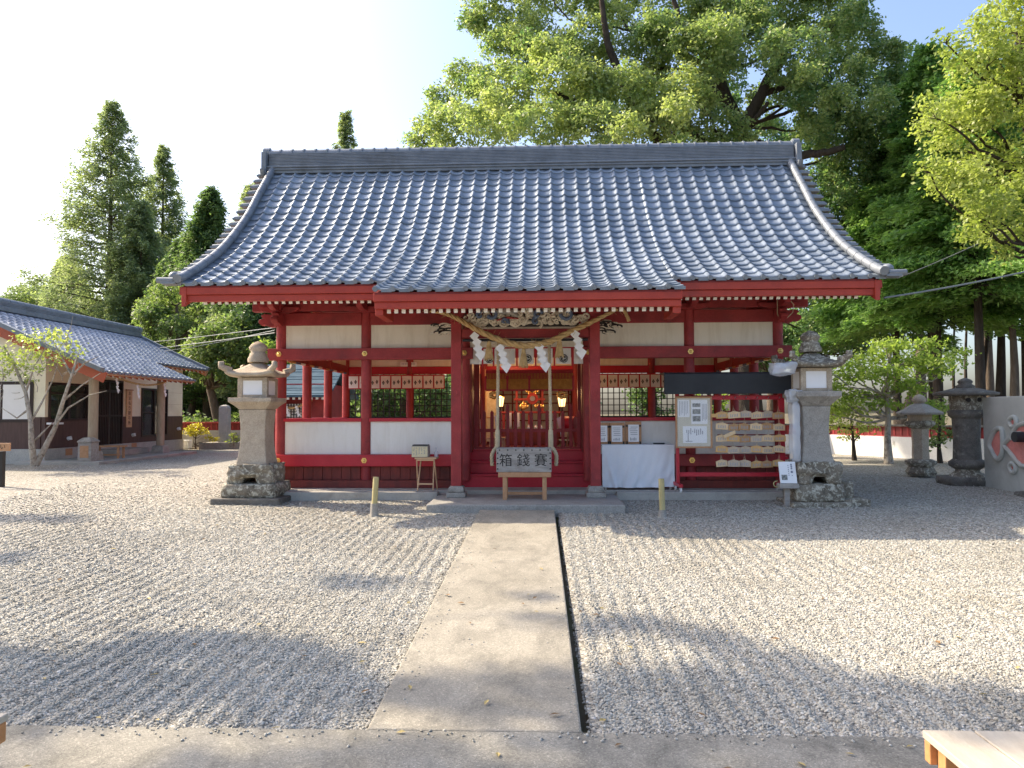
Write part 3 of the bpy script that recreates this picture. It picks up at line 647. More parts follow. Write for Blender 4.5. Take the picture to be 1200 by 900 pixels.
beam(FX[3]+0.09, R0_+0.13, 0.72, 0.916, YF-0.065, 0.14, M['red'], 'lower_rail')
beam(L0-0.1, FX[2]-0.09, PL, 0.487, YF-0.05, 0.16, M['red_boards'], 'ground_sill'); beam(FX[3]+0.09, R0_+0.1, PL, 0.487, YF-0.05, 0.16, M['red_boards'], 'ground_sill')
def boss(x, z, r=0.048):
    m = MB(); y = YF-0.135
    m.tube([(x, y+0.02, z), (x, y-0.008, z)], r, 6, smooth=False); m.ball((x, y-0.01, z), (r*0.55, 0.02, r*0.55), 10, 6); m.build('gilt_boss', M['gold'], hall, bevel=0.004)
for i in (0, 1, 2, 3, 4, 5): boss(FX[i], 2.62)
for i in (0, 1, 4, 5): boss(FX[i], 0.82, 0.05)
# brackets over the posts
for x in FX:
    m = MB(); y = YF-0.02
    m.prism([(-0.34,0.075),(-0.30,0.03),(-0.16,0.0),(0.16,0.0),(0.30,0.03),(0.34,0.075),(0.34,0.10),(-0.34,0.10)], (x, YF-0.14, 3.328), (1,0,0), (0,0,1), (0,0.10,0))
    m.prism([(-0.42,0.11),(-0.36,0.04),(-0.2,0.0),(0.2,0.0),(0.2,0.1),(-0.42,0.15)], (x-0.05, YF-0.18, 3.335), (0,1,0), (0,0,1), (0.10,0,0))
    m.sq([(0.06,0),(0.08,0.04),(0.08,0.075)], (x, YF-0.46, 3.46)); m.build('eave_bracket', M['red'], hall, bevel=0.006)
# carved beam noses at the two front corners
for s in (-1, 1):
    x = XC+s*4.29; poly = [(0,0),(0.10,-0.01),(0.18,0.03),(0.24,0.02),(0.30,0.07),(0.29,0.12),(0.22,0.14),(0.26,0.19),(0.2,0.22),(0.1,0.21),(0,0.22)]
    MB().prism([(s*p, q) for p, q in poly], (x, YF-0.06, 3.10), (1,0,0), (0,0,1), (0,0.12,0)).build('beam_nose', M['red'], hall, bevel=0.012)
    MB().prism([(-p, q) for p, q in poly], (XC+s*4.26, YF-0.08, 3.10), (0,1,0), (0,0,1), (-s*0.12,0,0)).build('beam_nose', M['red'], hall, bevel=0.012)
# black and white carved noses on the porch pillars
for s in (-1, 1):
    m = MB(); rg = random.Random(5+s); x0 = XC+s*1.18
    for k in range(16):
        a = rg.uniform(0, 0.26); z = 2.90+rg.uniform(-0.07, 0.17)*(1-a); c = Vector((x0+s*a, YP+rg.uniform(-0.05,0.05), z)); w = rg.uniform(0.03, 0.075)
        pts = [c+Vector((s*w*math.cos(q)*1.5, -0.02, w*0.5*math.sin(q))) for q in np.linspace(-0.4, 4.2, 9)]
        m.tube(pts, [0.016-0.0012*i for i in range(9)], 6, mi=k % 3 == 0)
    m.build('carved_nose', [M['dark_lattice'], M['wave_white']], hall)
# cloud and wave carving over the porch beam
m = MB(); rg = random.Random(11); cy0, cz0 = YP-0.03, 2.935
def spiral(c, r, turns, ph, th, mi, sg=1):
    n = 22; pts = []; ra = []
    for i in range(n):
        t = i/(n-1); a = ph+sg*turns*6.283*t; rr = r*(1-0.82*t); pts.append((c[0]+rr*math.cos(a), c[1]-0.03*t, c[2]+rr*math.sin(a))); ra.append(th*(1-0.45*t))
    m.tube(pts, ra, 7, mi=mi)
m.box(XC-0.84, XC+0.84, YP-0.02, YP+0.03, 2.932, 3.13, 2)
for k in range(46):
    u = -0.95+1.9*k/45; z = cz0+rg.uniform(0.03, 0.22)*(1-0.5*abs(u)**3); m.ball((XC+u, cy0-0.005, z), (rg.uniform(.04,.07), 0.03, rg.uniform(.03,.05)), 9, 6)
for k in range(84):
    u = rg.uniform(-0.97, 0.97); hmax = 0.30*(1-0.5*abs(u)**3); z = cz0+rg.uniform(0.03, hmax-0.02); r = rg.uniform(0.035, 0.07)
    spiral((XC+u, cy0-rg.uniform(0.025, 0.06), z), r, rg.uniform(0.8, 1.4), rg.uniform(0, 6.28), rg.uniform(0.018, 0.028), 0, rg.choice((-1, 1)))
for c, r in (((XC+0.66, cy0-0.08, 3.12), 0.11), ((XC+0.20, cy0-0.08, 3.10), 0.08), ((XC-0.50, cy0-0.08, 3.13), 0.085), ((XC-0.70, cy0-0.08, 3.10), 0.06), ((XC+0.17, cy0-0.08, 3.0), 0.06), ((XC-0.32, cy0-0.08, 3.0), 0.06)):
    spiral(c, r, 0.85, rg.uniform(0, 6.28), 0.034, 1)
m.tube([(XC-0.5, cy0-0.07, 3.15), (XC-0.36, cy0-0.09, 3.17), (XC-0.22, cy0-0.10, 3.15), (XC-0.10, cy0-0.09, 3.08)], [0.03, 0.055, 0.05, 0.025], 9, mi=3)
m.tube([(XC-0.44, cy0-0.09, 3.02), (XC-0.26, cy0-0.10, 3.06), (XC-0.10, cy0-0.09, 3.045)], [0.012, 0.02, 0.01], 8, mi=4)
m.v = [(x, y-0.06, z+0.03) for x, y, z in m.v]; m.build('cloud_carving', [M['wave_white'], M['wave_blue'], M['dark_lattice'], M['stone_grey'], M['red']], hall)

# steps, floor and picket fence of the centre bay
cx0, cx1 = FX[2]+0.0, FX[3]-0.0
for k in range(3):
    y0 = YF+0.02+k*0.25; z1 = 0.577+0.2*k
    m = MB(); m.box(cx0-0.16, cx1+0.16, y0, y0+0.255 if k < 2 else y0+0.3, PL-0.05, z1-0.032); m.box(cx0-0.17, cx1+0.17, y0-0.025, y0+0.26, z1-0.03, z1)
    m.build('step', M['red_bright'], hall, bevel=0.006)
MB().box(L0+0.05, R0_-0.05, 12.84, 18.2, 0.80, 0.93).build('floor', M['red_dark'], hall)
MB().box(L0+0.05, cx0-0.2, YF+0.05, 12.84, 0.80, 0.93).build('floor', M['red_dark'], hall); MB().box(cx1+0.2, R0_-0.05, YF+0.05, 12.84, 0.80, 0.93).build('floor', M['red_dark'], hall)
fy = 12.92; fence = sub(MB().box(cx0+0.10, cx1-0.10, fy-0.03, fy+0.03, 0.932, 1.01).build('picket_fence', M['red'], hall, bevel=0.005))
MB().box(cx0+0.10, cx1-0.10, fy-0.022, fy+0.022, 1.27, 1.33).build('fence_rail', M['red'], fence, bevel=0.004)
for k, x in enumerate(np.linspace(cx0+0.13, cx1-0.13, 14)):
    top = 1.66 if k % 4 != 0 else 1.78
    m = MB(); m.prism([(-0.03,1.01),(0.03,1.01),(0.03,top-0.04),(0,top),(-0.03,top-0.04)], (x, fy-0.027, 0), (1,0,0), (0,0,1), (0,0.054,0)); m.build('picket', M['red'], fence, bevel=0.004)
for s in (-1, 1):                                                   # panelled leaves folded beside the opening
    xa = XC+s*1.0; m = MB(); m.box(xa-0.05, xa+0.05, 12.5, 12.9, 0.932, 2.55); m.build('door_leaf', M['red_dark'], hall, bevel=0.006)
# side walls: low panel, sill, upper beams
for s in (-1, 1):
    x = XC+s*4.20
    for a, b in ((12.25,13.63),(13.63,15.0),(15.0,16.4)):
        MB().box(x-0.025, x+0.025, a+0.08, b-0.08, 0.92, 1.47).build('side_panel', M['white_wall'], hall)
        MB().box(x-0.055, x+0.055, a+0.08, b-0.08, 1.472, 1.53).build('side_sill', M['red_bright'], hall, bevel=0.006)
    MB().box(x-0.06, x+0.06, 12.33, 16.3, 0.72, 0.916).build('side_rail', M['red'], hall, bevel=0.008)
    MB().box(x-0.03, x+0.03, 12.33, 16.3, 0.40, 0.716).build('side_skirting', M['red_boards'], hall)
    MB().box(x-0.055, x+0.055, 12.33, 16.3, 2.535, 2.70).build('side_beam', M['red'], hall, bevel=0.008)
    MB().box(x-0.02, x+0.02, 12.33, 16.3, 2.705, 3.3).build('side_upper_panel', M['cream'], hall)
    MB().box(x-0.065, x+0.065, 12.0, 17.4, 3.36, 3.55).build('side_purlin', M['red'], hall, bevel=0.008)
    # colour-banded moulding under the inner beam
    m = MB()
    for k in range(14): m.box(x-s*0.06-0.025, x-s*0.06+0.025, 12.5+k*0.26, 12.5+k*0.26+0.25, 2.50, 2.533, k % 4)
    m.build('painted_moulding', [M['gold'], M['wave_blue'], M['paper'], M['red_bright']], hall)
# rear wall with lattice windows
MB().box(L0+0.08, R0_-0.08, YB-0.06, YB+0.06, 2.50, 2.67).build('inner_beam', M['red_bright'], hall, bevel=0.008)
MB().box(L0+0.08, R0_-0.08, YB-0.02, YB+0.02, 2.675, 2.86).build('inner_panel', M['cream'], hall)
MB().box(L0+0.08, R0_-0.08, YB-0.06, YB+0.06, 2.865, 3.3).build('inner_upper_beam', M['red_dark'], hall)
for a, b in ((0,1),(1,2),(3,4),(4,5)):
    x0, x1 = FX[a]+0.085, FX[b]-0.085
    MB().box(x0, x1, YB-0.03, YB+0.03, 0.93, 1.47).build('inner_panel', M['white_wall'], hall)
    w = sub(MB().box(x0, x1, YB-0.05, YB+0.05, 1.475, 1.54).build('lattice_window', M['dark_lattice'], hall, bevel=0.005))
    m = MB(); n = max(3, round((x1-x0)/0.125))
    for k in range(n+1): m.box(x0+(x1-x0)*k/n-0.010, x0+(x1-x0)*k/n+0.010, YB-0.012, YB+0.012, 1.54, 2.5)
    for z in np.arange(1.65, 2.49, 0.135): m.box(x0, x1, YB-0.0105, YB+0.0105, z-0.009, z+0.009)
    m.build('lattice', M['dark_lattice'], w)
# ceiling of the front hall
MB().box(L0+0.1, R0_-0.1, YF+0.1, YB-0.08, 3.32, 3.35).build('ceiling', M['red_dark'], hall)
# inner sanctuary behind the centre bay
for s in (-1, 1):
    MB().box(XC+s*1.35-0.04, XC+s*1.35+0.04, YB+0.10, 18.6, 0.93, 3.3).build('sanctuary_wall', M['red_dark'], hall)
    MB().box(XC+s*1.02-0.06, XC+s*1.02+0.06, 14.2, 14.32, 0.93, 3.3).build('inner_post', M['red_dark'], hall, bevel=0.006)
MB().box(XC-1.35, XC+1.35, 18.55, 18.65, 0.93, 3.3).build('sanctuary_wall', M['red_dark'], hall)
MB().box(XC-1.35, XC+1.35, YB+0.1, 18.6, 3.2, 3.3).build('ceiling', M['red_dark'], hall)
m = MB()
for k in range(9):
    x = XC-0.95+1.9*k/8; m.box(x-0.018, x+0.018, 18.47, 18.51, 1.0, 3.0)
for z in np.arange(1.2, 3.0, 0.22): m.box(XC-1.0, XC+1.0, 18.475, 18.505, z-0.014, z+0.014)
m.build('sanctuary_lattice', M['red'], hall)
MB().box(XC-1.0, XC+1.0, 18.515, 18.54, 1.0, 3.0).build('sanctuary_screen', M['noren'], hall)

# concrete apron and the slab in front of the steps
for nm, x0, x1, y0, y1, z in (('apron', -4.75, 4.35, 11.78, 17.6, PL), ('apron', -4.55, -1.645, 11.58, 11.776, PL-0.01), ('apron', 1.205, 4.1, 11.62, 11.776, PL-0.01)):
    tag(MB().box(x0, x1, y0, y1, 0.0, z).build(nm, M['apron'], bevel=0.015), kind='structure')
tag(MB().box(-1.64, 1.20, 10.38, 11.776, 0.0, slab_top).build('entrance_slab', M['stone_grey_slab'], bevel=0.018), kind='structure')
# ================================================================== THINGS HUNG ON AND SET IN THE HALL
def rope_mesh(pts, r, strands=3, turns=7.0, n=8, steps=90, per=None):
    """twisted rope along a smooth path"""
    P = [Vector(p) for p in pts]; Q = [P[0]*2-P[1]]+P+[P[-1]*2-P[-2]]; path = []
    for i in range(1, len(Q)-2):
        k = max(2, steps//(len(P)-1))
        for j in range(k):
            t = j/k; a, b, c, d = Q[i-1:i+3]; path.append(0.5*((2*b)+(c-a)*t+(2*a-5*b+4*c-d)*t*t+(3*b-a-3*c+d)*t**3))
    path.append(P[-1]); m = MB(); L = len(path)
    for s in range(strands):
        pp = []; rr = []
        for i, p in enumerate(path):
            d = (path[min(i+1,L-1)]-path[max(i-1,0)]).normalized(); u = d.cross(Vector((0,1,0.01))).normalized(); w = d.cross(u)
            R_ = r(i/(L-1)) if callable(r) else r
            a = 2*math.pi*(s/strands+turns*i/(L-1)); pp.append(p+(u*math.cos(a)+w*math.sin(a))*R_*0.52); rr.append(R_*0.58)
        m.tube(pp, rr, n)
    return m
yr = YP-0.20
rp = [at(px, py, yr) for px, py in ((498,363),(520,367),(537,374),(562,388),(590,400),(615,405),(642,401),(668,389),(692,378),(712,368),(724,362))]
rope = rope_mesh(rp, lambda t: 0.023+0.027*math.sin(math.pi*min(1, max(0, t)))**1.3, 3, 9, 8, 150)
rg = random.Random(4)
for k in range(90):                                                 # loose straw ends
    i = rg.randrange(1, len(rp)-1); p = rp[i].lerp(rp[i+1], rg.random()); d = Vector((rg.uniform(-1,1), rg.uniform(-1,0.2), rg.uniform(-1,1))).normalized()
    q = p+d*0.045; rope.tube([q, q+d*rg.uniform(0.03, 0.09)+Vector((rg.uniform(-.04,.04),0,0))], 0.0022, 4)
sr = thing('sacred_rope', 'thick twisted straw rope sagging between the two porch pillars', 'rope', rp[5])
rope.build('rope', M['straw'], sr)
e = at(724,361,yr); m = rope_mesh([e, at(731,364,yr), at(735,371,yr), at(737,376,yr)], 0.028, 3, 2, 7, 20); m.build('loose_end', M['straw'], sr)
ZZ = [(0,0),(0.085,0.05),(0.15,-0.055),(0.075,-0.125),(0.165,-0.20),(0.085,-0.275),(0.18,-0.345),(0.105,-0.42),(0.20,-0.49),(0.10,-0.60),(0.03,-0.51)]
def shide(px, py, y, sc_, flip, label, group, mat=None, name='paper_streamer'):
    o = at(px, py, y); f = -1 if flip else 1; t = thing(name, label, 'paper streamer', o, group); m = MB()
    w, h = 0.13*sc_, 0.115*sc_; ang = R(38)
    for k in range(4):                                              # four folded leaves stepping down, each lapping the one above
        cx = f*(0.030*k+(0.012 if k % 2 else 0.0))*sc_; cz = -0.05*sc_-k*0.105*sc_; ww = 0.088*sc_*(1+0.12*(k == 3)); hh = 0.088*sc_*(1+0.25*(k == 3))
        poly = [(-ww*0.95, hh*0.05), (-ww*0.05, hh*0.95), (ww*0.95, hh*0.25), (ww*0.1, -hh*1.05)]
        m.prism([(f*p+cx, q+cz) for p, q in poly], o+Vector((0,-0.012-0.005*(k % 2),0)), (1,0,0.0), (0,0.04*(-1)**k,1), (0,0.002,0))
    m.build('paper', mat or M['paper'], t); return t
g = 'paper streamers on the porch rope'
for px, py, fl, lb in ((556,391,False,'white zigzag paper streamer nearest the left porch pillar'), (586,405,False,'white zigzag paper streamer beside the left bell rope'), (632,404,False,'white zigzag paper streamer beside the right bell rope'), (674,389,False,'white zigzag paper streamer nearest the right porch pillar')):
    shide(px, py, yr-0.02, 0.90, fl, lb, g)
for px, py, lb in ((573,402,'straw tassel between the two left paper streamers'), (613.5,411,'straw tassel under the middle of the sagging rope'), (655.5,399,'straw tassel between the two right paper streamers')):
    o = at(px, py, yr-0.01); t = thing('straw_tassel', lb, 'tassel', o, 'straw tassels on the porch rope'); m = MB()
    m.lathe([(0.018,0.03),(0.034,0.0),(0.03,-0.025),(0.033,-0.06),(0.052,-0.14),(0.066,-0.235),(0.062,-0.24)], o, 14); m.build('tassel', M['straw'], t)
    m = MB(); rg = random.Random(px)
    for k in range(40):
        a = rg.uniform(0, 6.28); m.tube([o+Vector((0.035*math.cos(a), 0.035*math.sin(a), -0.05)), o+Vector((0.07*math.cos(a), 0.07*math.sin(a), -0.245-rg.uniform(0,0.03)))], 0.004, 4)
    m.tube([o+Vector((0.036*math.cos(a), 0.036*math.sin(a), -0.035)) for a in np.linspace(0, 6.283, 14)], 0.007, 5); m.build('straw_ends', M['straw'], t)
for px, lb in ((584,'thick pale bell rope hanging at the left end of the offering box'), (643.5,'thick pale bell rope hanging at the right end of the offering box')):
    y = YP+0.05; top = at(px, 400, y); bot = at(px-(1 if px < 600 else -2), 506, y); t = thing('bell_rope', lb, 'rope', (bot.x, bot.y, 0.95), 'bell ropes of the hall')
    rope_mesh([top, top.lerp(bot, 0.33), top.lerp(bot, 0.66), bot], 0.025, 3, 13, 8, 130).build('rope', M['hemp'], t)
    q = at(px-(1 if px < 600 else -2), 525, y); m = MB(); m.lathe([(0.03,0),(0.038,0.02),(0.040,0.16),(0.037,0.27),(0.03,0.29)], (q.x, q.y, q.z), 16); m.build('cloth_sleeve', M['hemp'], t)
    if True:
        s = -1 if px < 600 else 1; m = rope_mesh([q+Vector((0,0,0.02)), q+Vector((s*0.05,-0.03,-0.03)), q+Vector((s*0.085,-0.06,-0.12)), q+Vector((s*0.08,-0.06,-0.27))], 0.030, 3, 3, 7, 30); m.build('rope_tail', M['hemp'], t)
# curtains: cloth panels between red ribbons, with printed marks
def comma_crest(m, o, r, mi=1):
    for k in range(3):
        a0 = k*2.094+0.5; pts = []; ra = []
        for i in range(9):
            t = i/8; a = a0+t*2.2; rr = r*(0.42+0.5*t); pts.append(Vector(o)+Vector((rr*math.cos(a), 0, rr*math.sin(a)))); ra.append(max(0.004, r*0.30*(1-t*0.92)))
        m.tube(pts, ra, 8, mi=mi)
    m.tube([Vector(o)+Vector((r*1.12*math.cos(a), 0, r*1.12*math.sin(a))) for a in np.linspace(0, 6.283, 22)], r*0.10, 5, mi=mi)
def diamond(m, o, w, h, mi=1):
    for dx, dz in ((0, 0.52), (0, -0.52), (-0.52, 0), (0.52, 0)):
        m.prism([(-w*0.46+dx*w*1.0, dz*h), (dx*w*1.0, -h*0.42+dz*h), (w*0.46+dx*w*1.0, dz*h), (dx*w*1.0, h*0.42+dz*h)], Vector(o), (1,0,0), (0,0,1), (0,-0.003,0), mi)
y = YF-0.02; zt, zb = Z_(408.5, y), Z_(426.5, y)
cur = thing('entrance_curtain', 'white curtain with black comma crests across the centre bay', 'curtain', (XC, y, zb))
edges = [(549,564.5),(566.5,577.5),(579.5,604),(608,626),(630,648),(652,669.5),(673,684.5)]
m = MB()
for i, (a, b) in enumerate(edges):
    xa, xb = X_(a, y), X_(b, y); n = 6; vs = []
    for k in range(n+1):
        x = xa+(xb-xa)*k/n; vs += [(x, y+0.006*math.sin(k*1.7+i), zt), (x, y+0.010*math.sin(k*1.7+i+0.6), zb+0.006*math.sin(i*2.0))]
    m.add(vs+[(v[0], v[1]+0.004, v[2]) for v in vs], [(2*k, 2*k+1, 2*k+3, 2*k+2) for k in range(n)]+[(2*(n+1)+2*k+2, 2*(n+1)+2*k+3, 2*(n+1)+2*k+1, 2*(n+1)+2*k) for k in range(n)], True)
m.build('cloth', M['noren'], cur, fix=False)
m = MB()
for px in (573.5, 618.5, 661): comma_crest(m, (X_(px, y), y-0.014, Z_(420.5, y)), 0.058)
m.mi = [0]*len(m.mi); m.build('crest', M['ink'], cur)
m = MB(); m.box(X_(548,y), X_(685,y), y-0.008, y+0.012, zt, zt+0.02)
for px in (565.5, 578.5, 606, 628, 650, 671): m.box(X_(px,y)-0.014, X_(px,y)+0.014, y-0.002, y+0.006, zb-0.035, zt)
m.build('ribbon', M['red_bright'], cur)
yc = YB-0.16; zt, zb = Z_(440, yc), Z_(454, yc)
for (p0, p1, n, lb) in ((408,521,9,'short white curtain with small dark diamonds across the left rear windows'), (700,838,11,'short white curtain with small dark diamonds across the right rear windows'), (549,559,1,'narrow white curtain strip left of the sanctuary opening'), (683,691,1,'narrow white curtain strip right of the sanctuary opening')):
    c = thing('window_curtain', lb, 'curtain', (X_((p0+p1)/2, yc), yc, zb), 'inner curtains of the hall'); m = MB(); d = MB(); w = (X_(p1,yc)-X_(p0,yc))/n
    for k in range(n):
        xa = X_(p0,yc)+k*w+0.012; xb = xa+w-0.032; m.box(xa, xb, yc-0.003, yc+0.003, zb+0.004*math.sin(k*2.3), zt)
        for q in (0.27, 0.73): diamond(d, (xa+(xb-xa)*q, yc-0.004, zb+(zt-zb)*(0.44+0.08*(q > 0.5))), 0.030, 0.055)
    m.build('cloth', M['noren'], c); d.mi = [0]*len(d.mi); d.build('printed_diamond', M['dark_lattice'], c)
    r = MB(); r.box(X_(p0,yc), X_(p1,yc), yc+0.004, yc+0.010, zb-0.02, zt+0.03); r.build('ribbon', M['red_bright'], c)
# paper notice on the inner beam at left
t = thing('paper_notice', 'small pale notice strip stuck on the inner beam at left', 'notice', at(480,427,YB-0.1)); q = at(479,427,YB-0.07); MB().cbox(q, (0.38,0.006,0.10)).build('sheet', M['noren'], t)
m = MB()
for k in range(9): m.cbox(q+Vector((-0.15+0.036*k,-0.005,0.01)), (0.016,0.002,0.03))
m.build('lettering', M['print'], t)

# ---- altar seen through the picket fence
ya = 15.2
al = thing('altar', 'red altar with gilt fittings and offerings behind the picket fence', 'altar', (XC, ya+0.5, 0.93))
MB().box(XC-0.62, XC+0.62, ya+0.2, ya+1.0, 0.93, 1.22).build('altar_base', M['red_boards'], al, bevel=0.01)
m = MB()
for s in (-1,0,1): m.box(XC+s*0.55-0.03, XC+s*0.55+0.03, ya+0.25, ya+0.32, 1.22, 1.60)
m.box(XC-0.66, XC+0.66, ya+0.2, ya+0.9, 1.60, 1.645); m.build('altar_table', M['red'], al, bevel=0.006)
m = MB()
for s in (-1, 1): m.box(XC+s*0.28-0.025, XC+s*0.28+0.025, ya+0.55, ya+0.62, 1.65, 2.25)
m.box(XC-0.4, XC+0.4, ya+0.5, ya+0.66, 2.12, 2.18); m.box(XC-0.34, XC+0.34, ya+0.52, ya+0.64, 1.88, 1.93); m.build('altar_frame', M['red'], al, bevel=0.006)
def gilt(name, px, py, y, parts, parent=al, mat='gold'):
    m = MB(); c = at(px, py, y)
    for dx, dz, r in parts: m.ball(c+Vector((dx,0,dz)), (r, r*0.5, r), 9, 6)
    m.build(name, M[mat], parent)
gilt('gilt_crown', 623.5, 458, ya, [(-0.07,0.06,0.045),(0.07,0.06,0.045),(-0.10,0.0,0.04),(0.10,0,0.04),(-0.05,-0.05,0.04),(0.05,-0.05,0.04)])
m = MB(); c = at(624, 467, ya); m.tube([c+Vector((0,0.05,0)), c+Vector((0,-0.03,0))], 0.12, 20); m.build('mirror_stand', M['red'], al); m = MB(); m.tube([c+Vector((0,-0.032,0)), c+Vector((0,-0.05,0))], 0.055, 18); m.build('mirror', M['steel'], al)
gilt('gilt_ornament', 614, 475, ya-0.1, [(0,0.03,0.05),(-0.05,-0.02,0.05),(0.05,-0.02,0.05),(0,-0.05,0.05)])
gilt('gilt_ornament', 632, 476, ya-0.1, [(-0.06,0,0.045),(0.0,0.01,0.045),(0.06,0,0.045)])
for px in (613.5, 619.5, 628, 634):
    q = at(px, 500.5, ya-0.05); m = MB(); m.lathe([(0.02,-0.04),(0.035,-0.02),(0.03,0.02),(0.012,0.03),(0.014,0.05)], q, 12); m.build('white_flask', M['paper'], al)
m = MB()
for px, w in ((606,0.10),(598,0.05)): q = at(px, 492, ya-0.2); m.cbox(q, (w,0.02,0.30))
m.build('white_screen', M['paper'], al)
yb = 14.5
for s in (-1, 1):
    q = Vector((XC+s*0.62, yb, 1.35)); MB().prism([(-0.07,0.16),(0.07,0.2),(0.02,-0.2)], q, (s,0,0.2), (0,0,1), (0,0.02,0)).build('folded_paper', M['paper'], al)
br = thing('brocade_valance', 'orange and gold brocade band hung above the altar', 'valance', (XC, 14.25, 2.2)); yb = 14.12
zt, zb = Z_(440.5, yb), Z_(457, yb); x0, x1 = X_(569,yb), X_(672,yb); m = MB(); n = 4
for k in range(n): m.box(x0+(x1-x0)*k/n+0.008, x0+(x1-x0)*(k+1)/n-0.008, yb-0.005, yb+0.01, zb, zt-0.06)
m.build('brocade', M['brocade'], br); m = MB(); m.box(x0, x1, yb+0.012, yb+0.02, zb, zt+0.12); m.box(x0, x1, yb-0.012, yb-0.006, zb-0.02, zb+0.012)
for k in range(n+1): m.box(x0+(x1-x0)*k/n-0.02, x0+(x1-x0)*k/n+0.02, yb-0.012, yb-0.006, zb, zt)
m.build('red_border', M['red_bright'], br)
m = MB(); rg = random.Random(2)
for k in range(60): x = x0+(x1-x0)*(k+0.5)/60; m.box(x-0.006, x+0.006, yb+0.002, yb+0.011, zt-0.055, zt+0.05)
m.build('blind', M['brocade'], br)
m = MB()
for s in (-1, 1):
    q = Vector((XC+s*0.66, yb-0.02, zb-0.10))
    for k in range(7): a = k*0.9; m.ball(q+Vector((0.07*math.cos(a),0,0.05*math.sin(a))), (0.045,0.02,0.035), 8, 5)
m.build('gilt_cloud', M['gold'], br)
def oil_lamp(px, py, y, label, en):
    c = at(px, py, y); t = thing('standing_lamp', label, 'lamp', (c.x, y, 0.93), 'standing lamps beside the altar')
    MB().lathe([(0.11,0.0),(0.10,0.02),(0.03,0.05),(0.014,0.09),(0.013,c.z-0.93-0.12),(0.03,c.z-0.93-0.10)], (c.x,y,0.932), 16).build('stand', M['dark_lattice'], t)
    MB().lathe([(0.055,-0.11),(0.085,0.06),(0.08,0.07)], c, 6, False).build('lamp_shade', M['lamp'], t)
    MB().lathe([(0.105,0.072),(0.09,0.085),(0.02,0.10)], c, 6, False).build('lamp_cap', M['gold'], t)
    m = MB()
    for k in range(6): a = k*math.pi/3; m.bar(c+Vector((0.058*math.cos(a),0.058*math.sin(a),-0.11)), c+Vector((0.088*math.cos(a),0.088*math.sin(a),0.07)), 0.008, 0.008)
    m.build('lamp_frame', M['gold'], t)
    l = bpy.data.lights.new('lamp_light', 'POINT'); l.energy = en; l.color = (1.0,0.60,0.26); l.shadow_soft_size = 0.09; lo = bpy.data.objects.new('lamp_light', l); COL.objects.link(lo); lo.location = (c.x, y-0.02, c.z+0.18); lo.parent = None; return t
oil_lamp(586, 470, 14.75, 'lit standing lamp at the left of the altar', 9); oil_lamp(658.5, 470, 14.75, 'lit standing lamp at the right of the altar', 6)
# warm paper-screened side of the sanctuary and a wooden offering stand
t = thing('paper_screen', 'warm lit paper screen standing left of the altar', 'screen', (XC-0.86, 15.6, 0.93)); m = MB(); x0 = X_(569.5,15.6); x1 = X_(583,15.6)
MB().box(x0, x1, 15.6, 15.63, 1.0, 2.5).build('paper', M['hemp'], t); m.box(x0-0.02, x0+0.01, 15.58, 15.64, 0.93, 2.55); m.box(x1-0.01, x1+0.02, 15.58, 15.64, 0.93, 2.55); m.box(x0, x1, 15.585, 15.60, 1.5, 1.53); m.box(x0, x1, 15.585, 15.60, 2.1, 2.13); m.build('screen_frame', M['tan_wood'], t, bevel=0.004)
l = bpy.data.lights.new('ceiling_lamp_light', 'POINT'); l.energy = 9; l.color = (1.0,0.55,0.25); l.shadow_soft_size = 0.12; lo = bpy.data.objects.new('ceiling_lamp_light', l); COL.objects.link(lo); lo.location = (XC-0.45, 15.3, 2.65)
t = thing('hanging_lantern', 'small gilt lantern hanging over the altar', 'lantern', (XC-0.45, 15.3, 2.75)); MB().lathe([(0.05,2.70),(0.10,2.74),(0.10,2.90),(0.04,2.96),(0.012,3.0),(0.01,3.2)], (XC-0.45,15.3,0), 6, False).build('lantern_body', M['gold'], t)
t = thing('offering_stand', 'pale wooden offering stand behind the fence at left', 'stand', (XC-0.7, 14.0, 0.93)); q = Vector((X_(583,14.0), 14.0, 0.93)); m = MB()
m.cbox(q+Vector((0,0,0.20)), (0.42,0.26,0.03)); m.cbox(q+Vector((0,0,0.11)), (0.30,0.2,0.16)); m.build('tray', M['pale_wood'], t, bevel=0.005)
t = thing('ritual_drum', 'small drum on a stand behind the fence at right', 'drum', (XC+0.72, 14.4, 0.93)); q = at(668,496,14.4); m = MB(); m.tube([q+Vector((-0.1,0.04,0)), q+Vector((0.1,-0.04,0))], 0.14, 20); m.build('drum_body', M['red_bright'], t); m = MB(); m.bar((q.x-0.08,q.y,0.94), q, 0.03, 0.03); m.bar((q.x+0.08,q.y,0.94), q, 0.03, 0.03); m.build('drum_stand', M['tan_wood'], t)

# ---- offering box on its wooden stand
zs = Z_(580, 10.98)
bs = thing('box_stand', 'brown wooden stand under the grey offering box', 'stand', (XC, 11.1, slab_top)); bx0, bx1 = X_(583.5,10.95), X_(645.5,10.95)
ztop = Z_(553.5, 10.95)
MB().box(bx0, bx1, 10.95, 11.35, ztop-0.075, ztop).build('stand_top', M['tan_wood'], bs, bevel=0.006)
for x in (bx0+0.10, bx1-0.10):
    for y in (11.0, 11.3): MB().box(x-0.032, x+0.032, y-0.03, y+0.03, slab_top, ztop-0.076).build('leg', M['tan_wood'], bs, bevel=0.004)
m = MB(); m.box(bx0+0.12, bx1-0.12, 11.13, 11.17, slab_top+0.06, slab_top+0.10)
for x in (bx0+0.10, bx1-0.10): m.box(x-0.02, x+0.02, 11.03, 11.27, slab_top+0.065, slab_top+0.095)
m.build('stretcher', M['tan_wood'], bs, bevel=0.004)
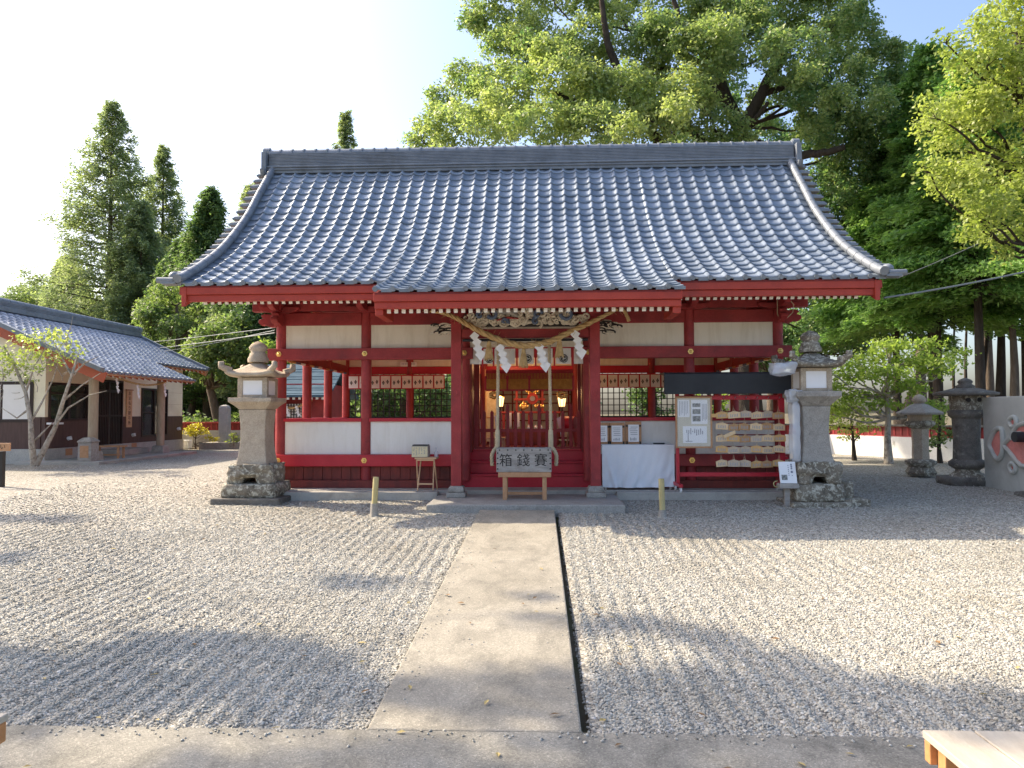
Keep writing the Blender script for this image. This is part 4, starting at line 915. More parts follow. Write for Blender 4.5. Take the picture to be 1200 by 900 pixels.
ob = thing('offering_box', 'weathered grey wooden offering box with three black characters', 'box', (XC, 11.1, ztop)); x0, x1 = X_(581.5,10.96), X_(646,10.96); h = Z_(525.5,10.96)-ztop
m = MB(); m.box(x0, x1, 10.96, 10.985, ztop+0.003, ztop+h); m.box(x0, x1, 11.30, 11.325, ztop+0.003, ztop+h); m.box(x0, x0+0.03, 10.986, 11.30, ztop+0.003, ztop+h-0.002); m.box(x1-0.03, x1, 10.986, 11.30, ztop+0.003, ztop+h-0.002); m.box(x0+0.03, x1-0.03, 10.986, 11.30, ztop+0.003, ztop+0.03)
m.build('box_body', M['grey_wood'], ob, bevel=0.006)
m = MB()
for k in range(9): x = x0+0.05+(x1-x0-0.1)*k/8; m.obox((x, 11.14, ztop+h-0.03), (0.028,0,0), (0,0.30,0), (0,0,0.035))
m.build('slats', M['grey_wood'], ob)
for ch, px in (('箱',592.5), ('錢',613), ('賽',633.5)): textmesh(ch, 0.205, M['ink'], (X_(px,10.96), 10.9585, ztop+h*0.47), (1,0,0), (0,0,1), 'character', ob, 0.003)
m = MB()
for k in range(7): m.ball((x0+0.05+(x1-x0-0.1)*k/6, 10.958, ztop+h-0.025), (0.011,0.006,0.011), 8, 5)
for s in (x0+0.02, x1-0.02):
    for k in range(4): m.ball((s, 10.958, ztop+0.05+k*(h-0.12)/3), (0.012,0.006,0.012), 8, 5)
m.build('nail_heads', M['dark_lattice'], ob)

# ---- folding table with a box and a bottle at the left
yt = 11.85; t = thing('folding_table', 'small pale folding table beside the left porch pillar', 'table', (X_(500,yt), yt, PL)); xa, xb = X_(487.5,yt), X_(513,yt); zt = Z_(535.5, yt)
MB().box(xa, xb, yt-0.13, yt+0.15, zt-0.028, zt).build('table_top', M['pale_wood'], t, bevel=0.006)
for x, s in ((xa+0.05, 1), (xb-0.06, -1)):
    for d in (1, -1):
        m = MB(); m.bar((x-s*0.02+d*s*0.018, yt-d*0.12, PL), (x+d*s*0.018, yt+d*0.11, zt-0.03), 0.018, 0.034); m.build('leg', M['pale_wood'], t, bevel=0.003)
m = MB(); m.box(xa+0.04, xb-0.05, yt-0.10, yt-0.08, PL+0.09, PL+0.115); m.box(xa+0.04, xb-0.05, yt-0.12, yt-0.105, zt-0.055, zt-0.03); m.build('stretcher', M['pale_wood'], t, bevel=0.003)
t = thing('paper_covered_box', 'small box with a yellowed paper front on the folding table', 'box', (X_(492,yt), yt, zt+0.002)); xa, xb = X_(483,yt-0.05), X_(502.5,yt-0.05); zc = Z_(522, yt)
MB().box(xa, xb, yt-0.10, yt+0.10, zt+0.002, zc).build('box_body', M['grey_wood'], t, bevel=0.006); MB().box(xa+0.006, xb-0.012, yt-0.106, yt-0.1005, zt+0.01, zc-0.012).build('paper_front', surf('yellowed_paper', (0.66,0.58,0.36), (0.74,0.66,0.44), 5.0, 0.8, bs=0.1), t)
m = MB(); rg = random.Random(8)
for k in range(5):
    for j in range(6):
        if rg.random() < 0.75: m.cbox((xa+0.04+k*0.042+rg.uniform(-.004,.004), yt-0.1075, zc-0.035-j*0.022), (0.014,0.002,0.014))
m.build('lettering', M['print'], t)
MB().box(xa+0.01, xb-0.01, yt-0.09, yt+0.09, zc+0.001, zc+0.018).build('box_lid', M['dark_lattice'], t, bevel=0.004)
t = thing('clear_bottle', 'small clear bottle on the right end of the folding table', 'bottle', (X_(511,yt), yt, zt+0.002)); MB().lathe([(0.03,0.0),(0.033,0.01),(0.033,0.075),(0.02,0.10),(0.011,0.115),(0.011,0.15)], (X_(511,yt), yt+0.02, zt+0.002), 16).build('bottle_body', M['bottle_glass'], t)

# ---- cloth covered table at the right with three paper notices
yt = 11.86; xa, xb = X_(705,yt), X_(789.5,yt); zt = Z_(521.5, yt)
t = thing('long_table', 'dark legged table hidden beneath the white cloth', 'table', ((xa+xb)/2, yt+0.28, PL))
MB().box(xa+0.02, xb-0.02, yt+0.015, yt+0.34, zt-0.03, zt-0.004).build('table_top', M['dark_lattice'], t)
for x in (xa+0.06, xb-0.06):
    for y in (yt+0.06, yt+0.30): MB().box(x-0.016, x+0.016, y-0.016, y+0.016, PL, zt-0.031).build('leg', M['steel'], t)
tc = thing('tablecloth', 'pale white cloth hanging over the long table front', 'tablecloth', ((xa+xb)/2, yt, PL+0.05)); m = MB(); nx, nz = 60, 26; vs = []
zb = Z_(570.5, yt)
for j in range(nz+1):
    for i in range(nx+1):
        u = i/nx; v = j/nz; x = xa+(xb-xa)*u; ed = min(u, 1-u)
        fold = 0.012*math.sin(u*17+v*1.2)*v + 0.010*math.sin((u+v*0.5)*31)*v*v + 0.022*math.exp(-((u-v*0.16-0.02)/0.025)**2)*v - 0.02*math.exp(-((1-u-v*0.12-0.02)/0.03)**2)*v + 0.006*math.sin(u*57+v*9)*v
        vs.append((x, yt-0.02-1.7*fold, zt-(zt-zb+0.012*math.sin(u*3.0+0.4))*v))
m.add(vs, [(j*(nx+1)+i, j*(nx+1)+i+1, (j+1)*(nx+1)+i+1, (j+1)*(nx+1)+i) for j in range(nz) for i in range(nx)], True)
m.box(xa, xb, yt-0.001, yt+0.35, zt+0.0, zt+0.004); m.build('cloth', M['cloth'], tc, fix=False)
for i, (p0, p1, pt, lb) in enumerate(((704.5,711.5,500,'printed notice clipped to a frame, nearest the right porch pillar'), (716.5,729,500,'middle printed notice of three standing on the white table'), (736,748.5,499,'printed notice standing farthest right on the white table'))):
    yy = yt+0.12; x0, x1 = X_(p0,yy), X_(p1,yy); z1 = Z_(pt-1,yy); z0 = Z_(518,yy)
    if i == 0: x0 = x1-(X_(729,yy)-X_(716.5,yy))
    f = thing('printed_notice', lb, 'notice', ((x0+x1)/2, yy, zt+0.006), 'notices on the white table'); m = MB()
    m.box(x0-0.045, x1+0.045, yy+0.025, yy+0.05, zt+0.006, z1+0.05); m.build('easel_board', M['tan_wood'], f, bevel=0.004)
    MB().box(x0, x1, yy, yy+0.012, z0, z1).build('sheet', M['paper'], f); m = MB(); rg = random.Random(20+i)
    for k in range(5): m.box(x0+0.02+rg.uniform(0,0.02), x1-0.02-rg.uniform(0,0.02), yy-0.003, yy-0.0005, z1-0.045-k*0.030, z1-0.036-k*0.030)
    for k in range(5): m.box(x0+0.03+k*0.022, x0+0.042+k*0.022, yy-0.003, yy-0.0005, z0+0.02, z0+0.05+rg.uniform(0,0.02))
    m.build('lettering', M['print'], f)
    m = MB()
    for s in (x0-0.02, x1+0.02): m.cbox((s, yy+0.012, z1-0.02), (0.03,0.02,0.03)); m.cbox((s, yy+0.01, zt+0.03), (0.02,0.05,0.045))
    m.build('clip', M['dark_lattice'], f)
q = at(772, 520, yt+0.1); t = thing('dark_tray', 'small dark tray on the right end of the white table', 'tray', (q.x, q.y, zt+0.005)); MB().sq([(0.085,0),(0.095,0.022)], (q.x, q.y, zt+0.005), aspect=0.5).build('tray_body', M['black_wood'], t, bevel=0.004)
# ================================================================== VOTIVE PLAQUE RACK
yk = 11.60; kz = PL
xa, xb = X_(791.5,yk), X_(918.5,yk); zr1 = Z_(463, yk); zr0 = Z_(441.5, yk)
rk = thing('plaque_rack', 'red wheeled rack with a black roof board for votive plaques', 'rack', ((xa+xb)/2, yk, kz))
m = MB(); ra, rb = X_(778,yk-0.1), X_(930,yk-0.1)
m.prism([(0,zr1),(0,zr0+0.02),(0.06,zr0+0.05),(0.42,zr0+0.06),(0.42,zr0+0.03),(0.05,zr0+0.0),(0.04,zr1)], (ra, yk-0.16, 0), (0,1,0), (0,0,1), (rb-ra,0,0)); m.build('roof_board', M['black_wood'], rk, bevel=0.006)
for x in (xa+0.025, xb-0.04):
    w = 0.025 if x < 0.5*(xa+xb) else 0.045
    MB().box(x-w, x+w, yk-0.03, yk+0.03, kz+0.14, zr0+0.02).build('rack_post', M['red_bright'], rk, bevel=0.005)
for z, h in ((Z_(467,yk), 0.07), (Z_(556,yk), 0.065)): MB().box(xa+0.052, xb-0.087, yk-0.022, yk+0.022, z-h/2, z+h/2).build('rack_rail', M['red_bright'], rk, bevel=0.005)
for x in (xa+0.025, xb-0.04):
    MB().box(x-0.03, x+0.03, yk-0.26, yk+0.26, kz+0.085, kz+0.138).build('rack_foot', M['red_bright'], rk, bevel=0.006)
    for y in (yk-0.22, yk+0.22):
        c = sub(MB().tube([(x-0.013,y,kz+0.042),(x+0.013,y,kz+0.042)], 0.041, 18).build('caster', M['white_metal'], rk))
        m = MB(); m.tube([(x-0.0135,y,kz+0.042),(x+0.0135,y,kz+0.042)], 0.02, 12); m.box(x-0.022, x-0.015, y-0.018, y+0.018, kz+0.04, kz+0.084); m.box(x+0.015, x+0.022, y-0.018, y+0.018, kz+0.04, kz+0.084); m.build('caster_fork', M['steel'], c)
MB().cbox((xb-0.02, yk-0.0, Z_(539,yk)), (0.12,0.07,0.10)).build('rack_block', M['red_bright'], rk, bevel=0.006)
m = MB()
for k in range(6): q = at(848+13.0*k, 466.5, yk-0.035); m.tube([q+Vector((0,0.01,0.0)), q+Vector((0,-0.02,0.0)), q+Vector((0,-0.03,0.02))], 0.006, 6)
for j in range(4):
    for k in range(6): q = at(848+13.0*k, 482+13.6*j, yk+0.0); m.tube([q+Vector((0,0.02,0)), q+Vector((0,-0.03,0)), q+Vector((0,-0.035,0.012))], 0.004, 6)
m.build('hook', M['steel'], rk)
for j in range(4): z = Z_(483+13.6*j, yk+0.015); MB().box(xa+0.66, xb-0.087, yk+0.012, yk+0.026, z-0.010, z+0.010).build('plaque_rail', M['red_dark'], rk)
# framed notice board hung on the rack
nb = thing('notice_board', 'cream notice board in a pale wood frame on the rack', 'notice board', at(813,525,yk-0.06)); yn = yk-0.062
x0, x1, z1, z0 = X_(791.5,yn), X_(834.5,yn), Z_(465.5,yn), Z_(525.5,yn)
MB().box(x0+0.02, x1-0.02, yn, yn+0.02, z0+0.02, z1-0.02).build('backing', surf('cream_board', (0.60,0.55,0.42), (0.66,0.61,0.48), 3.0, 0.7, bs=0.05), nb)
m = MB()
m.box(x0, x0+0.028, yn-0.012, yn+0.022, z0, z1); m.box(x1-0.028, x1, yn-0.012, yn+0.022, z0, z1); m.box(x0+0.0285, x1-0.0285, yn-0.012, yn+0.022, z1-0.028, z1); m.box(x0+0.0285, x1-0.0285, yn-0.012, yn+0.022, z0, z0+0.028)
m.build('frame', M['tan_wood'], nb, bevel=0.004)
def sheetp(a, b, c, d, nm='sheet'): return sub(MB().box(X_(a,yn), X_(b,yn), yn-0.004, yn-0.001, Z_(d,yn), Z_(c,yn)).build(nm, M['paper'], nb))
s1 = sheetp(794.5,808,469.5,489.5); m = MB()
for k in range(6): x = X_(796.3+1.9*k,yn); m.box(x-0.004, x+0.004, yn-0.006, yn-0.0045, Z_(488,yn)+0.02*(k % 3), Z_(471,yn))
m.build('lettering', M['print'], s1)
s2 = sheetp(810,829,469.5,497.5); m = MB()
for a, b in ((473.5,477.8),(480.2,486),(488.2,494.5)): m.box(X_(811.5,yn), X_(820.8,yn), yn-0.006, yn-0.0045, Z_(b,yn), Z_(a,yn))
m.build('photograph', M['photo_grey'], s2); m = MB()
for k in range(4): x = X_(823+1.6*k,yn); m.box(x-0.004, x+0.004, yn-0.006, yn-0.0045, Z_(494-2*(k % 2),yn), Z_(474,yn))
m.build('lettering', M['print'], s2)
s3 = sheetp(800,828,500,519.5); m = MB(); rg = random.Random(3)
for k in range(9): m.box(X_(804+2.3*k,yn), X_(804.8+2.3*k,yn)+0.004, yn-0.006, yn-0.0045, Z_(509+rg.uniform(-2,2),yn), Z_(504+rg.uniform(-2,2),yn))
m.box(X_(803,yn), X_(811,yn), yn-0.006, yn-0.0045, Z_(518,yn), Z_(517,yn)); m.box(X_(805.5,yn), X_(806.5,yn), yn-0.006, yn-0.0045, Z_(517,yn), Z_(508,yn)); m.build('lettering', M['print'], s3)
MB().box(x0+0.0285, x1-0.0285, yn-0.010, yn-0.008, z0+0.0285, z1-0.0285).build('glass', glass('notice_glass', (0.9,0.92,0.92), 0.06, 0.08), nb)
# thirty plaques hung in five rows; every one is a thing
tones = [('honey', surf('honey_plaque_wood', (0.62,0.36,0.13), (0.72,0.45,0.19), 5.0, 0.55, (8,1,2))), ('pale', surf('pale_plaque_wood', (0.70,0.50,0.28), (0.78,0.58,0.35), 5.0, 0.55, (8,1,2))),
         ('greyed', surf('greyed_plaque_wood', (0.50,0.39,0.27), (0.60,0.48,0.35), 5.0, 0.65, (8,1,2))), ('brown', surf('brown_plaque_wood', (0.46,0.25,0.11), (0.56,0.33,0.16), 5.0, 0.6, (8,1,2)))]
rows = ['top', 'second', 'middle', 'fourth', 'bottom']; cols = ['first', 'second', 'third', 'fourth', 'fifth', 'last']
proto = None; rg = random.Random(21); pt = [[0,1,2,1,2,3],[1,3,3,1,3,1],[1,0,3,2,1,0],[0,2,2,0,1,1],[1,2,2,0,3,0]]
for j, py in enumerate((486, 500, 514, 526.5, 543.5)):
    for k in range(6):
        c = at(846.5+13.3*k+rg.uniform(-0.8,0.8), py+rg.uniform(-0.8,0.8), yk-0.10+rg.uniform(-0.02,0.012)); tn, mt = tones[pt[j][k]]
        if proto is None:
            t = thing('votive_plaque', 'x', 'votive plaque', (0,0,0), 'wooden votive plaques on the rack')
            MB().prism([(-0.073,-0.045),(0.073,-0.045),(0.073,0.028),(0.0,0.05),(-0.073,0.028)], (0,0,0), (1,0,0), (0,0,1), (0,0.009,0)).build('plaque_board', mt, t, bevel=0.002)
            m = MB(); m.tube([(-0.012,-0.002,0.033),(0,0.004,0.12),(0.012,-0.002,0.033)], 0.0028, 5); m.build('cord', M['hemp'], t)
            m = MB()
            for q in range(5): m.box(-0.045+q*0.02, -0.036+q*0.02, -0.0015, -0.0003, -0.028, 0.012-0.006*(q % 2))
            m.build('lettering', M['print'], t); proto = t
        else: t = copy_tree(proto)
        t.location = c; t.scale = (1.28,1.0,1.2); t.rotation_euler = (R(rg.uniform(-7,2)), R(rg.uniform(-5,5)), R(rg.uniform(-16,16)))
        for ch in t.children:
            if ch.name.startswith('plaque_board') and j+k > 0: recolor(ch, mt)
        t['label'] = '%s wooden plaque, %s from the notice board in the %s row of the rack' % (tn, cols[k], rows[j])
# two extra plaques tucked across the rows
for px, py, rz, lb in ((855,509,-24,'pale long wooden tag slanting across the middle row of the rack'), (837,487,0,'tiny honey plaque tucked against the notice board frame')):
    t = thing('wooden_tag', lb, 'wooden tag', at(px,py,yk-0.125)); c = at(px,py,yk-0.13); w = 0.10 if rz else 0.045
    d = Vector((math.cos(R(rz)),0,-math.sin(R(rz)))); m = MB(); m.obox(c, d*w*2, (0,0.008,0), d.cross(Vector((0,1,0)))*(-0.055)); m.build('tag_board', tones[1][1] if rz else tones[0][1], t, bevel=0.003)

# ---- paper sign on a wooden stand, right of the rack
ys = 11.0; g0 = gz(ys)
t = thing('paper_sign', 'white printed sign on a short wooden stand by the rack', 'sign', (X_(921,ys), ys, g0))
xp = X_(921,ys); MB().box(xp-0.038, xp+0.038, ys, ys+0.05, g0-0.05, Z_(571,ys)).build('sign_post', M['grey_wood'], t, bevel=0.004)
MB().box(X_(910,ys), X_(932,ys), ys-0.10, ys+0.06, Z_(571.5,ys), Z_(566,ys)).build('sign_ledge', M['grey_wood'], t, bevel=0.004)
z0, z1 = Z_(566,ys)+0.003, Z_(541.5,ys); x0, x1 = X_(911,ys), X_(930.5,ys); A = Vector((x0, ys-0.08, z0)); ux = Vector((x1-x0,0,0)); uz = Vector((0,0.09,z1-z0)); nn = ux.cross(uz).normalized()
m = MB(); m.obox(A+ux/2+uz/2, ux, nn*0.02, uz); m.build('sign_board', M['paper'], t, bevel=0.003)
m = MB(); rg = random.Random(5)
sgn = 1 if nn.y < 0 else -1
nn = nn*sgn
def glyph(u, v, w, h):
    c = A+ux*u+uz*v+nn*0.0115; a, b = ux.normalized(), uz.normalized()
    m.obox(c, a*w, nn*0.002, b*h*0.2); m.obox(c+b*h*0.34, a*w*0.8, nn*0.002, b*h*0.18); m.obox(c-b*h*0.3, a*w*0.9, nn*0.002, b*h*0.18); m.obox(c, a*w*0.22, nn*0.0025, b*h)
for k, v in enumerate((0.86,0.77,0.68)): glyph(0.74, v, 0.026, 0.026)
glyph(0.74, 0.52, 0.036, 0.034); glyph(0.74, 0.36, 0.012, 0.014)
for k in range(6): glyph(0.55, 0.82-0.09*k, 0.012, 0.016)
m.build('lettering', surf('navy_print', (0.08,0.09,0.16), (0.12,0.13,0.2), 10, 0.6, bs=0), t)
m = MB(); m.obox(A+ux*0.27+uz*0.27+nn*0.0115, ux*0.34, nn*0.002, uz*0.24); m.build('printed_picture', M['photo_grey'], t)
m = MB(); m.tube([(X_(908.5,ys)+0.05*math.cos(a), ys-0.02, Z_(567,ys)+0.045*math.sin(a)) for a in np.linspace(1.4, 4.9, 10)], 0.008, 6); m.build('wire_loop', M['bamboo'], t)
# ---- two short posts in the gravel
for px, pt_, pb, pg, mt, lb in ((440,559,590,605,'bamboo','yellowish short wooden post with a grey base, left of the path'), (774.5,561,597,607,'bamboo','short wooden post with a grey base, right of the path in shade')):
    yy = 10.1; g0 = gz(yy); t = thing('short_post', lb, 'post', (X_(px,yy), yy, g0), 'short posts flanking the path'); x = X_(px,yy); zt = Z_(pt_,yy); zb = Z_(pb,yy); lean = 0.02 if px < 600 else -0.01
    MB().tube([(x-lean*0.5, yy, zb-0.04),(x+lean*0.6, yy, zt)], 0.040, 14).build('post', M[mt], t, bevel=0.004); MB().lathe([(0.062,-0.05),(0.058,0.02),(0.05,zb-g0)], (x-lean*0.5, yy, g0), 16).build('post_base', M['stone_grey'], t, bevel=0.004)
# ---- plank benches at the lower corners
def bench(name, label, x0, x1, y0, y1, zt, n, along_y=True):
    g0 = gz(y0)+0.05; t = thing(name, label, 'bench', ((x0+x1)/2, (y0+y1)/2, g0), 'plank benches on the forecourt'); w = (x1-x0)/n
    for k in range(n):
        MB().box(x0+k*w+0.004, x0+(k+1)*w-0.004, y0, y1, zt-0.028, zt).build('plank', BW, t, bevel=0.004)
    for y, q in ((y1-0.028, -0.075), (y0+0.028, 0.022)):
        MB().box(x0+0.006, x1-0.006, y-0.02, y+0.02, zt-0.105, zt-0.029).build('cross_rail', BO, t, bevel=0.004)
        for x in (x0+0.06, x1-0.06): MB().box(x-0.03, x+0.03, y+q, y+q+0.053, g0, zt-0.030).build('leg', BO, t, bevel=0.004)
    return t
BW = surf('pale_bench_plank', (0.42,0.36,0.28), (0.52,0.46,0.37), 3.0, 0.6, (6,1,6), 0.35, 0.15, 0.002); BO = surf('orange_bench_wood', (0.46,0.20,0.07), (0.56,0.27,0.11), 3.0, 0.55, (2,6,6), 0.35, 0.1)
bench('bench', 'pale plank bench with orange legs, lower right corner', 1.385, 2.50, 1.3, 2.757, 0.44, 6)
bench('bench', 'plank bench just showing its end, lower left corner', -3.22, -2.075, 1.4, 2.803, 0.44, 6)
# ================================================================== STONE LANTERNS
def rough(name, c, d, mat, parent, seed, amp=0.035, sub_=3, bev=0.03, arch=None):
    """a broken, rounded block of stone"""
    b = bmesh.new(); bmesh.ops.create_cube(b, size=1.0); bmesh.ops.subdivide_edges(b, edges=b.edges, cuts=2**sub_-1, use_grid_fill=True)
    from mathutils import noise as mn
    for v in b.verts:
        p = v.co.copy(); q = Vector((p.x, p.y, p.z)); l = max(abs(p.x), abs(p.y), abs(p.z))*2
        r = p.normalized()*0.62; p = p.lerp(r, 0.22)
        w = Vector((p.x*d[0], p.y*d[1], p.z*d[2])); n = mn.noise(w*7+Vector((seed, seed*2, 0)))*amp + mn.noise(w*19+Vector((seed*3, 0, 0)))*amp*0.5
        w += w.normalized()*n
        if arch is not None: w = arch(w)
        v.co = w+Vector(c)-WORLD[parent.name]
    me = bpy.data.meshes.new(name); b.to_mesh(me); b.free(); me.materials.append(mat)
    for p in me.polygons: p.use_smooth = True
    o = bpy.data.objects.new(name, me); COL.objects.link(o); o.parent = parent; return o
def big_lantern(name, label, px, Y, lv, wd, mats, wrapped=False, seed=1):
    """square lantern; lv = pixel heights of each joint, wd = pixel widths (photo scale at depth Y)"""
    x = X_(px, Y); k = Y/F_PX; z = lambda py: at(px, py, Y).z; g0 = gz(Y)
    t = thing(name, label, 'stone lantern', (x, Y, g0), 'stone lanterns of the yard')
    hw = lambda n: wd[n]*k/2
    sl, bl, pw, sh, pf, fb, rf, fi = lv            # tops: slab, block, paw, shaft, platform, firebox, roof, finial
    MB().box(x-hw('slab'), x+hw('slab'), Y-hw('slab')*0.9, Y+hw('slab')*0.9, g0-0.05, z(sl)).build('base_slab', mats['low'], t, bevel=0.02)
    rough('base_block', (x, Y, (z(sl)+z(bl))/2), (2*hw('block'), 2*hw('block')*0.9, z(bl)-z(sl)+0.01), mats['moss'], t, seed, 0.010)
    def arch(w):
        if w.z < 0: u = abs(w.x)/hw('paw'); w = Vector((w.x, w.y*(0.9 if u < .4 else 1), w.z*(0.35 if u < 0.33 else 1.0)))
        return w
    rough('paw_stone', (x, Y, (z(bl)+z(pw))/2), (2*hw('paw'), 2*hw('paw'), z(pw)-z(bl)+0.02), mats['moss'], t, seed+5, 0.05, 4, arch=arch)
    h0, h1 = z(pw)-0.012, z(sh); m = MB(); pr = []
    for i in range(13):
        u = i/12; w = hw('shaft')*(1.0+0.16*(1-u)**3*1.0-0.10*math.sin(math.pi*u)+0.03*u**3); pr.append((w, h0+(h1-h0)*u))
    m.sq(pr, (x, Y, 0)); m.build('shaft', mats['mid'], t, bevel=0.016)
    m = MB(); m.box(x-hw('shaft')*0.5, x+hw('shaft')*0.5, Y-hw('shaft')*0.935, Y-hw('shaft')*0.90, h0+(h1-h0)*0.16, h0+(h1-h0)*0.90); m.build('carved_field', mats['mid'], t, bevel=0.006)
    m = MB(); h2 = z(pf); m.sq([(hw('shaft')*1.0,h1+0.001),(hw('plat')*0.80,h1+(h2-h1)*0.35),(hw('plat')*0.98,h1+(h2-h1)*0.62),(hw('plat'),h1+(h2-h1)*0.66),(hw('plat'),h2)], (x, Y, 0)); m.build('platform', mats['mid'], t, bevel=0.010)
    h3 = z(fb); f = hw('fire'); m = MB(); cz = (h2+h3)/2
    e = f*0.34
    for s in (-1, 1):
        for q in (-1, 1): m.box(*sorted((x+s*f, x+s*(f-e))), *sorted((Y+q*f, Y+q*(f-e))), h2+0.001, h3)
    for s in (-1, 1):
        m.box(x-f+e, x+f-e, *sorted((Y+s*(f-0.004), Y+s*(f-0.07))), h2+0.001, h2+0.05); m.box(x-f+e, x+f-e, *sorted((Y+s*(f-0.004), Y+s*(f-0.07))), h3-0.05, h3)
        m.box(*sorted((x+s*(f-0.004), x+s*(f-0.07))), Y-f+e, Y+f-e, h2+0.001, h2+0.05); m.box(*sorted((x+s*(f-0.004), x+s*(f-0.07))), Y-f+e, Y+f-e, h3-0.05, h3)
    m.build('fire_box', mats['fire'], t, bevel=0.006)
    for s in (-1, 1):
        MB().box(x-f+e*0.9, x+f-e*0.9, *sorted((Y+s*(f-0.018), Y+s*(f-0.03))), h2+0.03, h3-0.03).build('paper_window', M['paper'], t)
        MB().box(*sorted((x+s*(f-0.018), x+s*(f-0.03))), Y-f+e*0.9, Y+f-e*0.9, h2+0.03, h3-0.03).build('paper_window', M['noren'], t)
    # curved roof with raised corners
    h4 = z(rf); r = hw('roof')*0.93; n = 16; vs = []; vb = []
    for i in range(n+1):
        for j in range(n+1):
            u, v = 2*i/n-1, 2*j/n-1; q = max(abs(u), abs(v)); c = min(abs(u), abs(v)); top = h3+0.075+(h4-h3-0.075)*(1-q)**1.0*(1.0)*(0.55+0.45*(1-q))*1.0
            top = h3+0.06+(h4-h3-0.06)*min(1, (1.15*(1-q))**1.35) if q > 0.13 else h4
            top += 0.085*(c*q)**3; vs.append((x+u*r, Y+v*r, top)); vb.append((x+u*r*0.98, Y+v*r*0.98, h3+0.002+0.05*(c*q)**3+0.012*q))
    N1 = (n+1)**2; fs = []
    for i in range(n):
        for j in range(n): a = i*(n+1)+j; fs += [(a, a+n+1, a+n+2, a+1), (N1+a, N1+a+1, N1+a+n+2, N1+a+n+1)]
    for i in range(n):
        for a, b in (((i)*(n+1), (i+1)*(n+1)), (i*(n+1)+n, (i+1)*(n+1)+n), (i, i+1), (n*(n+1)+i, n*(n+1)+i+1)): fs.append((a, b, N1+b, N1+a))
    MB().add(vs+vb, fs, True).build('lantern_roof', mats['roof'], t, bevel=0.0)
    for s in (-1, 1):
        for q in (-1, 1):
            c = Vector((x+s*r*0.97, Y+q*r*0.97, h3+0.135)); dd = Vector((s,q,0)).normalized(); m = MB()
            m.tube([c+dd*(-0.10)+Vector((0,0,-0.02)), c+dd*0.0+Vector((0,0,0.0)), c+dd*0.07+Vector((0,0,0.035)), c+dd*0.075+Vector((0,0,0.075)), c+dd*0.02+Vector((0,0,0.085))], [0.045,0.05,0.048,0.042,0.03], 9)
            m.build('corner_scroll', mats['roof'], t)
    h5 = z(fi); hh = h5-h4; w = hw('fin'); m = MB()
    m.lathe([(w*0.95,h4-0.01),(w*0.98,h4+hh*0.12),(w*0.80,h4+hh*0.30),(w*0.78,h4+hh*0.40),(w*0.62,h4+hh*0.46),(w*0.80,h4+hh*0.58),(w*0.86,h4+hh*0.70),(w*0.62,h4+hh*0.86),(w*0.22,h4+hh*0.97),(w*0.04,h5)], (x, Y, 0), 20); m.build('finial', mats['fin'], t)
    return t, x, z, hw
L_ = big_lantern('stone_lantern', 'tall tan stone lantern with paper windows left of the hall', 302, 11.55, (580.5,565,543.5,480,466.5,443,424,400), dict(slab=80, block=64, paw=52, shaft=32, plat=51, fire=35, roof=62, fin=25),
    dict(low=M['stone_dark'], moss=M['stone_mossy'], mid=M['stone_tan'], fire=M['stone_tan'], roof=M['stone_tan'], fin=M['stone_tan']), seed=3)
R_l, rx, rz, rhw = big_lantern('stone_lantern', 'tall grey stone lantern with plastic wrapped corner right of the hall', 951, 11.25, (585.5,565,540.5,476,459,432,412,387), dict(slab=66, block=54, paw=50, shaft=31, plat=50, fire=35, roof=62, fin=26),
    dict(low=M['stone_mossy'], moss=M['stone_mossy'], mid=M['stone_grey'], fire=M['stone_tan'], roof=M['stone_mossy'], fin=M['stone_mossy']), seed=9)
def wrap(name, c, d, parent, seed):
    return rough(name, c, d, M['plastic'], parent, seed, 0.055, 3)
wrap('plastic_wrap', at(916,432,10.95), (0.34,0.26,0.17), R_l, 40); wrap('plastic_wrap', at(931,505,11.1), (0.11,0.20,0.92), R_l, 44); wrap('plastic_wrap', at(930,464,11.05), (0.18,0.2,0.16), R_l, 47)
t = thing('broken_stone', 'small lichen covered stone block against the right lantern base', 'stone', (X_(990,11.2), 11.2, gz(11.2))); q = at(990,573,11.2); MB().box(q.x-0.25, q.x+0.28, 10.95, 11.4, gz(11.2)-0.02, q.z-0.125).build('stone_step', M['stone_mossy'], t, bevel=0.02); rough('stone_block', q, (0.17,0.22,0.25), M['stone_mossy'], t, 60, 0.012)
# small hexagonal lantern and big dark round lantern at the right
def round_lantern(name, label, px, Y, rows, n, mats, cap_n=6, windows=True):
    x = X_(px, Y); k = Y/F_PX; g0 = gz(Y); t = thing(name, label, 'stone lantern', (x, Y, g0), 'stone lanterns of the yard')
    for nm, prof, nn, mt in rows:
        MB().lathe([(w*k/2, at(px, py, Y).z) for w, py in prof], (x, Y, 0), nn, nn > 8, rot=0.26).build(nm, mats[mt], t, bevel=0.008 if nn <= 8 else 0)
    return t, x
t, x = round_lantern('stone_lantern', 'short hexagonal stone lantern in the sun by the white wall', 1077.5, 14.9,
    [('base_stone', [(30,557),(34,553),(27,547)], 6, 'a'), ('lotus_base', [(22,548),(32,543),(33,540),(24,538)], 18, 'a'), ('shaft', [(19,539),(18,520),(19,502)], 6, 'b'), ('platform', [(20,502),(31,498),(32,495),(26,493)], 18, 'a'), ('fire_box', [(25,494),(27,485)], 6, 'b'),
     ('lantern_roof', [(25,485.5),(50,486),(51,483.5),(34,479),(20,474.5),(10,472.5)], 6, 'c'), ('finial', [(9,473),(14,471),(15,467.5),(10,464),(2,462)], 14, 'b')], 6, dict(a=M['stone_mossy'], b=M['stone_tan'], c=M['stone_grey']))
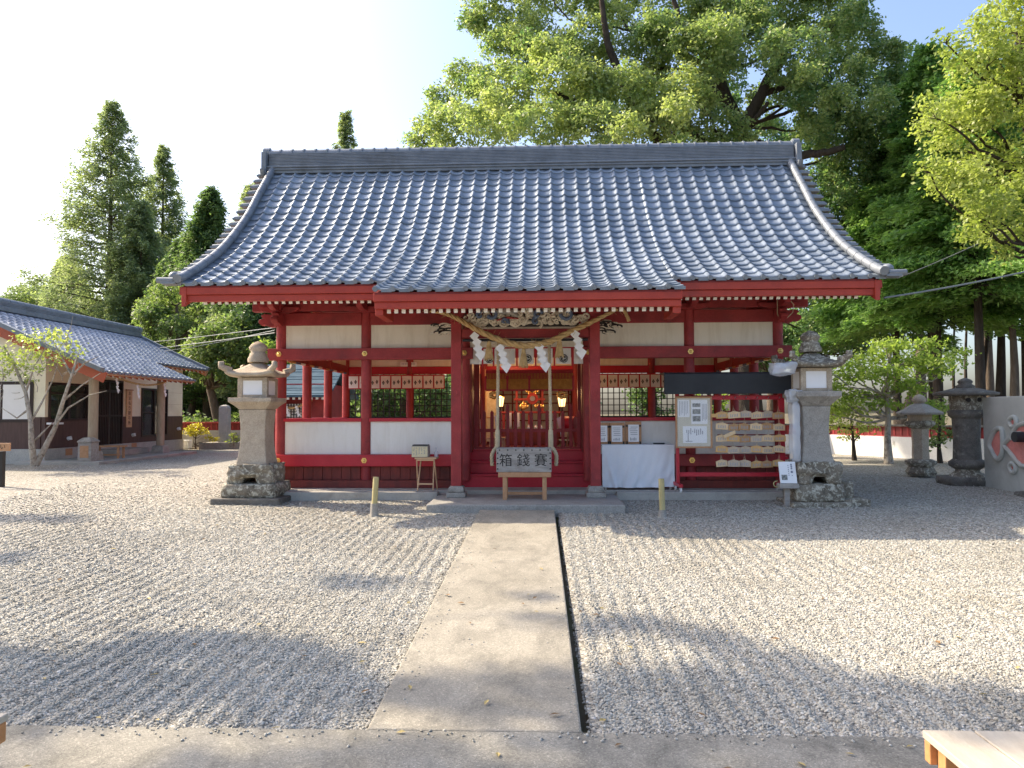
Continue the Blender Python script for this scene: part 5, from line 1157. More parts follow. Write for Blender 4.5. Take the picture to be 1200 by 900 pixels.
t, x = round_lantern('stone_lantern', 'dark round stone lantern with a wide flat roof beside the grey board', 1132, 13.6,
    [('neck', [(40,561),(36,556),(24,552),(26,549)], 18, 'b'), ('lotus_base', [(26,549.5),(37,546),(38,541),(30,538)], 18, 'a'), ('shaft', [(29,538.5),(27,515),(29,490)], 18, 'a'), ('platform', [(29,490.5),(36,487),(37,482),(31,480)], 18, 'a'), ('fire_box', [(32,480.5),(34,463.5)], 18, 'b'),
     ('lantern_roof', [(34,464),(65,463.5),(67,460.5),(44,457.5),(26,455)], 18, 'a'), ('finial', [(18,455.5),(20,452.5),(13,450),(16,447.5),(12,445),(3,443)], 14, 'a')], 18, dict(a=M['stone_dark'], b=M['stone_mossy']))
rough('rock_base', at(1129,563,13.6), (0.74,0.6,0.16), M['stone_dark'], t, 71, 0.035)
m = MB()
for a in (-0.35, 0.35): q = Vector((x+0.27*math.sin(a), 13.6-0.27*math.cos(a), Z_(471,13.6))); m.tube([q+Vector((0,0.03,0)), q+Vector((0,-0.006,0))], 0.04, 10)
m.build('moon_hole', M['ink'], t)

# ================================================================== GREY BOARD WITH PINK CARVED CREST (right edge)
bx = 7.92; y_far, y_near = 13.32, 10.6; g0 = gz(12.0); zt = Z_(468, y_far)
gb = thing('carved_board', 'big grey board with a pink carved crest, right edge', 'carved board', (bx, 12.0, g0))
MB().box(bx, bx+0.12, y_near, y_far, g0+0.02, zt).build('board', M['panel_grey'], gb, bevel=0.01)
def on(px, py):
    d = ray(px, py); tt = bx/d.x; return Vector((bx, d.y*tt, CAM_H+d.z*tt))
pk = MB(); ol = MB()
def blob(poly_yz, r=0.05):
    pk.prism([(p[0], p[1]) for p in poly_yz], (bx-0.012, 0, 0), (0,1,0), (0,0,1), (0.010,0,0))
    pts = [Vector((bx-0.018, p[0], p[1])) for p in poly_yz]+[Vector((bx-0.018, *poly_yz[0]))]; ol.tube(pts, r, 8, caps=False)
def yz(pxs): return [(on(a, b).y, on(a, b).z) for a, b in pxs]
def smooth(pts, n=5):
    P = [Vector((*p, 0)) for p in pts]; L = len(P); out = []
    for i in range(L):
        a, b, c, d = P[i-1], P[i], P[(i+1) % L], P[(i+2) % L]
        for k in range(n):
            tt = k/n; q = 0.5*((2*b)+(c-a)*tt+(2*a-5*b+4*c-d)*tt*tt+(3*b-a-3*c+d)*tt**3); out.append((q.x, q.y))
    return out
blob(smooth(yz([(1161,521),(1164,511),(1169,503),(1175,503),(1176.5,512),(1176.8,521),(1176,531),(1172,538),(1168,536),(1164,529)])), 0.045)
blob(smooth(yz([(1184,494),(1186,490),(1190,489),(1192.5,493),(1192,498),(1189,500),(1186,499)])), 0.04)
blob(smooth(yz([(1184.5,547),(1187,543),(1190,544),(1192,549),(1190,553),(1187,553)])), 0.04)
main = yz([(1177,521),(1184,514),(1189,507),(1193,499),(1199,497)])+[(11.2, Z_(489,11.3)), (10.95, Z_(505,11.0)), (10.85, Z_(522,11.0)), (10.95, Z_(540,11.0)), (11.2, Z_(555,11.3))]+yz([(1199,546),(1193,541),(1188,534),(1183,528)])
blob(main, 0.04)
pk.build('crest_field', M['pink'], gb); ol.build('crest_border', M['panel_grey'], gb)
q = on(1197, 511); m = MB(); m.tube([q+Vector((0.02,0,0)), q+Vector((-0.16,0,0))], [0.085,0.07], 16); m.build('peg', M['panel_grey'], gb, bevel=0.006); m = MB(); m.tube([q+Vector((0.0,-0.13,-0.01)), q+Vector((-0.20,-0.13,-0.01))], 0.085, 16); m.build('iron_peg', M['black_wood'], gb)
for yy in (12.0, 10.9): rough('prop_stone', (bx-0.06, yy, gz(yy)+0.03), (0.3,0.4,0.10), M['stone_dark'], gb, yy, 0.02)

# ================================================================== OUTER WALLS, MONUMENT, SMALL SHRINE
def wall(name, label, pts, zt_red, hred, mat, group=None, th=0.2):
    base = Vector((*pts[0], gz(pts[0][1]))); t = thing(name, label, 'wall', base, group); m = MB(); r = MB(); rr = MB(); c = MB()
    for a, b in zip(pts[:-1], pts[1:]):
        A, B = Vector((*a, 0)), Vector((*b, 0)); z0 = min(gz(a[1]), gz(b[1]))-0.1; d = (B-A); L = d.length; d.normalize(); u = Vector((0,0,1)); s = d.cross(u)
        M2 = (A+B)/2; m.obox(M2+u*((z0+zt_red-hred)/2), d*(L+0.0), s*th, u*(zt_red-hred-z0)); c.obox(M2+u*(zt_red+0.02), d*L, s*(th+0.10), u*0.05)
        r.obox(M2+u*(zt_red-hred/2+0.001), d*L, s*(th*0.35), u*(hred-0.01))
        n = int(L/0.2)
        for k in range(n): p = A+d*(L*(k+0.5)/n)+u*(zt_red-hred/2); rr.obox(p, d*0.045, s*(th*0.5), u*(hred-0.006)); 
        for z in (zt_red-hred+0.012, zt_red-0.012): rr.obox(M2+u*z, d*L, s*(th*0.52), u*0.03)
    m.build('block_wall', mat, t, bevel=0.006); r.build('red_lattice_back', M['red_dark'], t); rr.build('red_lattice', M['red'], t); c.build('wall_cap', M['stone_dark'] if mat is M['wall_paint'] else M['red'], t, bevel=0.01); return t
wall('boundary_wall', 'grey block wall topped by a dark red band behind the monument', [(-14.5,26.5),(-3.0,26.5)], 1.28, 0.26, M['wall_grey'])
wall('boundary_wall', 'white painted block wall with red lattice top behind the right lanterns', [(3.2,23.0),(8.6,22.2),(10.2,18.9),(13.5,16.2)], 1.22, 0.28, M['wall_paint'])
t = thing('stone_monument', 'slim pale stone pillar on a low plinth before the left wall', 'monument', (X_(263.5,25.6), 25.6, gz(25.6))); x = X_(263.5,25.6); zb = Z_(517.5,25.6)
MB().sq([(0.165,zb-0.02),(0.155,Z_(477,25.6)),(0.13,Z_(474.5,25.6)),(0.05,Z_(473,25.6))], (x, 25.6, 0)).build('pillar', M['stone_pale'], t, bevel=0.015)
MB().box(x-0.75, x+0.72, 25.2, 26.2, gz(25.6)-0.05, zb).build('plinth', M['stone_grey'], t, bevel=0.03)
# small shrine glimpsed through the left bay
ys = 21.0; sx = X_(347, ys); g0 = gz(ys)
ss = thing('small_shrine', 'small red shrine with a blue grey roof seen through the left bay', 'shrine', (sx, ys, g0)); z_e, z_r = Z_(462, ys), Z_(425, ys+1.2)
m = MB(); n = 14; A = [(ys-0.35+1.75*(i/n), z_e+(z_r-z_e)*(i/n)**1.25) for i in range(n+1)]; x0, x1 = sx-1.6, sx+1.05
vs = []
for y, z in A: vs += [(x0,y,z),(x1,y,z),(x1,y,z-0.07),(x0,y,z-0.07)]
m.add(vs, [(i*4+k, i*4+(k+1)%4, (i+1)*4+(k+1)%4, (i+1)*4+k) for i in range(n) for k in range(4)]+[(0,1,2,3), tuple(n*4+k for k in (3,2,1,0))])
m.add([(v[0], 2*A[-1][0]-v[1], v[2]) for v in vs], [(i*4+k, i*4+(k+1)%4, (i+1)*4+(k+1)%4, (i+1)*4+k) for i in range(n) for k in range(4)]+[(0,1,2,3), tuple(n*4+k for k in (3,2,1,0))]); m.build('roof', M['shrine_copper'], ss)
m = MB()
for i in range(1, 9): y, z = A[int(i*1.6)]; m.box(x0, x1, y-0.006, y+0.006, z-0.01, z+0.012)
m.build('roof_seams', M['shrine_copper'], ss)
MB().box(sx-1.1, sx+0.75, ys+0.35, ys+2.4, g0, z_e+0.35).build('body', M['red'], ss, bevel=0.01)
m = MB()
for x in (sx-1.1, sx-0.45, sx+0.20, sx+0.75): m.box(x-0.05, x+0.05, ys+0.27, ys+0.345, g0, z_e+0.2)
for z in (z_e-0.02, z_e-0.9): m.box(sx-1.15, sx+0.8, ys+0.27, ys+0.34, z-0.05, z+0.05)
m.build('timber_frame', M['red'], ss, bevel=0.006)
m = MB(); m.box(sx-0.42, sx+0.17, ys+0.30, ys+0.33, g0+0.4, z_e-0.25); m.build('lattice_door', M['paper'], ss); m = MB()
for k in range(8): x = sx-0.42+0.59*k/7; m.box(x-0.012, x+0.012, ys+0.275, ys+0.297, g0+0.4, z_e-0.25)
for z in np.arange(g0+0.45, z_e-0.26, 0.085): m.box(sx-0.42, sx+0.17, ys+0.28, ys+0.298, z-0.010, z+0.010)
m.build('door_lattice', M['dark_lattice'], ss)
m = MB()
for x in np.arange(x0+0.1, x1-0.05, 0.17): m.box(x-0.035, x+0.035, ys-0.30, ys+0.30, z_e-0.13, z_e-0.065, 0); m.box(x-0.037, x+0.037, ys-0.31, ys-0.301, z_e-0.132, z_e-0.063, 1)
m.build('rafters', [M['red'], M['white_end']], ss)
q = Vector((sx-0.1, ys+0.05, z_e-0.18)); rope_mesh([q+Vector((-0.55,0,0.04)), q+Vector((-0.25,0,-0.15)), q+Vector((0.05,0,-0.18)), q+Vector((0.55,0,0.04))], 0.035, 3, 6, 6, 30).build('straw_rope', M['straw'], ss)
for i, dx in enumerate((-0.42,-0.2,0.1,0.4)):
    o = q+Vector((dx,-0.05,-0.12 if abs(dx) < 0.3 else -0.06)); m = MB()
    for k in range(4): m.prism([(-0.05,0),(0,0.05),(0.06,0.01),(0.0,-0.06)], o+Vector((0.02*k+(0.015 if k % 2 else 0),-0.004*(k % 2),-0.05-0.075*k)), (1,0,0), (0,0,1), (0,0.004,0))
    m.build('paper_streamer', M['paper'], ss)
# ================================================================== SHRINE OFFICE (left)
hz = 0.42; wx = -12.6
ho = thing('shrine_office', 'single storey office with cream and brown walls and a blue grey tiled roof', 'house', (wx, 21.0, hz))
hfr = lambda x, y, z: (y, x, z)                                       # the roof field runs along +Y and falls towards +X
RX, RZ = -14.85, 4.52; EX, EZ = -12.15, 3.25; PX_, PZ_ = -10.88, 2.70
def house_field(name, pts, y0, y1, seed, parent=ho, mirror_x=None):
    # curve in (d, z) from eave to ridge; d is x
    return tile_field(name, Curve(pts, 6), y0, y1, 0.27, 0.24, M['tile_house'], parent, roll=0.034, lift=0.026, per=6, frame=(lambda x, y, z: (y if mirror_x is None else 2*mirror_x-y, x, z)), seed=seed)
house_field('roof_tiles', [(PX_,PZ_),(-11.5,2.97),(EX,EZ),(-13.5,3.86),(RX,RZ)], 17.62, 22.5, 11)
house_field('roof_tiles', [(EX,EZ),(-13.5,3.86),(RX,RZ)], 22.5, 26.1, 12)
tile_field('rear_roof_tiles', Curve([(EX,EZ),(-13.5,3.86),(RX,RZ)], 6), 17.62, 26.1, 0.4, 0.4, M['tile_house'], ho, per=4, end_disc=False, frame=lambda x, y, z: (2*RX-y, x, z), seed=13)
m = MB()
m.box(RX-0.16, RX+0.16, 17.6, 26.15, RZ-0.06, RZ+0.06)
for k in range(4): m.box(RX-0.13, RX+0.13, 17.62, 26.13, RZ+0.063+0.04*k, RZ+0.097+0.04*k)
m.build('ridge_courses', M['tile_trim'], ho, bevel=0.006); m = MB()
for k in range(30): a = 17.6+8.55*k/30; m.tube([(RX, a, RZ+0.235), (RX, a+0.27, RZ+0.235)], 0.09, 10)
m.tube([(RX,26.1,RZ+0.2),(RX,26.25,RZ+0.2)], 0.14, 12); m.build('ridge_cap', M['tile_trim'], ho)
# verge tiles, gable boards, eaves
def along(pts, y, dz, w, h, name, mat):
    m = MB()
    for a, b in zip(pts[:-1], pts[1:]): m.bar((a[0],y,a[1]+dz), (b[0],y,b[1]+dz), w, h)
    return m.build(name, mat, ho, bevel=0.006)
pP = [(PX_+0.02,PZ_),(-11.5,2.97),(EX,EZ),(-13.5,3.86),(RX,RZ)]; pM = pP[2:]
along(pP, 17.58, 0.02, 0.16, 0.11, 'verge_tiles', M['tile_trim']); along(pM, 26.12, 0.02, 0.16, 0.11, 'verge_tiles', M['tile_trim'])
along(pP, 17.70, -0.17, 0.05, 0.27, 'gable_board', M['orange_board']); along(pM, 26.0, -0.15, 0.05, 0.22, 'gable_board', M['tan_wood'])
along([(p[0], p[1]) for p in pP], 20.06, -0.085, 4.72, 0.03, 'porch_boarding', M['tan_wood']) ; along(pM, 24.27, -0.085, 3.45, 0.03, 'eave_boarding', M['tan_wood'])
m = MB()
for y in np.arange(17.85, 22.45, 0.30): m.bar((PX_-0.06,y,PZ_-0.115), (EX,y,EZ-0.125), 0.06, 0.06, 0); m.bar((PX_-0.058,y,PZ_-0.114), (PX_-0.05,y,PZ_-0.112), 0.062, 0.062, 1)
for y in np.arange(22.7, 26.0, 0.30): m.bar((EX-0.06,y,EZ-0.115), (EX-0.6,y,EZ+0.13), 0.06, 0.06, 0); m.bar((EX-0.058,y,EZ-0.114), (EX-0.05,y,EZ-0.111), 0.062, 0.062, 1)
m.build('rafters', [M['orange_board'], M['white_end']], ho)
MB().box(PX_-0.03, PX_-0.005, 17.75, 22.4, PZ_-0.10, PZ_-0.02).build('eave_board', M['orange_board'], ho)
m = MB(); m.box(-11.47, -11.33, 17.75, 22.35, 2.70, 2.86); m.build('porch_beam', M['post_wood'], ho, bevel=0.008)
# walls
zm, zb_ = 1.55, 0.74; yA, yB = 18.0, 25.1
def wseg(y0, y1, z0, z1, mat, name, x=wx): return MB().box(x-0.10, x, y0, y1, z0, z1).build(name, mat, ho, bevel=0.004)
ops = [(18.12,19.75,1.45,2.45),(20.05,21.42,0.60,2.62),(22.45,24.05,0.90,2.45)]
def wall_with(mat, z0, z1, x, name):
    m = MB(); y = yA
    for a, b, c, d in ops:
        m.box(x-0.1, x, y, a, z0, z1)
        if c > z0: m.box(x-0.1, x, a, b, z0, min(c, z1))
        if d < z1: m.box(x-0.1, x, a, b, max(d, z0), z1)
        y = b
    m.box(x-0.1, x, y, yB, z0, z1); return m.build(name, mat, ho)
M['cream_siding'] = surf('cream_board_siding', (0.84,0.77,0.58), (0.87,0.80,0.62), 1.5, 0.75, (1,1,14), 0.2, 0.12, 0.004, (0.66,0.58,0.41), 1.0, 0.5, 0.85, grain=0.08)
wall_with(M['cream_siding'], zm+0.001, 3.28, wx, 'upper_wall'); wall_with(M['brown_siding'], zb_, zm, wx+0.015, 'lower_wall')
m = MB()
for z in (1.95, 2.35, 2.75): m.box(wx, wx+0.004, 24.1, yB, z-0.004, z+0.004)
m.build('siding_joint', M['hemp'], ho)
MB().box(wx-0.1, wx+0.05, yA-0.05, yB+0.03, hz-0.15, zb_-0.003).build('foundation', M['stone_pale'], ho, bevel=0.008)
MB().box(-17.5, wx-0.101, yA, yA+0.1, zm+0.001, 3.4).build('gable_wall', M['cream_siding'], ho); MB().box(-17.5, wx-0.101, yA-0.015, yA+0.1, zb_, zm).build('lower_wall', M['brown_siding'], ho); MB().box(-17.5, wx-0.101, yA-0.05, yA+0.1, hz-0.15, zb_-0.003).build('foundation', M['stone_pale'], ho, bevel=0.008)
m = MB(); m.prism([(-17.1,3.40),(wx,3.40),(wx,3.42),(RX,4.40)], (0,yA,0), (1,0,0), (0,0,1), (0,0.1,0)); m.build('gable_wall', M['cream_siding'], ho)
MB().box(-17.5, wx-0.11, yB-0.1, yB, hz, 3.4).build('rear_wall', M['cream_siding'], ho); MB().box(-17.6, -17.5, yA, yB, hz, 3.4).build('rear_wall', M['cream_siding'], ho); MB().box(-17.4, wx-0.12, yA+0.12, yB-0.12, 0.5, 0.6).build('floor', M['brown_siding'], ho)
for y, z in ((18.9,0.62),(22.0,0.64)): MB().box(wx+0.051, wx+0.058, y-0.14, y+0.14, z-0.09, z+0.09).build('vent_grille', M['tan_wood'], ho, bevel=0.004)
def window(y0, y1, z0, z1, name='window', panes=2, mull=True, x=wx, label=None):
    f = MB(); t_ = 0.055
    f.box(x-0.08, x+0.035, y0, y0+t_, z0, z1); f.box(x-0.08, x+0.035, y1-t_, y1, z0, z1); f.box(x-0.08, x+0.035, y0+t_, y1-t_, z1-t_, z1); f.box(x-0.08, x+0.035, y0+t_, y1-t_, z0, z0+t_)
    w = (y1-y0)/panes
    for k in range(1, panes): f.box(x-0.06, x+0.02, y0+w*k-0.04, y0+w*k+0.04, z0+t_, z1-t_)
    if mull: f.box(x-0.05, x+0.01, y0+t_, y1-t_, z0+(z1-z0)*mull-0.022, z0+(z1-z0)*mull+0.022)
    o = sub(f.build(name, M['brown_frame'], ho, bevel=0.005))
    MB().box(x-0.045, x-0.038, y0+t_, y1-t_, z0+t_, z1-t_).build('pane', M['pane'], o); return o
w = window(18.12, 19.75, 1.45, 2.45, mull=0.72); MB().box(wx-0.30, wx-0.28, 18.2, 18.9, 1.5, 2.4).build('inner_blind', M['tan_wood'], w); MB().box(wx+0.035, wx+0.16, 18.02, 18.5, 1.36, 1.41).build('shelf', M['paper'], w)
w = window(22.45, 24.05, 0.90, 2.45, mull=0.50)
d = sub(window(20.05, 21.42, 0.60, 2.62, name='lattice_door', mull=0.0)); m = MB()
for k in range(1, 16): y = 20.1+1.27*k/16; m.box(wx-0.035, wx+0.005, y-0.020, y+0.020, 0.66, 2.3)
m.box(wx-0.035, wx+0.012, 20.1, 21.36, 2.26, 2.34); m.box(wx-0.035, wx+0.012, 20.1, 21.36, 1.55, 1.60); m.build('door_lattice', M['brown_frame'], d)
m = MB(); m.box(-14.5, -12.9, yA-0.03, yA+0.03, 1.42, 2.46); m.build('window', M['brown_frame'], ho); MB().box(-14.42, -13.75, yA-0.04, yA-0.031, 1.5, 2.38).build('pane', M['noren'], ho); MB().box(-13.68, -12.98, yA-0.04, yA-0.031, 1.5, 2.38).build('pane', M['noren'], ho)
for y in (18.9, 21.95, 24.75):
    q = Vector((wx+0.02, y, 0.97 if y < 24 else 1.1)); m = MB(); m.tube([q, q+Vector((0.06,0,0.02)), q+Vector((0.07,0,-0.03))], [0.055,0.06,0.045], 10); m.build('vent_hood', M['white_metal'], ho)
for y in (18.1, 21.4):
    m = MB(); m.tube([(-11.4,y,hz+0.24),(-11.4,y,2.72)], 0.115, 18); p = m.build('porch_post', M['post_wood'], ho); m = MB(); m.sq([(0.21,hz-0.02),(0.16,hz+0.26)], (-11.4,y,0)); m.build('post_base', M['stone_grey'], ho, bevel=0.02)
tag(MB().box(-13.0, -10.85, 17.5, 22.6, 0.2, hz+0.03).build('porch_slab', M['apron'], bevel=0.015), kind='structure')
tag(MB().box(wx+0.06, wx+0.75, 19.9, 21.6, hz+0.031, 0.62).build('porch_step', M['apron'], bevel=0.015), kind='structure')
# things at the office
t = thing('name_board', 'vertical wooden name board with black characters beside the office door', 'sign', (wx+0.06, 21.72, 1.25)); bx_ = wx+0.045
MB().box(bx_-0.025, bx_, 21.58, 21.88, 1.22, 2.34).build('board', M['pale_wood'], t, bevel=0.006); MB().box(bx_-0.03, bx_+0.02, 21.55, 21.91, 2.345, 2.375).build('board_cap', M['tan_wood'], t, bevel=0.004)
for k, ch in enumerate('おまもり授与所'): textmesh(ch, 0.135, M['ink'], (bx_+0.003, 21.73, 2.25-0.15*k), (0,1,0), (0,0,1), 'character', t, 0.002)
q = [Vector((-11.15, 18.35, 2.66)), Vector((-11.15, 19.2, 2.50)), Vector((-11.15, 20.1, 2.44)), Vector((-11.15, 20.9, 2.52)), Vector((-11.15, 21.5, 2.66))]
t = thing('straw_rope', 'thin straw rope strung across the office porch', 'rope', q[2]); rope_mesh(q, 0.028, 3, 12, 6, 60).build('rope', M['straw'], t)
for i, (p, lb) in enumerate(((q[0].lerp(q[1],0.35),'white paper streamer at the near end of the office rope'),(q[1].lerp(q[2],0.5),'white paper streamer in the middle of the office rope'),(q[3].lerp(q[4],0.3),'white paper streamer at the far end of the office rope'))):
    st = thing('paper_streamer', lb, 'paper streamer', p, 'paper streamers on the office rope'); m = MB()
    for k in range(4): m.prism([(-0.06,0),(0,0.06),(0.07,0.02),(0.0,-0.08)], p+Vector((0.012+0.004*(k % 2), 0.02*k+(0.02 if k % 2 else 0), -0.08-0.095*k)), (0,1,0), (0,0,1), (0.004,0,0))
    m.build('paper', M['paper'], st)
t = thing('post_box', 'squat stone box with a hipped top by the near porch post', 'stone box', (-11.05, 17.72, hz+0.03)); c = (X_(104.5,17.75), 17.75)
MB().sq([(0.17,hz+0.031),(0.165,hz+0.50)], (*c,0)).build('box_body', M['grey_wood'], t, bevel=0.01); MB().sq([(0.185,hz+0.50),(0.185,hz+0.53),(0.10,hz+0.61),(0.07,hz+0.62)], (*c,0)).build('box_top', M['stone_grey'], t, bevel=0.008)
MB().box(c[0]-0.11, c[0]+0.11, c[1]-0.175, c[1]-0.170, hz+0.12, hz+0.42).build('box_door', M['tan_wood'], t, bevel=0.003)
t = thing('low_bench', 'low wooden bench before the office door', 'bench', (X_(128,18.8), 18.8, hz+0.03)); x = X_(128,18.9)
MB().box(x-0.42, x+0.40, 18.75, 19.1, hz+0.33, hz+0.37).build('seat', M['tan_wood'], t, bevel=0.006)
for dx in (-0.34, 0.32):
    for y in (18.8, 19.05): MB().box(x+dx-0.025, x+dx+0.025, y-0.025, y+0.025, hz+0.031, hz+0.329).build('leg', M['tan_wood'], t, bevel=0.004)
MB().box(x-0.31, x+0.29, 18.91, 18.94, hz+0.10, hz+0.14).build('stretcher', M['tan_wood'], t)
t = thing('air_conditioner', 'white outdoor air conditioner unit at the office corner', 'air conditioner', (-12.35, 25.45, hz)); x0, x1 = X_(200,25.4), X_(221,25.4); za, zc = Z_(531.5,25.4), Z_(515,25.4)
MB().box(x0, x1, 25.4, 25.72, za, zc).build('casing', M['white_metal'], t, bevel=0.02); m = MB(); cx_, cz_ = x0+(x1-x0)*0.40, (za+zc)/2
for r in (0.06, 0.12, 0.18, 0.21): m.tube([(cx_+r*math.cos(a), 25.393, cz_+r*math.sin(a)) for a in np.linspace(0, 6.283, 25)], 0.006, 5)
m.build('fan_grille', M['rubber'], t); m = MB(); m.tube([(x1-0.06,25.38,za+0.08),(x1+0.05,25.36,za+0.2),(x1+0.02,25.36,za+0.4)], 0.025, 8); m.build('pipe', M['white_metal'], t)
MB().box(x0+0.1, x0+0.18, 25.385, 25.397, za+0.02, za+0.16).build('feet', M['rubber'], t)
# wooden direction sign at the left edge
yy = 13.2; g0 = gz(yy); t = thing('direction_sign', 'small brown wooden sign on a dark post, left edge', 'sign', (X_(2,yy), yy, g0)); xs_ = X_(2,yy)
MB().box(xs_-0.04, xs_+0.04, yy, yy+0.08, g0-0.05, Z_(528,yy)).build('sign_post', M['dark_lattice'], t, bevel=0.004); MB().box(X_(-24,yy), X_(14,yy), yy-0.03, yy-0.002, Z_(527.5,yy), Z_(518,yy)).build('sign_board', M['tan_wood'], t, bevel=0.006)
textmesh('お手洗い', 0.115, M['ink'], (X_(-5,yy), yy-0.032, Z_(522.7,yy)), (1,0,0), (0,0,1), 'lettering', t, 0.002)
# ================================================================== TREES
def leaf_obj(name, C, Nn, L, W, tone, mat, parent, rg):
    n = len(C); a = rg.normal(size=(n,3)); Nn = Nn/np.maximum(np.linalg.norm(Nn, axis=1, keepdims=True), 1e-6)
    a -= Nn*(a*Nn).sum(1, keepdims=True); a /= np.maximum(np.linalg.norm(a, axis=1, keepdims=True), 1e-6); b = np.cross(Nn, a)
    return leaf_obj2(name, C, a, b, Nn, L, W, tone, mat, parent)
def leaf_obj2(name, C, a, b, Nn, L, W, tone, mat, parent):
    n = len(C); off = np.array(WORLD[parent.name]) if parent is not None else np.zeros(3); C = C-off
    L = np.broadcast_to(L, (n,))[:,None]; W = np.broadcast_to(W, (n,))[:,None]
    V = np.stack([C-a*L*0.5, C+b*W*0.5-Nn*W*0.12, C+a*L*0.5, C-b*W*0.5-Nn*W*0.12], 1).astype(np.float32).reshape(-1)
    me = bpy.data.meshes.new(name); me.vertices.add(4*n); me.vertices.foreach_set('co', V)
    me.loops.add(4*n); me.loops.foreach_set('vertex_index', np.arange(4*n, dtype=np.int32)); me.polygons.add(n)
    me.polygons.foreach_set('loop_start', np.arange(0, 4*n, 4, dtype=np.int32)); me.polygons.foreach_set('loop_total', np.full(n, 4, np.int32))
    t = me.attributes.new('tone', 'FLOAT', 'FACE'); t.data.foreach_set('value', np.clip(tone, 0, 1).astype(np.float32)); me.materials.append(mat); me.update()
    o = bpy.data.objects.new(name, me); COL.objects.link(o)
    if parent is not None: o.parent = parent
    return o
def clump_leaves(clumps, dens, rg, leaf, per=12, tw=0.16):
    """leaves grow in twigs over the upper shell of each clump (x, y, z, rx, ry, rz[, tone])"""
    Cs, Ns, Ts = [], [], []
    for cl in clumps:
        x, y, z, rx, ry, rz = cl[:6]; bt = cl[6] if len(cl) > 6 else rg.uniform(0.15, 0.75)
        nt = max(6, int(dens*rx*ry*4/per)); d = rg.normal(size=(nt,3)); d[:,2] = d[:,2]*0.85+0.35; d /= np.linalg.norm(d, axis=1, keepdims=True)
        r = 0.45+0.6*rg.random(nt)**0.6; P = np.array([x,y,z])+d*r[:,None]*np.array([rx,ry,rz])
        q = rg.normal(size=(nt,per,3))*tw*np.array([1,1,0.7]); c = (P[:,None,:]+q).reshape(-1,3)
        nn = (d[:,None,:]*0.45+np.array([0,0,0.55])+rg.normal(size=(nt,per,3))*0.55).reshape(-1,3)
        tn = (bt+rg.normal(size=(nt,1))*0.14+rg.normal(size=(nt,per))*0.12).reshape(-1)
        Cs.append(c); Ns.append(nn); Ts.append(tn)
    return np.concatenate(Cs), np.concatenate(Ns), np.concatenate(Ts)
def limb(m, a, b, r0, r1, rg, bend=0.12, n=7, sag=0.0):
    a, b = Vector(a), Vector(b); L = (b-a).length; pts = []; ra = []
    o1 = Vector(rg.normal(size=3))*L*bend
    for i in range(n):
        t = i/(n-1); p = a.lerp(b, t)+o1*math.sin(math.pi*t)+Vector((0,0,-sag*L*math.sin(math.pi*t)))+Vector(rg.normal(size=3))*L*0.012*(0 < i < n-1); pts.append(p); ra.append(r0+(r1-r0)*t)
    m.tube(pts, ra, 8 if r0 < 0.2 else 12, caps=True); return pts
def broadleaf(name, label, base, trunk_pts, r0, clumps, dens, leaf, mat, bark, seed, group=None, per=12, tw=0.16, cat='tree', twigs=True, limb_r=0.16, every=1):
    rg = np.random.default_rng(seed); t = thing(name, label, cat, base, group)
    m = MB(); tp = [Vector(p) for p in trunk_pts]; N_ = len(tp); ra = [r0*(1.35 if i == 0 else 1-0.65*i/(N_-1)) for i in range(N_)]
    m.tube(tp, ra, 14); m.build('trunk', M[bark], t)
    m = MB()
    for ci, cl in enumerate(clumps):
        if ci % every: continue
        c = Vector(cl[:3]); best = min(range(max(0, N_//3), N_), key=lambda i: (tp[i]-c).length+max(0, tp[i].z-c.z+0.3)*2); a = tp[best]
        mid = a.lerp(c, 0.6)+Vector((0,0,-0.08*(c-a).length)); rr = max(0.012, min(limb_r, ra[best]*0.6))
        limb(m, a, mid, rr, rr*0.5, rg, 0.09); e = c+Vector((0,0,-cl[5]*0.3)); limb(m, mid, e, rr*0.5, rr*0.25, rg, 0.08, 5)
        if twigs:
            for k in range(4):
                d = rg.normal(size=3); d[2] = abs(d[2])*0.6; d /= np.linalg.norm(d); limb(m, e, c+Vector(d*np.array(cl[3:6])*0.75), rr*0.25, rr*0.06, rg, 0.1, 4)
    m.build('branches', M[bark], t)
    C, Nn, T = clump_leaves(clumps, dens, rg, leaf, per, tw); s = leaf*rg.uniform(0.7, 1.25, len(C))
    leaf_obj('crown', C, Nn, s*1.25, s*0.72, T, M[mat], t, rg); return t
def fill(ellipsoids, n, rg, r0, r1, flat=0.7, shell=0.55, keep=None):
    out = []
    for (x, y, z, a, b, c), k in ellipsoids_n(ellipsoids, n):
        got = 0; tries = 0
        while got < k and tries < k*30:
            tries += 1; d = rg.normal(size=3); d /= np.linalg.norm(d); rr = shell+(1-shell)*rg.random()**0.5; p = np.array([x,y,z])+d*rr*np.array([a,b,c])
            if keep is not None and not keep(p): continue
            s = rg.uniform(r0, r1); out.append((p[0], p[1], p[2], s, s, s*flat)); got += 1
    return out
def ellipsoids_n(E_, n):
    v = [e[3]*e[4]+e[3]*e[5]+e[4]*e[5] for e in E_]; S = sum(v); return [(e, max(1, round(n*q/S))) for e, q in zip(E_, v)]
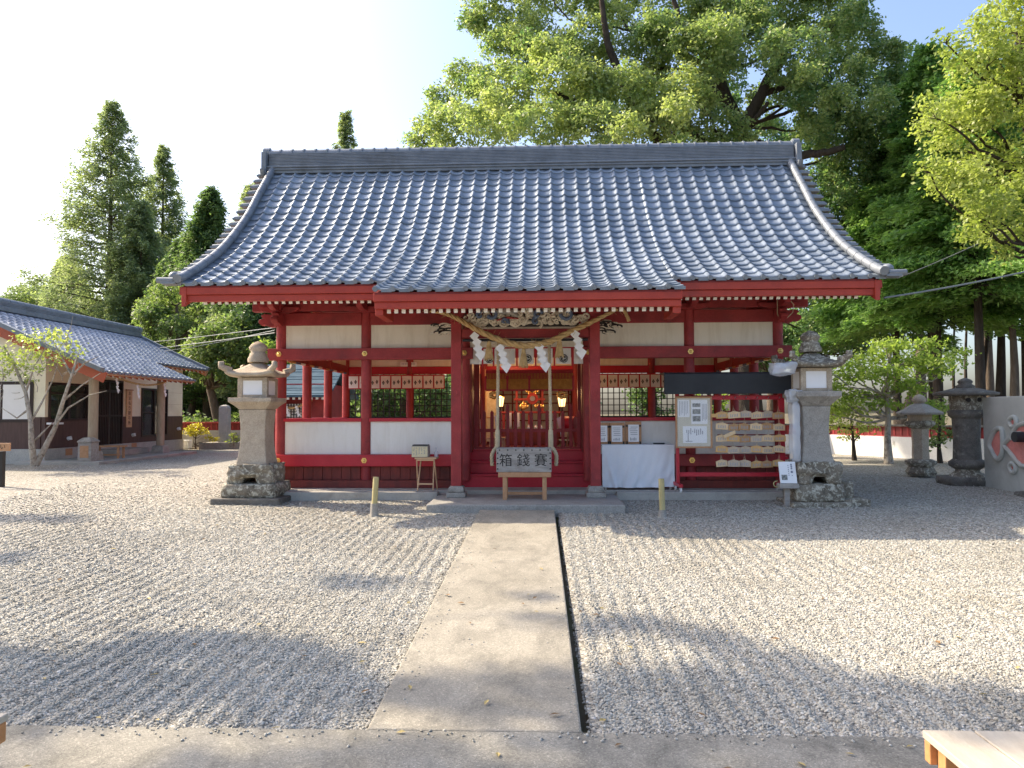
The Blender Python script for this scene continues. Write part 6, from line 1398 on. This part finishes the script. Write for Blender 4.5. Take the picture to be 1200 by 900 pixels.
def conifer(name, label, base, height, rad, mat, bark, seed, group=None, nb=70, clear=0.12, leaf=0.22, per=34, droop=0.25, r0=0.3, lean=(0,0), spread=0.30, power=0.85, width=0.34, spray=0.0):
    """straight trunk, whorls of drooping boughs, each bough a flat spray of small needle sprigs"""
    rg = np.random.default_rng(seed); t = thing(name, label, 'tree', base, group); B = Vector(base)
    ax = lambda h: B+Vector((lean[0]*h/height, lean[1]*h/height, h))
    m = MB(); m.tube([ax(height*q) for q in (0,0.03,0.15,0.35,0.6,0.85,1.0)], [r0*1.3, r0, r0*0.88, r0*0.72, r0*0.45, r0*0.15, 0.01], 12); m.build('trunk', M[bark], t)
    m = MB(); Cs, A_, B_, N_, T_ = [], [], [], [], []
    for i in range(nb):
        f = clear+(1-clear)*((i+0.5)/nb)**0.9; h = height*f; u = (f-clear)/(1-clear)
        ln = rad*((1-u)**power)*rg.uniform(0.65, 1.12)+0.25; az = i*2.399+rg.uniform(-0.5, 0.5); d = np.array([math.cos(az), math.sin(az), 0]); sd = np.array([-d[1], d[0], 0])
        o = np.array(ax(h)); up_ = 0.35*(u**1.5)+rg.uniform(-0.05, 0.1)
        m.tube([Vector(o+d*ln*q+np.array([0,0,1])*ln*(up_*q-droop*q*q)) for q in (0,0.35,0.7,1.0)], [0.012*ln+0.01, 0.009*ln+0.006, 0.006*ln+0.004, 0.003], 5)
        nc = int(per*(0.5+ln)); bt = rg.uniform(0.2, 0.75); q = 0.14+0.88*rg.random(nc)**0.7; w = (rg.random(nc)-0.5)*2*width*ln*np.clip(1.25-q, 0.15, 1)
        z = ln*(up_*q-droop*q*q)-np.abs(w)*0.35*(spray == 0)+rg.normal(size=nc)*(0.05*(1+ln*0.2)+0.20*spray*(0.4+q)*min(1.0, ln/2.2))
        P = o+d*(ln*q)[:,None]+sd*w[:,None]+np.array([0,0,1])*z[:,None]
        k = 5; pp = (P[:,None,:]+rg.normal(size=(nc,k,3))*leaf*np.array([0.75,0.75,0.5])).reshape(-1,3)
        dirv = d+sd*np.sign(w)[:,None]*0.6+np.array([0,0,-0.35]); dirv = np.repeat(dirv, k, 0)+rg.normal(size=(nc*k,3))*0.45; dirv /= np.linalg.norm(dirv, axis=1, keepdims=True)
        nn = np.array([0,0,1.0])+rg.normal(size=(nc*k,3))*0.5; nn -= dirv*(nn*dirv).sum(1, keepdims=True); nn /= np.linalg.norm(nn, axis=1, keepdims=True)
        Cs.append(pp); A_.append(dirv); N_.append(nn); B_.append(np.cross(nn, dirv)); T_.append(bt+rg.normal(size=nc*k)*0.18+0.15*np.repeat(q, k)-0.05)
    m.build('branches', M[bark], t); C = np.concatenate(Cs); s = leaf*rg.uniform(0.7, 1.3, len(C))
    leaf_obj2('crown', C, np.concatenate(A_), np.concatenate(B_), np.concatenate(N_), s*1.3, s*0.5, np.concatenate(T_), M[mat], t); return t
def P3(px, py, Y): v = at(px, py, Y); return (v.x, v.y, v.z)
def base_at(px, Y, dz=0.0):
    x = X_(px, Y); return (x, Y, float(ground_z(np.array(x), np.array(Y)))+dz)

# ---- the great camphor behind the hall
rg = np.random.default_rng(40); YT = 25.0
def S(px, py, r, dy=0.0, tone=None):                                 # one leaf clump, measured on the photograph at its depth
    Yc = YT+dy; v = at(px, py, Yc); k = Yc/F_PX; c = (v.x, v.y, v.z, r*k, r*k, r*k*0.92); return c if tone is None else c+(tone,)
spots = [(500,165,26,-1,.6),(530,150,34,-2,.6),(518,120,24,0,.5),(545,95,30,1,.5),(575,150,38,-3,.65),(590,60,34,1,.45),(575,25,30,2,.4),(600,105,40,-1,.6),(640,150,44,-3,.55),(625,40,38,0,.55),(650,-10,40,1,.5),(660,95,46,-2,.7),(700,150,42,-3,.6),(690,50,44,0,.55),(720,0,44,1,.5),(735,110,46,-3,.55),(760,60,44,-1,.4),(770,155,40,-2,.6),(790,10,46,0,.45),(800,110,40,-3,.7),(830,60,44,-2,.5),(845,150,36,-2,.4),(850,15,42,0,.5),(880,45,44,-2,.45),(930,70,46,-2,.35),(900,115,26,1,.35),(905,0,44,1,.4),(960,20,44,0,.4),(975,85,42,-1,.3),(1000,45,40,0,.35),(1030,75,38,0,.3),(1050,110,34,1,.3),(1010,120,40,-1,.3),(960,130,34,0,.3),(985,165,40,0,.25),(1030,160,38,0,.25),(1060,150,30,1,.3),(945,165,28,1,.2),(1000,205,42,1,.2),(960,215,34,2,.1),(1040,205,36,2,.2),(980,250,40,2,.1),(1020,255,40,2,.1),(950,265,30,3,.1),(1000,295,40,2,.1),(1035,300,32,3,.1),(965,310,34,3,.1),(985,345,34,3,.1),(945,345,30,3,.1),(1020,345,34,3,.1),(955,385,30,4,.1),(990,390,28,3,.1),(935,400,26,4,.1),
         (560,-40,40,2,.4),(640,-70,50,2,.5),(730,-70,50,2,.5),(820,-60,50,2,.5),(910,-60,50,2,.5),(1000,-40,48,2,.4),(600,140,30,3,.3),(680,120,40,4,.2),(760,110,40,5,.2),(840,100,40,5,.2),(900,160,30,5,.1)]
cl = []
for (px, py, r, dy, tn) in spots:
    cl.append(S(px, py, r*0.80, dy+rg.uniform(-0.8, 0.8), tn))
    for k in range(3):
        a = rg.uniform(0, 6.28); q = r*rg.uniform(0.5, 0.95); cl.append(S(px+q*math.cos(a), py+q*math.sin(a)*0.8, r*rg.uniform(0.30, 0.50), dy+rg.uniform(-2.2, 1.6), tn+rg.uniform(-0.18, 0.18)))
tb = base_at(875, 26); TP = [tb, P3(872,420,26), P3(868,330,26), P3(862,240,25.6), P3(868,190,25.2), P3(868,150,25.0), P3(850,115,24.6), P3(838,80,24.4)]
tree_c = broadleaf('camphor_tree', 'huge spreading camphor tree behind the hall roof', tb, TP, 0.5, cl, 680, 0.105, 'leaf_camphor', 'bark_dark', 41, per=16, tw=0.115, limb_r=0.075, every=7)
m = MB(); rg = np.random.default_rng(2)
for pts, r in (([(868,150),(893,110),(915,75),(935,40)],0.22),([(893,110),(925,100),(955,92)],0.13),([(862,240),(905,190),(950,180),(990,172)],0.22),([(850,115),(825,100),(808,90)],0.13),([(868,150),(885,140),(900,120)],0.12),([(862,240),(760,150),(700,130),(650,110)],0.2),([(868,190),(740,120),(715,60),(705,0)],0.2),([(700,130),(600,130),(545,140)],0.10),([(838,80),(795,30),(780,-20)],0.13)):
    P = [Vector(P3(px, py, 24.2-0.3*i)) for i, (px, py) in enumerate(pts)]
    for i in range(len(P)-1): limb(m, P[i], P[i+1], r*(1-0.75*i/len(P)), r*(1-0.75*(i+1)/len(P)), rg, 0.05)
m.build('great_limbs', M['bark_dark'], tree_c)
# ---- bright tree at the right edge
YT = 14.5; rg = np.random.default_rng(50); cl = []
for (px, py, r, tn) in ((1190,-10,44,.5),(1165,25,34,.55),(1205,40,44,.6),(1150,70,34,.55),(1120,60,22,.3),(1195,95,46,.65),(1140,110,36,.6),(1105,120,26,.45),(1170,140,42,.7),(1115,160,34,.6),(1215,150,44,.6),(1145,190,40,.65),(1095,195,24,.5),(1190,205,42,.6),(1120,222,28,.55),(1165,245,36,.5),(1215,250,40,.5),(1140,268,20,.4),(1190,285,26,.45),(1240,100,46,.5),(1250,200,46,.5)):
    for k in range(4): a = rg.uniform(0, 6.28); q = r*rg.uniform(0.2, 0.8); cl.append(S(px+q*math.cos(a), py+q*math.sin(a), r*rg.uniform(0.42, 0.62), rg.uniform(-1.2, 1.2), tn+rg.uniform(-.15,.15)))
b_ = base_at(1235, 15.2); broadleaf('broadleaf_tree', 'bright yellow green leafy tree overhanging the right edge', b_, [b_, P3(1240,400,15.2), P3(1228,300,15.0), P3(1215,200,14.8), P3(1200,120,14.6), P3(1195,60,14.5)], 0.2, cl, 760, 0.075, 'leaf_bright', 'bark_dark', 51, per=12, tw=0.10, limb_r=0.05, every=3)
# ---- cypresses and bare trunks at the right
g = 'cypresses behind the right wall'
conifer('cypress_tree', 'tall dense green cypress between camphor and bright tree', base_at(1100,23.5), 13.0, 3.0, 'leaf_hinoki', 'bark_dark', 60, g, 120, 0.33, 0.15, 75, 0.24, 0.17, width=0.40)
conifer('cypress_tree', 'cypress with drooping boughs behind the dark round lantern', base_at(1150,21.0), 11.5, 3.0, 'leaf_hinoki', 'bark_dark', 61, g, 90, 0.40, 0.15, 75, 0.26, 0.15, width=0.40)
conifer('cypress_tree', 'shadowy cypress half hidden by the bright tree', base_at(1205,24.0), 13.0, 3.2, 'leaf_hinoki', 'bark_dark', 62, g, 90, 0.40, 0.16, 70, 0.26, 0.17, width=0.40)
conifer('cypress_tree', 'shaded cypress close behind the tall grey lantern', base_at(1052,25.5), 10.5, 3.0, 'leaf_hinoki', 'bark_dark', 63, g, 80, 0.42, 0.16, 70, 0.26, 0.15, width=0.40)
def pole_tree(px0, px1, Y, top, r, label, bark, seed, crown=True):
    rg = np.random.default_rng(seed); b = base_at(px0, Y); t = P3(px1, top, Y); pts = [Vector(b).lerp(Vector(t), q)+Vector((math.sin(q*5+seed)*0.10*q,0,0)) for q in np.linspace(0, 1, 7)]
    cl = [(*(pts[-1]+Vector((rg.uniform(-1.2,1.2), rg.uniform(-1,1), rg.uniform(-0.3,1.8)))), 1.0, 1.0, 0.6) for k in range(7)]
    broadleaf('woodland_tree', label, b, pts, r, cl, 160, 0.15, 'leaf_dark', bark, seed, 'bare trunks beyond the right wall', limb_r=0.06)
pole_tree(1090,1092,26,360,0.14,'straight dark trunk rising left of the round lantern','bark_dark',70)
pole_tree(1117,1119,34,360,0.09,'thin dark trunk showing just above the round lantern roof','bark_dark',71)
pole_tree(1133,1131,35,350,0.10,'second thin dark trunk above the round lantern roof','bark_dark',72)
pole_tree(1145,1158,27,350,0.12,'crooked dark trunk right of the round lantern','bark_dark',73)
pole_tree(1172,1170,25,330,0.20,'thick dark trunk above the left half of the grey board','bark_dark',74)
pole_tree(1187,1186,22,330,0.16,'pale barked trunk above the middle of the grey board','bark',75)
pole_tree(1040,1108,24,360,0.17,'dark trunk leaning right behind the small maple','bark',76)
# ---- small maple and shrubs before the right wall
YT = 17.5; rg = np.random.default_rng(80); cl = []
for (px, py, r, tn) in ((1000,440,26,.4),(975,455,24,.5),(1020,420,24,.5),(1045,405,26,.6),(1070,425,28,.5),(1040,440,28,.4),(1095,430,24,.5),(1010,465,22,.4),(1060,455,24,.35),(985,480,18,.5),(1085,405,20,.6),(1115,415,18,.5),(1030,475,18,.3),(1075,475,16,.3),(1095,478,14,.3),(960,440,18,.4)):
    cl.append(S(px, py, r, rg.uniform(-0.7,0.9), tn)[:5]+(r*YT/F_PX*0.28, tn))
    cl.append(S(px+rg.uniform(-14,14), py+rg.uniform(-10,10), r*0.6, rg.uniform(-0.7,0.9), tn)[:5]+(r*YT/F_PX*0.2, tn))
b_ = base_at(1040,17.6,0.05); broadleaf('maple_tree', 'young maple with tiered light green leaves before the white wall', b_, [b_, P3(1040,515,17.6), P3(1041,490,17.6), P3(1039,465,17.6), P3(1042,430,17.6), P3(1044,405,17.6)], 0.085, cl, 330, 0.085, 'leaf_maple', 'bark_pale', 81, per=9, tw=0.09, limb_r=0.035)
YT = 18.6; cl = [S(px, py, r, rg.uniform(-.3,.3), tn) for px, py, r, tn in ((985,480,18,.6),(1000,490,18,.7),(970,495,14,.5),(1012,500,14,.6),(955,487,13,.5),(995,508,12,.5))]
b_ = base_at(1000,18.8,0.05); broadleaf('shrub', 'small yellow green shrub right of the tall grey lantern', b_, [b_, P3(1000,520,18.8), P3(999,505,18.8), P3(997,490,18.8)], 0.05, cl, 500, 0.075, 'leaf_bright', 'bark_dark', 83, per=10, tw=0.08, cat='shrub', limb_r=0.025)
YT = 17.9; cl = [S(px, py, r, rg.uniform(-.3,.3), tn) for px, py, r, tn in ((1098,500,14,.3),(1104,480,14,.4),(1094,520,12,.3),(1108,510,12,.3))]
b_ = base_at(1100,17.9,0.05); broadleaf('shrub', 'dark green shrub beside the short hexagonal lantern', b_, [b_, P3(1100,520,17.9), P3(1101,500,17.9), P3(1101,485,17.9)], 0.05, cl, 450, 0.08, 'leaf_wood', 'bark_dark', 84, per=10, tw=0.08, cat='shrub', limb_r=0.025)
# ---- cedars and the wood at the left
g = 'cedars behind the office'
conifer('cedar_tree', 'tallest cedar behind the office with its pointed top in open sky', base_at(125,46), 20.9, 6.4, 'leaf_cedar', 'bark', 90, g, 190, 0.10, 0.16, 26, 0.02, 0.30, width=0.24, power=0.88, spray=0.9)
conifer('cedar_tree', 'slimmer pointed cedar right of the tallest cedar', base_at(187,50), 19.4, 4.6, 'leaf_cedar', 'bark', 91, g, 160, 0.10, 0.16, 28, 0.02, 0.28, width=0.26, power=0.9, spray=0.8)
conifer('cedar_tree', 'yellowish cedar filling the gap between the two pointed cedars', base_at(162,44), 13.6, 3.4, 'leaf_cedar', 'bark', 92, g, 140, 0.1, 0.16, 36, 0.04, 0.24, width=0.30, spray=0.8)
conifer('cedar_tree', 'cedar with only its tip over the left end of the hall ridge', base_at(403,42), 18.2, 2.9, 'leaf_cedar', 'bark', 93, g, 150, 0.1, 0.13, 40, 0.04, 0.26, width=0.28, power=1.0, spray=0.6)
conifer('cedar_tree', 'narrow conifer at the left verge of the hall roof', base_at(293,33), 11.0, 2.1, 'leaf_cedar', 'bark', 94, g, 130, 0.1, 0.13, 50, 0.06, 0.20, width=0.32, spray=0.6)
conifer('cedar_tree', 'low shaded cedar just left of the tallest cedar', base_at(76,52), 12.0, 4.0, 'leaf_cedar', 'bark', 95, g, 130, 0.08, 0.18, 44, 0.05, 0.26, width=0.3, spray=0.9)
gw = 'woodland trees beyond the left wall'
def wood(px, Y, top, wpx, label, seed, mat='leaf_wood', bark='bark', low=470, tpx=None, n=26, r=0.2, dens=190):
    rg = np.random.default_rng(seed); b = base_at(px, Y); k = Y/F_PX; zt = Z_(top, Y); zl = Z_(low, Y); x = b[0]; cz = (zt+zl)/2; ch = (zt-zl)/2; w = wpx*k/2
    cl = fill([(x, Y, cz, w, w, ch)], n, rg, w*0.26, w*0.42, 0.75, 0.35)
    tx = X_(tpx, Y) if tpx else x; broadleaf('woodland_tree', label, b, [b, (tx, Y, zl), (tx+0.1, Y, cz), (x, Y, zt-0.4*ch)], r, cl, dens*1.5, 0.135, mat, bark, seed, gw, limb_r=0.07, per=14, tw=0.15)
conifer('cedar_tree', 'dark bushy evergreen between the pointed cedars and the hall roof', base_at(243,38), 12.4, 3.6, 'leaf_dark', 'bark', 100, g, 150, 0.08, 0.16, 44, 0.05, 0.25, width=0.32, power=0.85, spray=0.9)
conifer('cedar_tree', 'second dark evergreen low behind the far end of the office roof', base_at(212,40), 10.2, 3.4, 'leaf_dark', 'bark', 99, g, 130, 0.08, 0.16, 44, 0.05, 0.25, width=0.32, power=0.85, spray=0.9)
wood(205,34,330,90,'leafy tree over the far end of the office roof',101,'leaf_wood', low=450, n=30)
wood(300,31,300,90,'dark tree close behind the left eave corner',102,'leaf_dark', low=430, n=48)
wood(262,29,370,80,'light green tree over the stone monument',103,'leaf_wood', low=455, tpx=246, n=26, r=0.19)
wood(318,28.5,395,70,'light green tree behind the tall tan lantern',104,'leaf_maple', low=480, n=24)
wood(222,38,380,70,'shaded tree beside the office eave',105,'leaf_dark', low=470, n=22, tpx=226)
wood(180,52,330,120,'far green tree behind the slimmer cedar',106,'leaf_wood', low=420, n=24)
wood(40,55,335,130,'distant low tree over the office ridge, far left',107,'leaf_wood', low=400, n=22)
wood(370,33,400,120,'leafy tree glimpsed through the open left bay',108,'leaf_maple', low=490, n=26)
wood(470,27,425,110,'dark leafy tree seen through the left rear windows',109,'leaf_dark', low=505, n=26)
wood(430,29,420,80,'green tree seen past the left rear corner post',110,'leaf_wood', low=500, n=22)
wood(830,29,450,60,'small light green tree seen through the right rear windows',116,'leaf_maple', low=495, n=10, dens=120)
wood(765,32,445,60,'dim small tree seen past the right rear window post',117,'leaf_dark', low=490, n=12, dens=140)
wood(905,30,380,80,'dark tree behind the right end of the hall',112,'leaf_dark', low=440, n=22)
wood(960,33,370,110,'dark tree filling the gap right of the hall',113,'leaf_dark', low=420, n=22)
wood(1160,36,250,160,'deep shaded tree behind the cypresses',114,'leaf_dark', low=360, n=34)
wood(1080,34,300,110,'shaded tree between the cypress trunks',115,'leaf_dark', low=370, n=22)
# ground cover on the bank behind the left wall
rg = np.random.default_rng(120); cl = []
for k in range(70): x = rg.uniform(-16, -3.5); y = rg.uniform(27.0, 31); cl.append((x, y, float(ground_z(np.array(x), np.array(y)))+0.25, rg.uniform(.4,.9), .5, rg.uniform(.25,.6)))
C, Nn, T = clump_leaves(cl, 220, rg, 0.12); s = 0.13*rg.uniform(.7,1.3,len(C)); tag(leaf_obj('undergrowth', C, Nn, s*1.25, s*0.7, T, M['leaf_wood'], None, rg), kind='stuff')
cl = []
for k in range(90): x = rg.uniform(-60, 1); y = rg.uniform(58, 75); r = rg.uniform(2.0, 4.0); cl.append((x, y, rg.uniform(0.5, 7.0), r, r, r*0.8, rg.uniform(0.1,0.5)))
for k in range(26): x = rg.uniform(-8, 2); y = rg.uniform(48, 58); r = rg.uniform(1.5, 3.0); cl.append((x, y, rg.uniform(0.5, 4.0), r, r, r*0.8, rg.uniform(0.0,0.4)))
C, Nn, T = clump_leaves(cl, 26, rg, 0.4, 12, 0.4); s = 0.42*rg.uniform(.7,1.3,len(C)); tag(leaf_obj('distant_woods', C, Nn, s*1.2, s*0.8, T, M['leaf_wood'], None, rg), kind='stuff')
# ---- small pale barked tree before the office
YT = 16.6; b = base_at(40,16.6,0.05); rg = np.random.default_rng(130); t = thing('ornamental_tree', 'small pale barked tree with sparse yellow green leaves before the office', 'tree', b); m = MB(); br = MB()
stems = [[(40,545),(37,520),(36,495),(30,460),(18,430),(4,405)],[(42,545),(55,520),(65,500),(74,470),(84,440),(92,415)],[(66,497),(80,478),(105,463),(125,458)],[(36,495),(50,470),(62,445),(70,420)],[(33,480),(20,490),(2,478)],[(74,470),(95,452),(118,437)],[(37,520),(52,505),(62,495)],[(30,460),(40,430),(55,405)],[(84,440),(100,425),(115,418)],[(84,440),(70,415),(60,395)]]
for i, st in enumerate(stems):
    P = [Vector(P3(px, py, 16.6+rg.uniform(-.3,.3)*(j > 0))) for j, (px, py) in enumerate(st)]; r = 0.075 if i < 2 else 0.028
    (m if i < 2 else br).tube(P, [r*(1-0.75*j/(len(P)-1)) for j in range(len(P))], 9)
m.build('trunk', M['bark_pale'], t); cl = []
for (px, py, r, tn) in ((14,415,18,.5),(36,400,19,.6),(60,395,17,.7),(78,403,15,.7),(50,415,18,.5),(24,432,15,.4),(4,425,16,.5),(74,424,12,.4),(88,412,9,.5),(44,432,12,.4),(30,445,9,.4),(66,390,11,.7),(2,440,10,.4),(-20,415,22,.5),(-15,440,18,.4)):
    cl.append(S(px, py, r, rg.uniform(-.5,.5), tn)[:5]+(r*YT/F_PX*0.42, tn)); e = Vector(cl[-1][:3])
    for k in range(3): limb(br, e+Vector((0,0,-0.5*rg.random()-.1)), e+Vector(rg.normal(size=3))*0.25, 0.010, 0.003, rg, 0.1, 4)
br.build('branches', M['bark_pale'], t); C, Nn, T = clump_leaves(cl, 260, rg, 0.07, 8, 0.10); s = 0.072*rg.uniform(.7,1.3,len(C)); leaf_obj('crown', C, Nn, s*1.3, s*0.7, T, M['leaf_bright'], t, rg)
# ---- yellow shrub and little plant by the left wall
YT = 25.2; b = base_at(230,25.2,0.05); cl = [S(px, py, r, rg.uniform(-.2,.2), tn) for px, py, r, tn in ((222,505,7,.7),(231,502,7,.9),(238,507,6,.7),(226,509,5,.5),(246,514,4,.5),(252,516,4,.6))]
broadleaf('shrub', 'small shrub with bright yellow leaves before the left wall', b, [b, P3(229,522,25.2), P3(229,514,25.2), P3(229,507,25.2)], 0.03, cl, 900, 0.075, 'leaf_yellow', 'bark', 131, per=8, tw=0.05, cat='shrub', limb_r=0.02)
b = base_at(274,25.0,0.2); cl = [S(px, py, r, 0, .6) for px, py, r in ((273,510,4),(276,514,5),(271,516,4))]
broadleaf('shrub', 'little yellow green plant at the foot of the stone monument', b, [b, P3(274,517,25.0), P3(274,513,25.0), P3(274,510,25.0)], 0.02, cl, 900, 0.07, 'leaf_bright', 'bark', 132, per=8, tw=0.05, cat='shrub', limb_r=0.012)
# ---- tall tree standing left of the camera: only its shade reaches the picture
rg = np.random.default_rng(140); cl = []
def shade(sx, sy, r, h, dens=1):
    k = Vector((-1.125, 0.435, 1))*h; cl.append((sx+k.x, sy+k.y, h+0.05, r, r*0.75, r*0.30))
for sx, sy, r in ((0.65,4.45,.26),(1.05,4.4,.28),(1.5,4.42,.26),(1.95,4.25,.28),(2.35,4.08,.30),(2.75,3.95,.3),(1.0,3.95,.3),(1.6,3.8,.34),(2.2,3.6,.36),(2.9,3.6,.36),(0.4,3.95,.28),(-2.7,4.85,.2),(-2.2,4.75,.22),(-1.6,4.5,.22),(-1.4,4.15,.22),(-2.6,4.3,.22),(-3.1,4.4,.22),(-2.5,4.85,.30),(-2.2,5.0,.18),(-2.85,4.55,.30),(-2.95,4.15,.28),(-1.9,4.85,.26),(-1.5,4.75,.2),(-1.25,4.45,.26),(-1.75,4.2,.28),(-1.05,4.1,.24),(-2.3,4.1,.30),(-2.05,4.5,.2),(-2.6,3.75,.26),(-1.4,3.85,.22),(-3.4,4.25,.3),(-3.4,3.8,.3),(-3.9,4.3,.3),(-0.6,4.15,.24),(-0.15,4.2,.22),(0.15,4.25,.16),(-0.4,3.95,.2),(0.45,5.45,.20),(0.72,5.45,.2),(1.0,5.25,.22),(1.3,4.95,.2),(1.5,4.7,.16),(0.5,4.25,.28),(0.85,4.1,.32),(1.3,4.1,.34),(1.75,4.1,.34),(2.15,3.9,.34),(2.5,3.7,.36),(0.6,3.7,.34),(1.2,3.6,.4),(1.9,3.4,.4),(2.6,3.3,.4),(3.2,3.5,.4),(-1.62,6.45,.17),(-1.35,6.55,.14),(-1.8,6.62,.09),(-5.7,7.5,.22),(-5.4,7.3,.10),(0.05,6.0,.07),(0.05,5.35,.10),(-0.7,3.2,.4),(0.2,3.3,.45),(-1.5,2.95,.45),(1.1,3.0,.5),(-2.6,3.1,.25),(-3.4,3.0,.3),(2.2,2.9,.5),(0.6,2.6,.6),(-0.6,2.5,.6),(3.2,2.9,.6),(-6.4,9.7,.3),(-7.2,9.8,.4),(-8,9.9,.45),(-9,10.0,.45)):
    shade(sx, sy, r, rg.uniform(8.6, 9.8))
b = (-16.5, 11.0, gz(11.0)-0.05); broadleaf('shade_tree', 'tall spreading tree standing beyond the left edge', b, [b, (-16.4,11,2.5), (-16.2,10.8,4.5), (-15.6,10.0,6.2), (-14.5,9.2,7.6), (-13,8.4,8.4), (-11.5,8.0,8.9), (-9.5,7.6,9.2), (-7.5,8.0,9.3)], 0.16, cl, 1050, 0.09, 'leaf_camphor', 'bark', 141, per=10, tw=0.10, limb_r=0.02, every=2)

# ================================================================== OVERHEAD WIRES
def wire(label, a, b, sag, r, name='overhead_wire'):
    a, b = Vector(a), Vector(b); t = thing(name, label, 'wire', a.lerp(b, .5), 'overhead wires'); m = MB(); m.tube([a.lerp(b, q)+Vector((0,0,-sag*4*q*(1-q))) for q in np.linspace(0, 1, 14)], r, 6); m.build('cable', M['cable'], t)
wire('upper grey wire from the hall corner towards the left wood', P3(322,384,14), P3(100,404,60), 0.15, 0.009); wire('lower grey wire from the hall corner towards the left wood', P3(322,390,14), P3(100,411,60), 0.2, 0.011); wire('middle thin wire from the hall corner over the office roof', P3(322,387,14), P3(105,400,62), 0.7, 0.008)
wire('thick pale wire from the right eave corner across the trees', P3(1036,349,11.2), P3(1290,296,13.5), 0.06, 0.016); wire('thin pale wire rising steeply across the bright tree', P3(1052,326,17), P3(1290,212,17), 0.1, 0.012)
t = thing('hanging_cable', 'looped pale cable hung at the right corner of the hall', 'cable', P3(914,372,12.0)); m = MB(); m.tube([Vector(P3(px,py,12.0)) for px, py in ((911,352),(911,368),(914,374),(922,373),(929,366),(930,357),(926,352))], 0.008, 6); m.build('cable', M['hemp'], t)
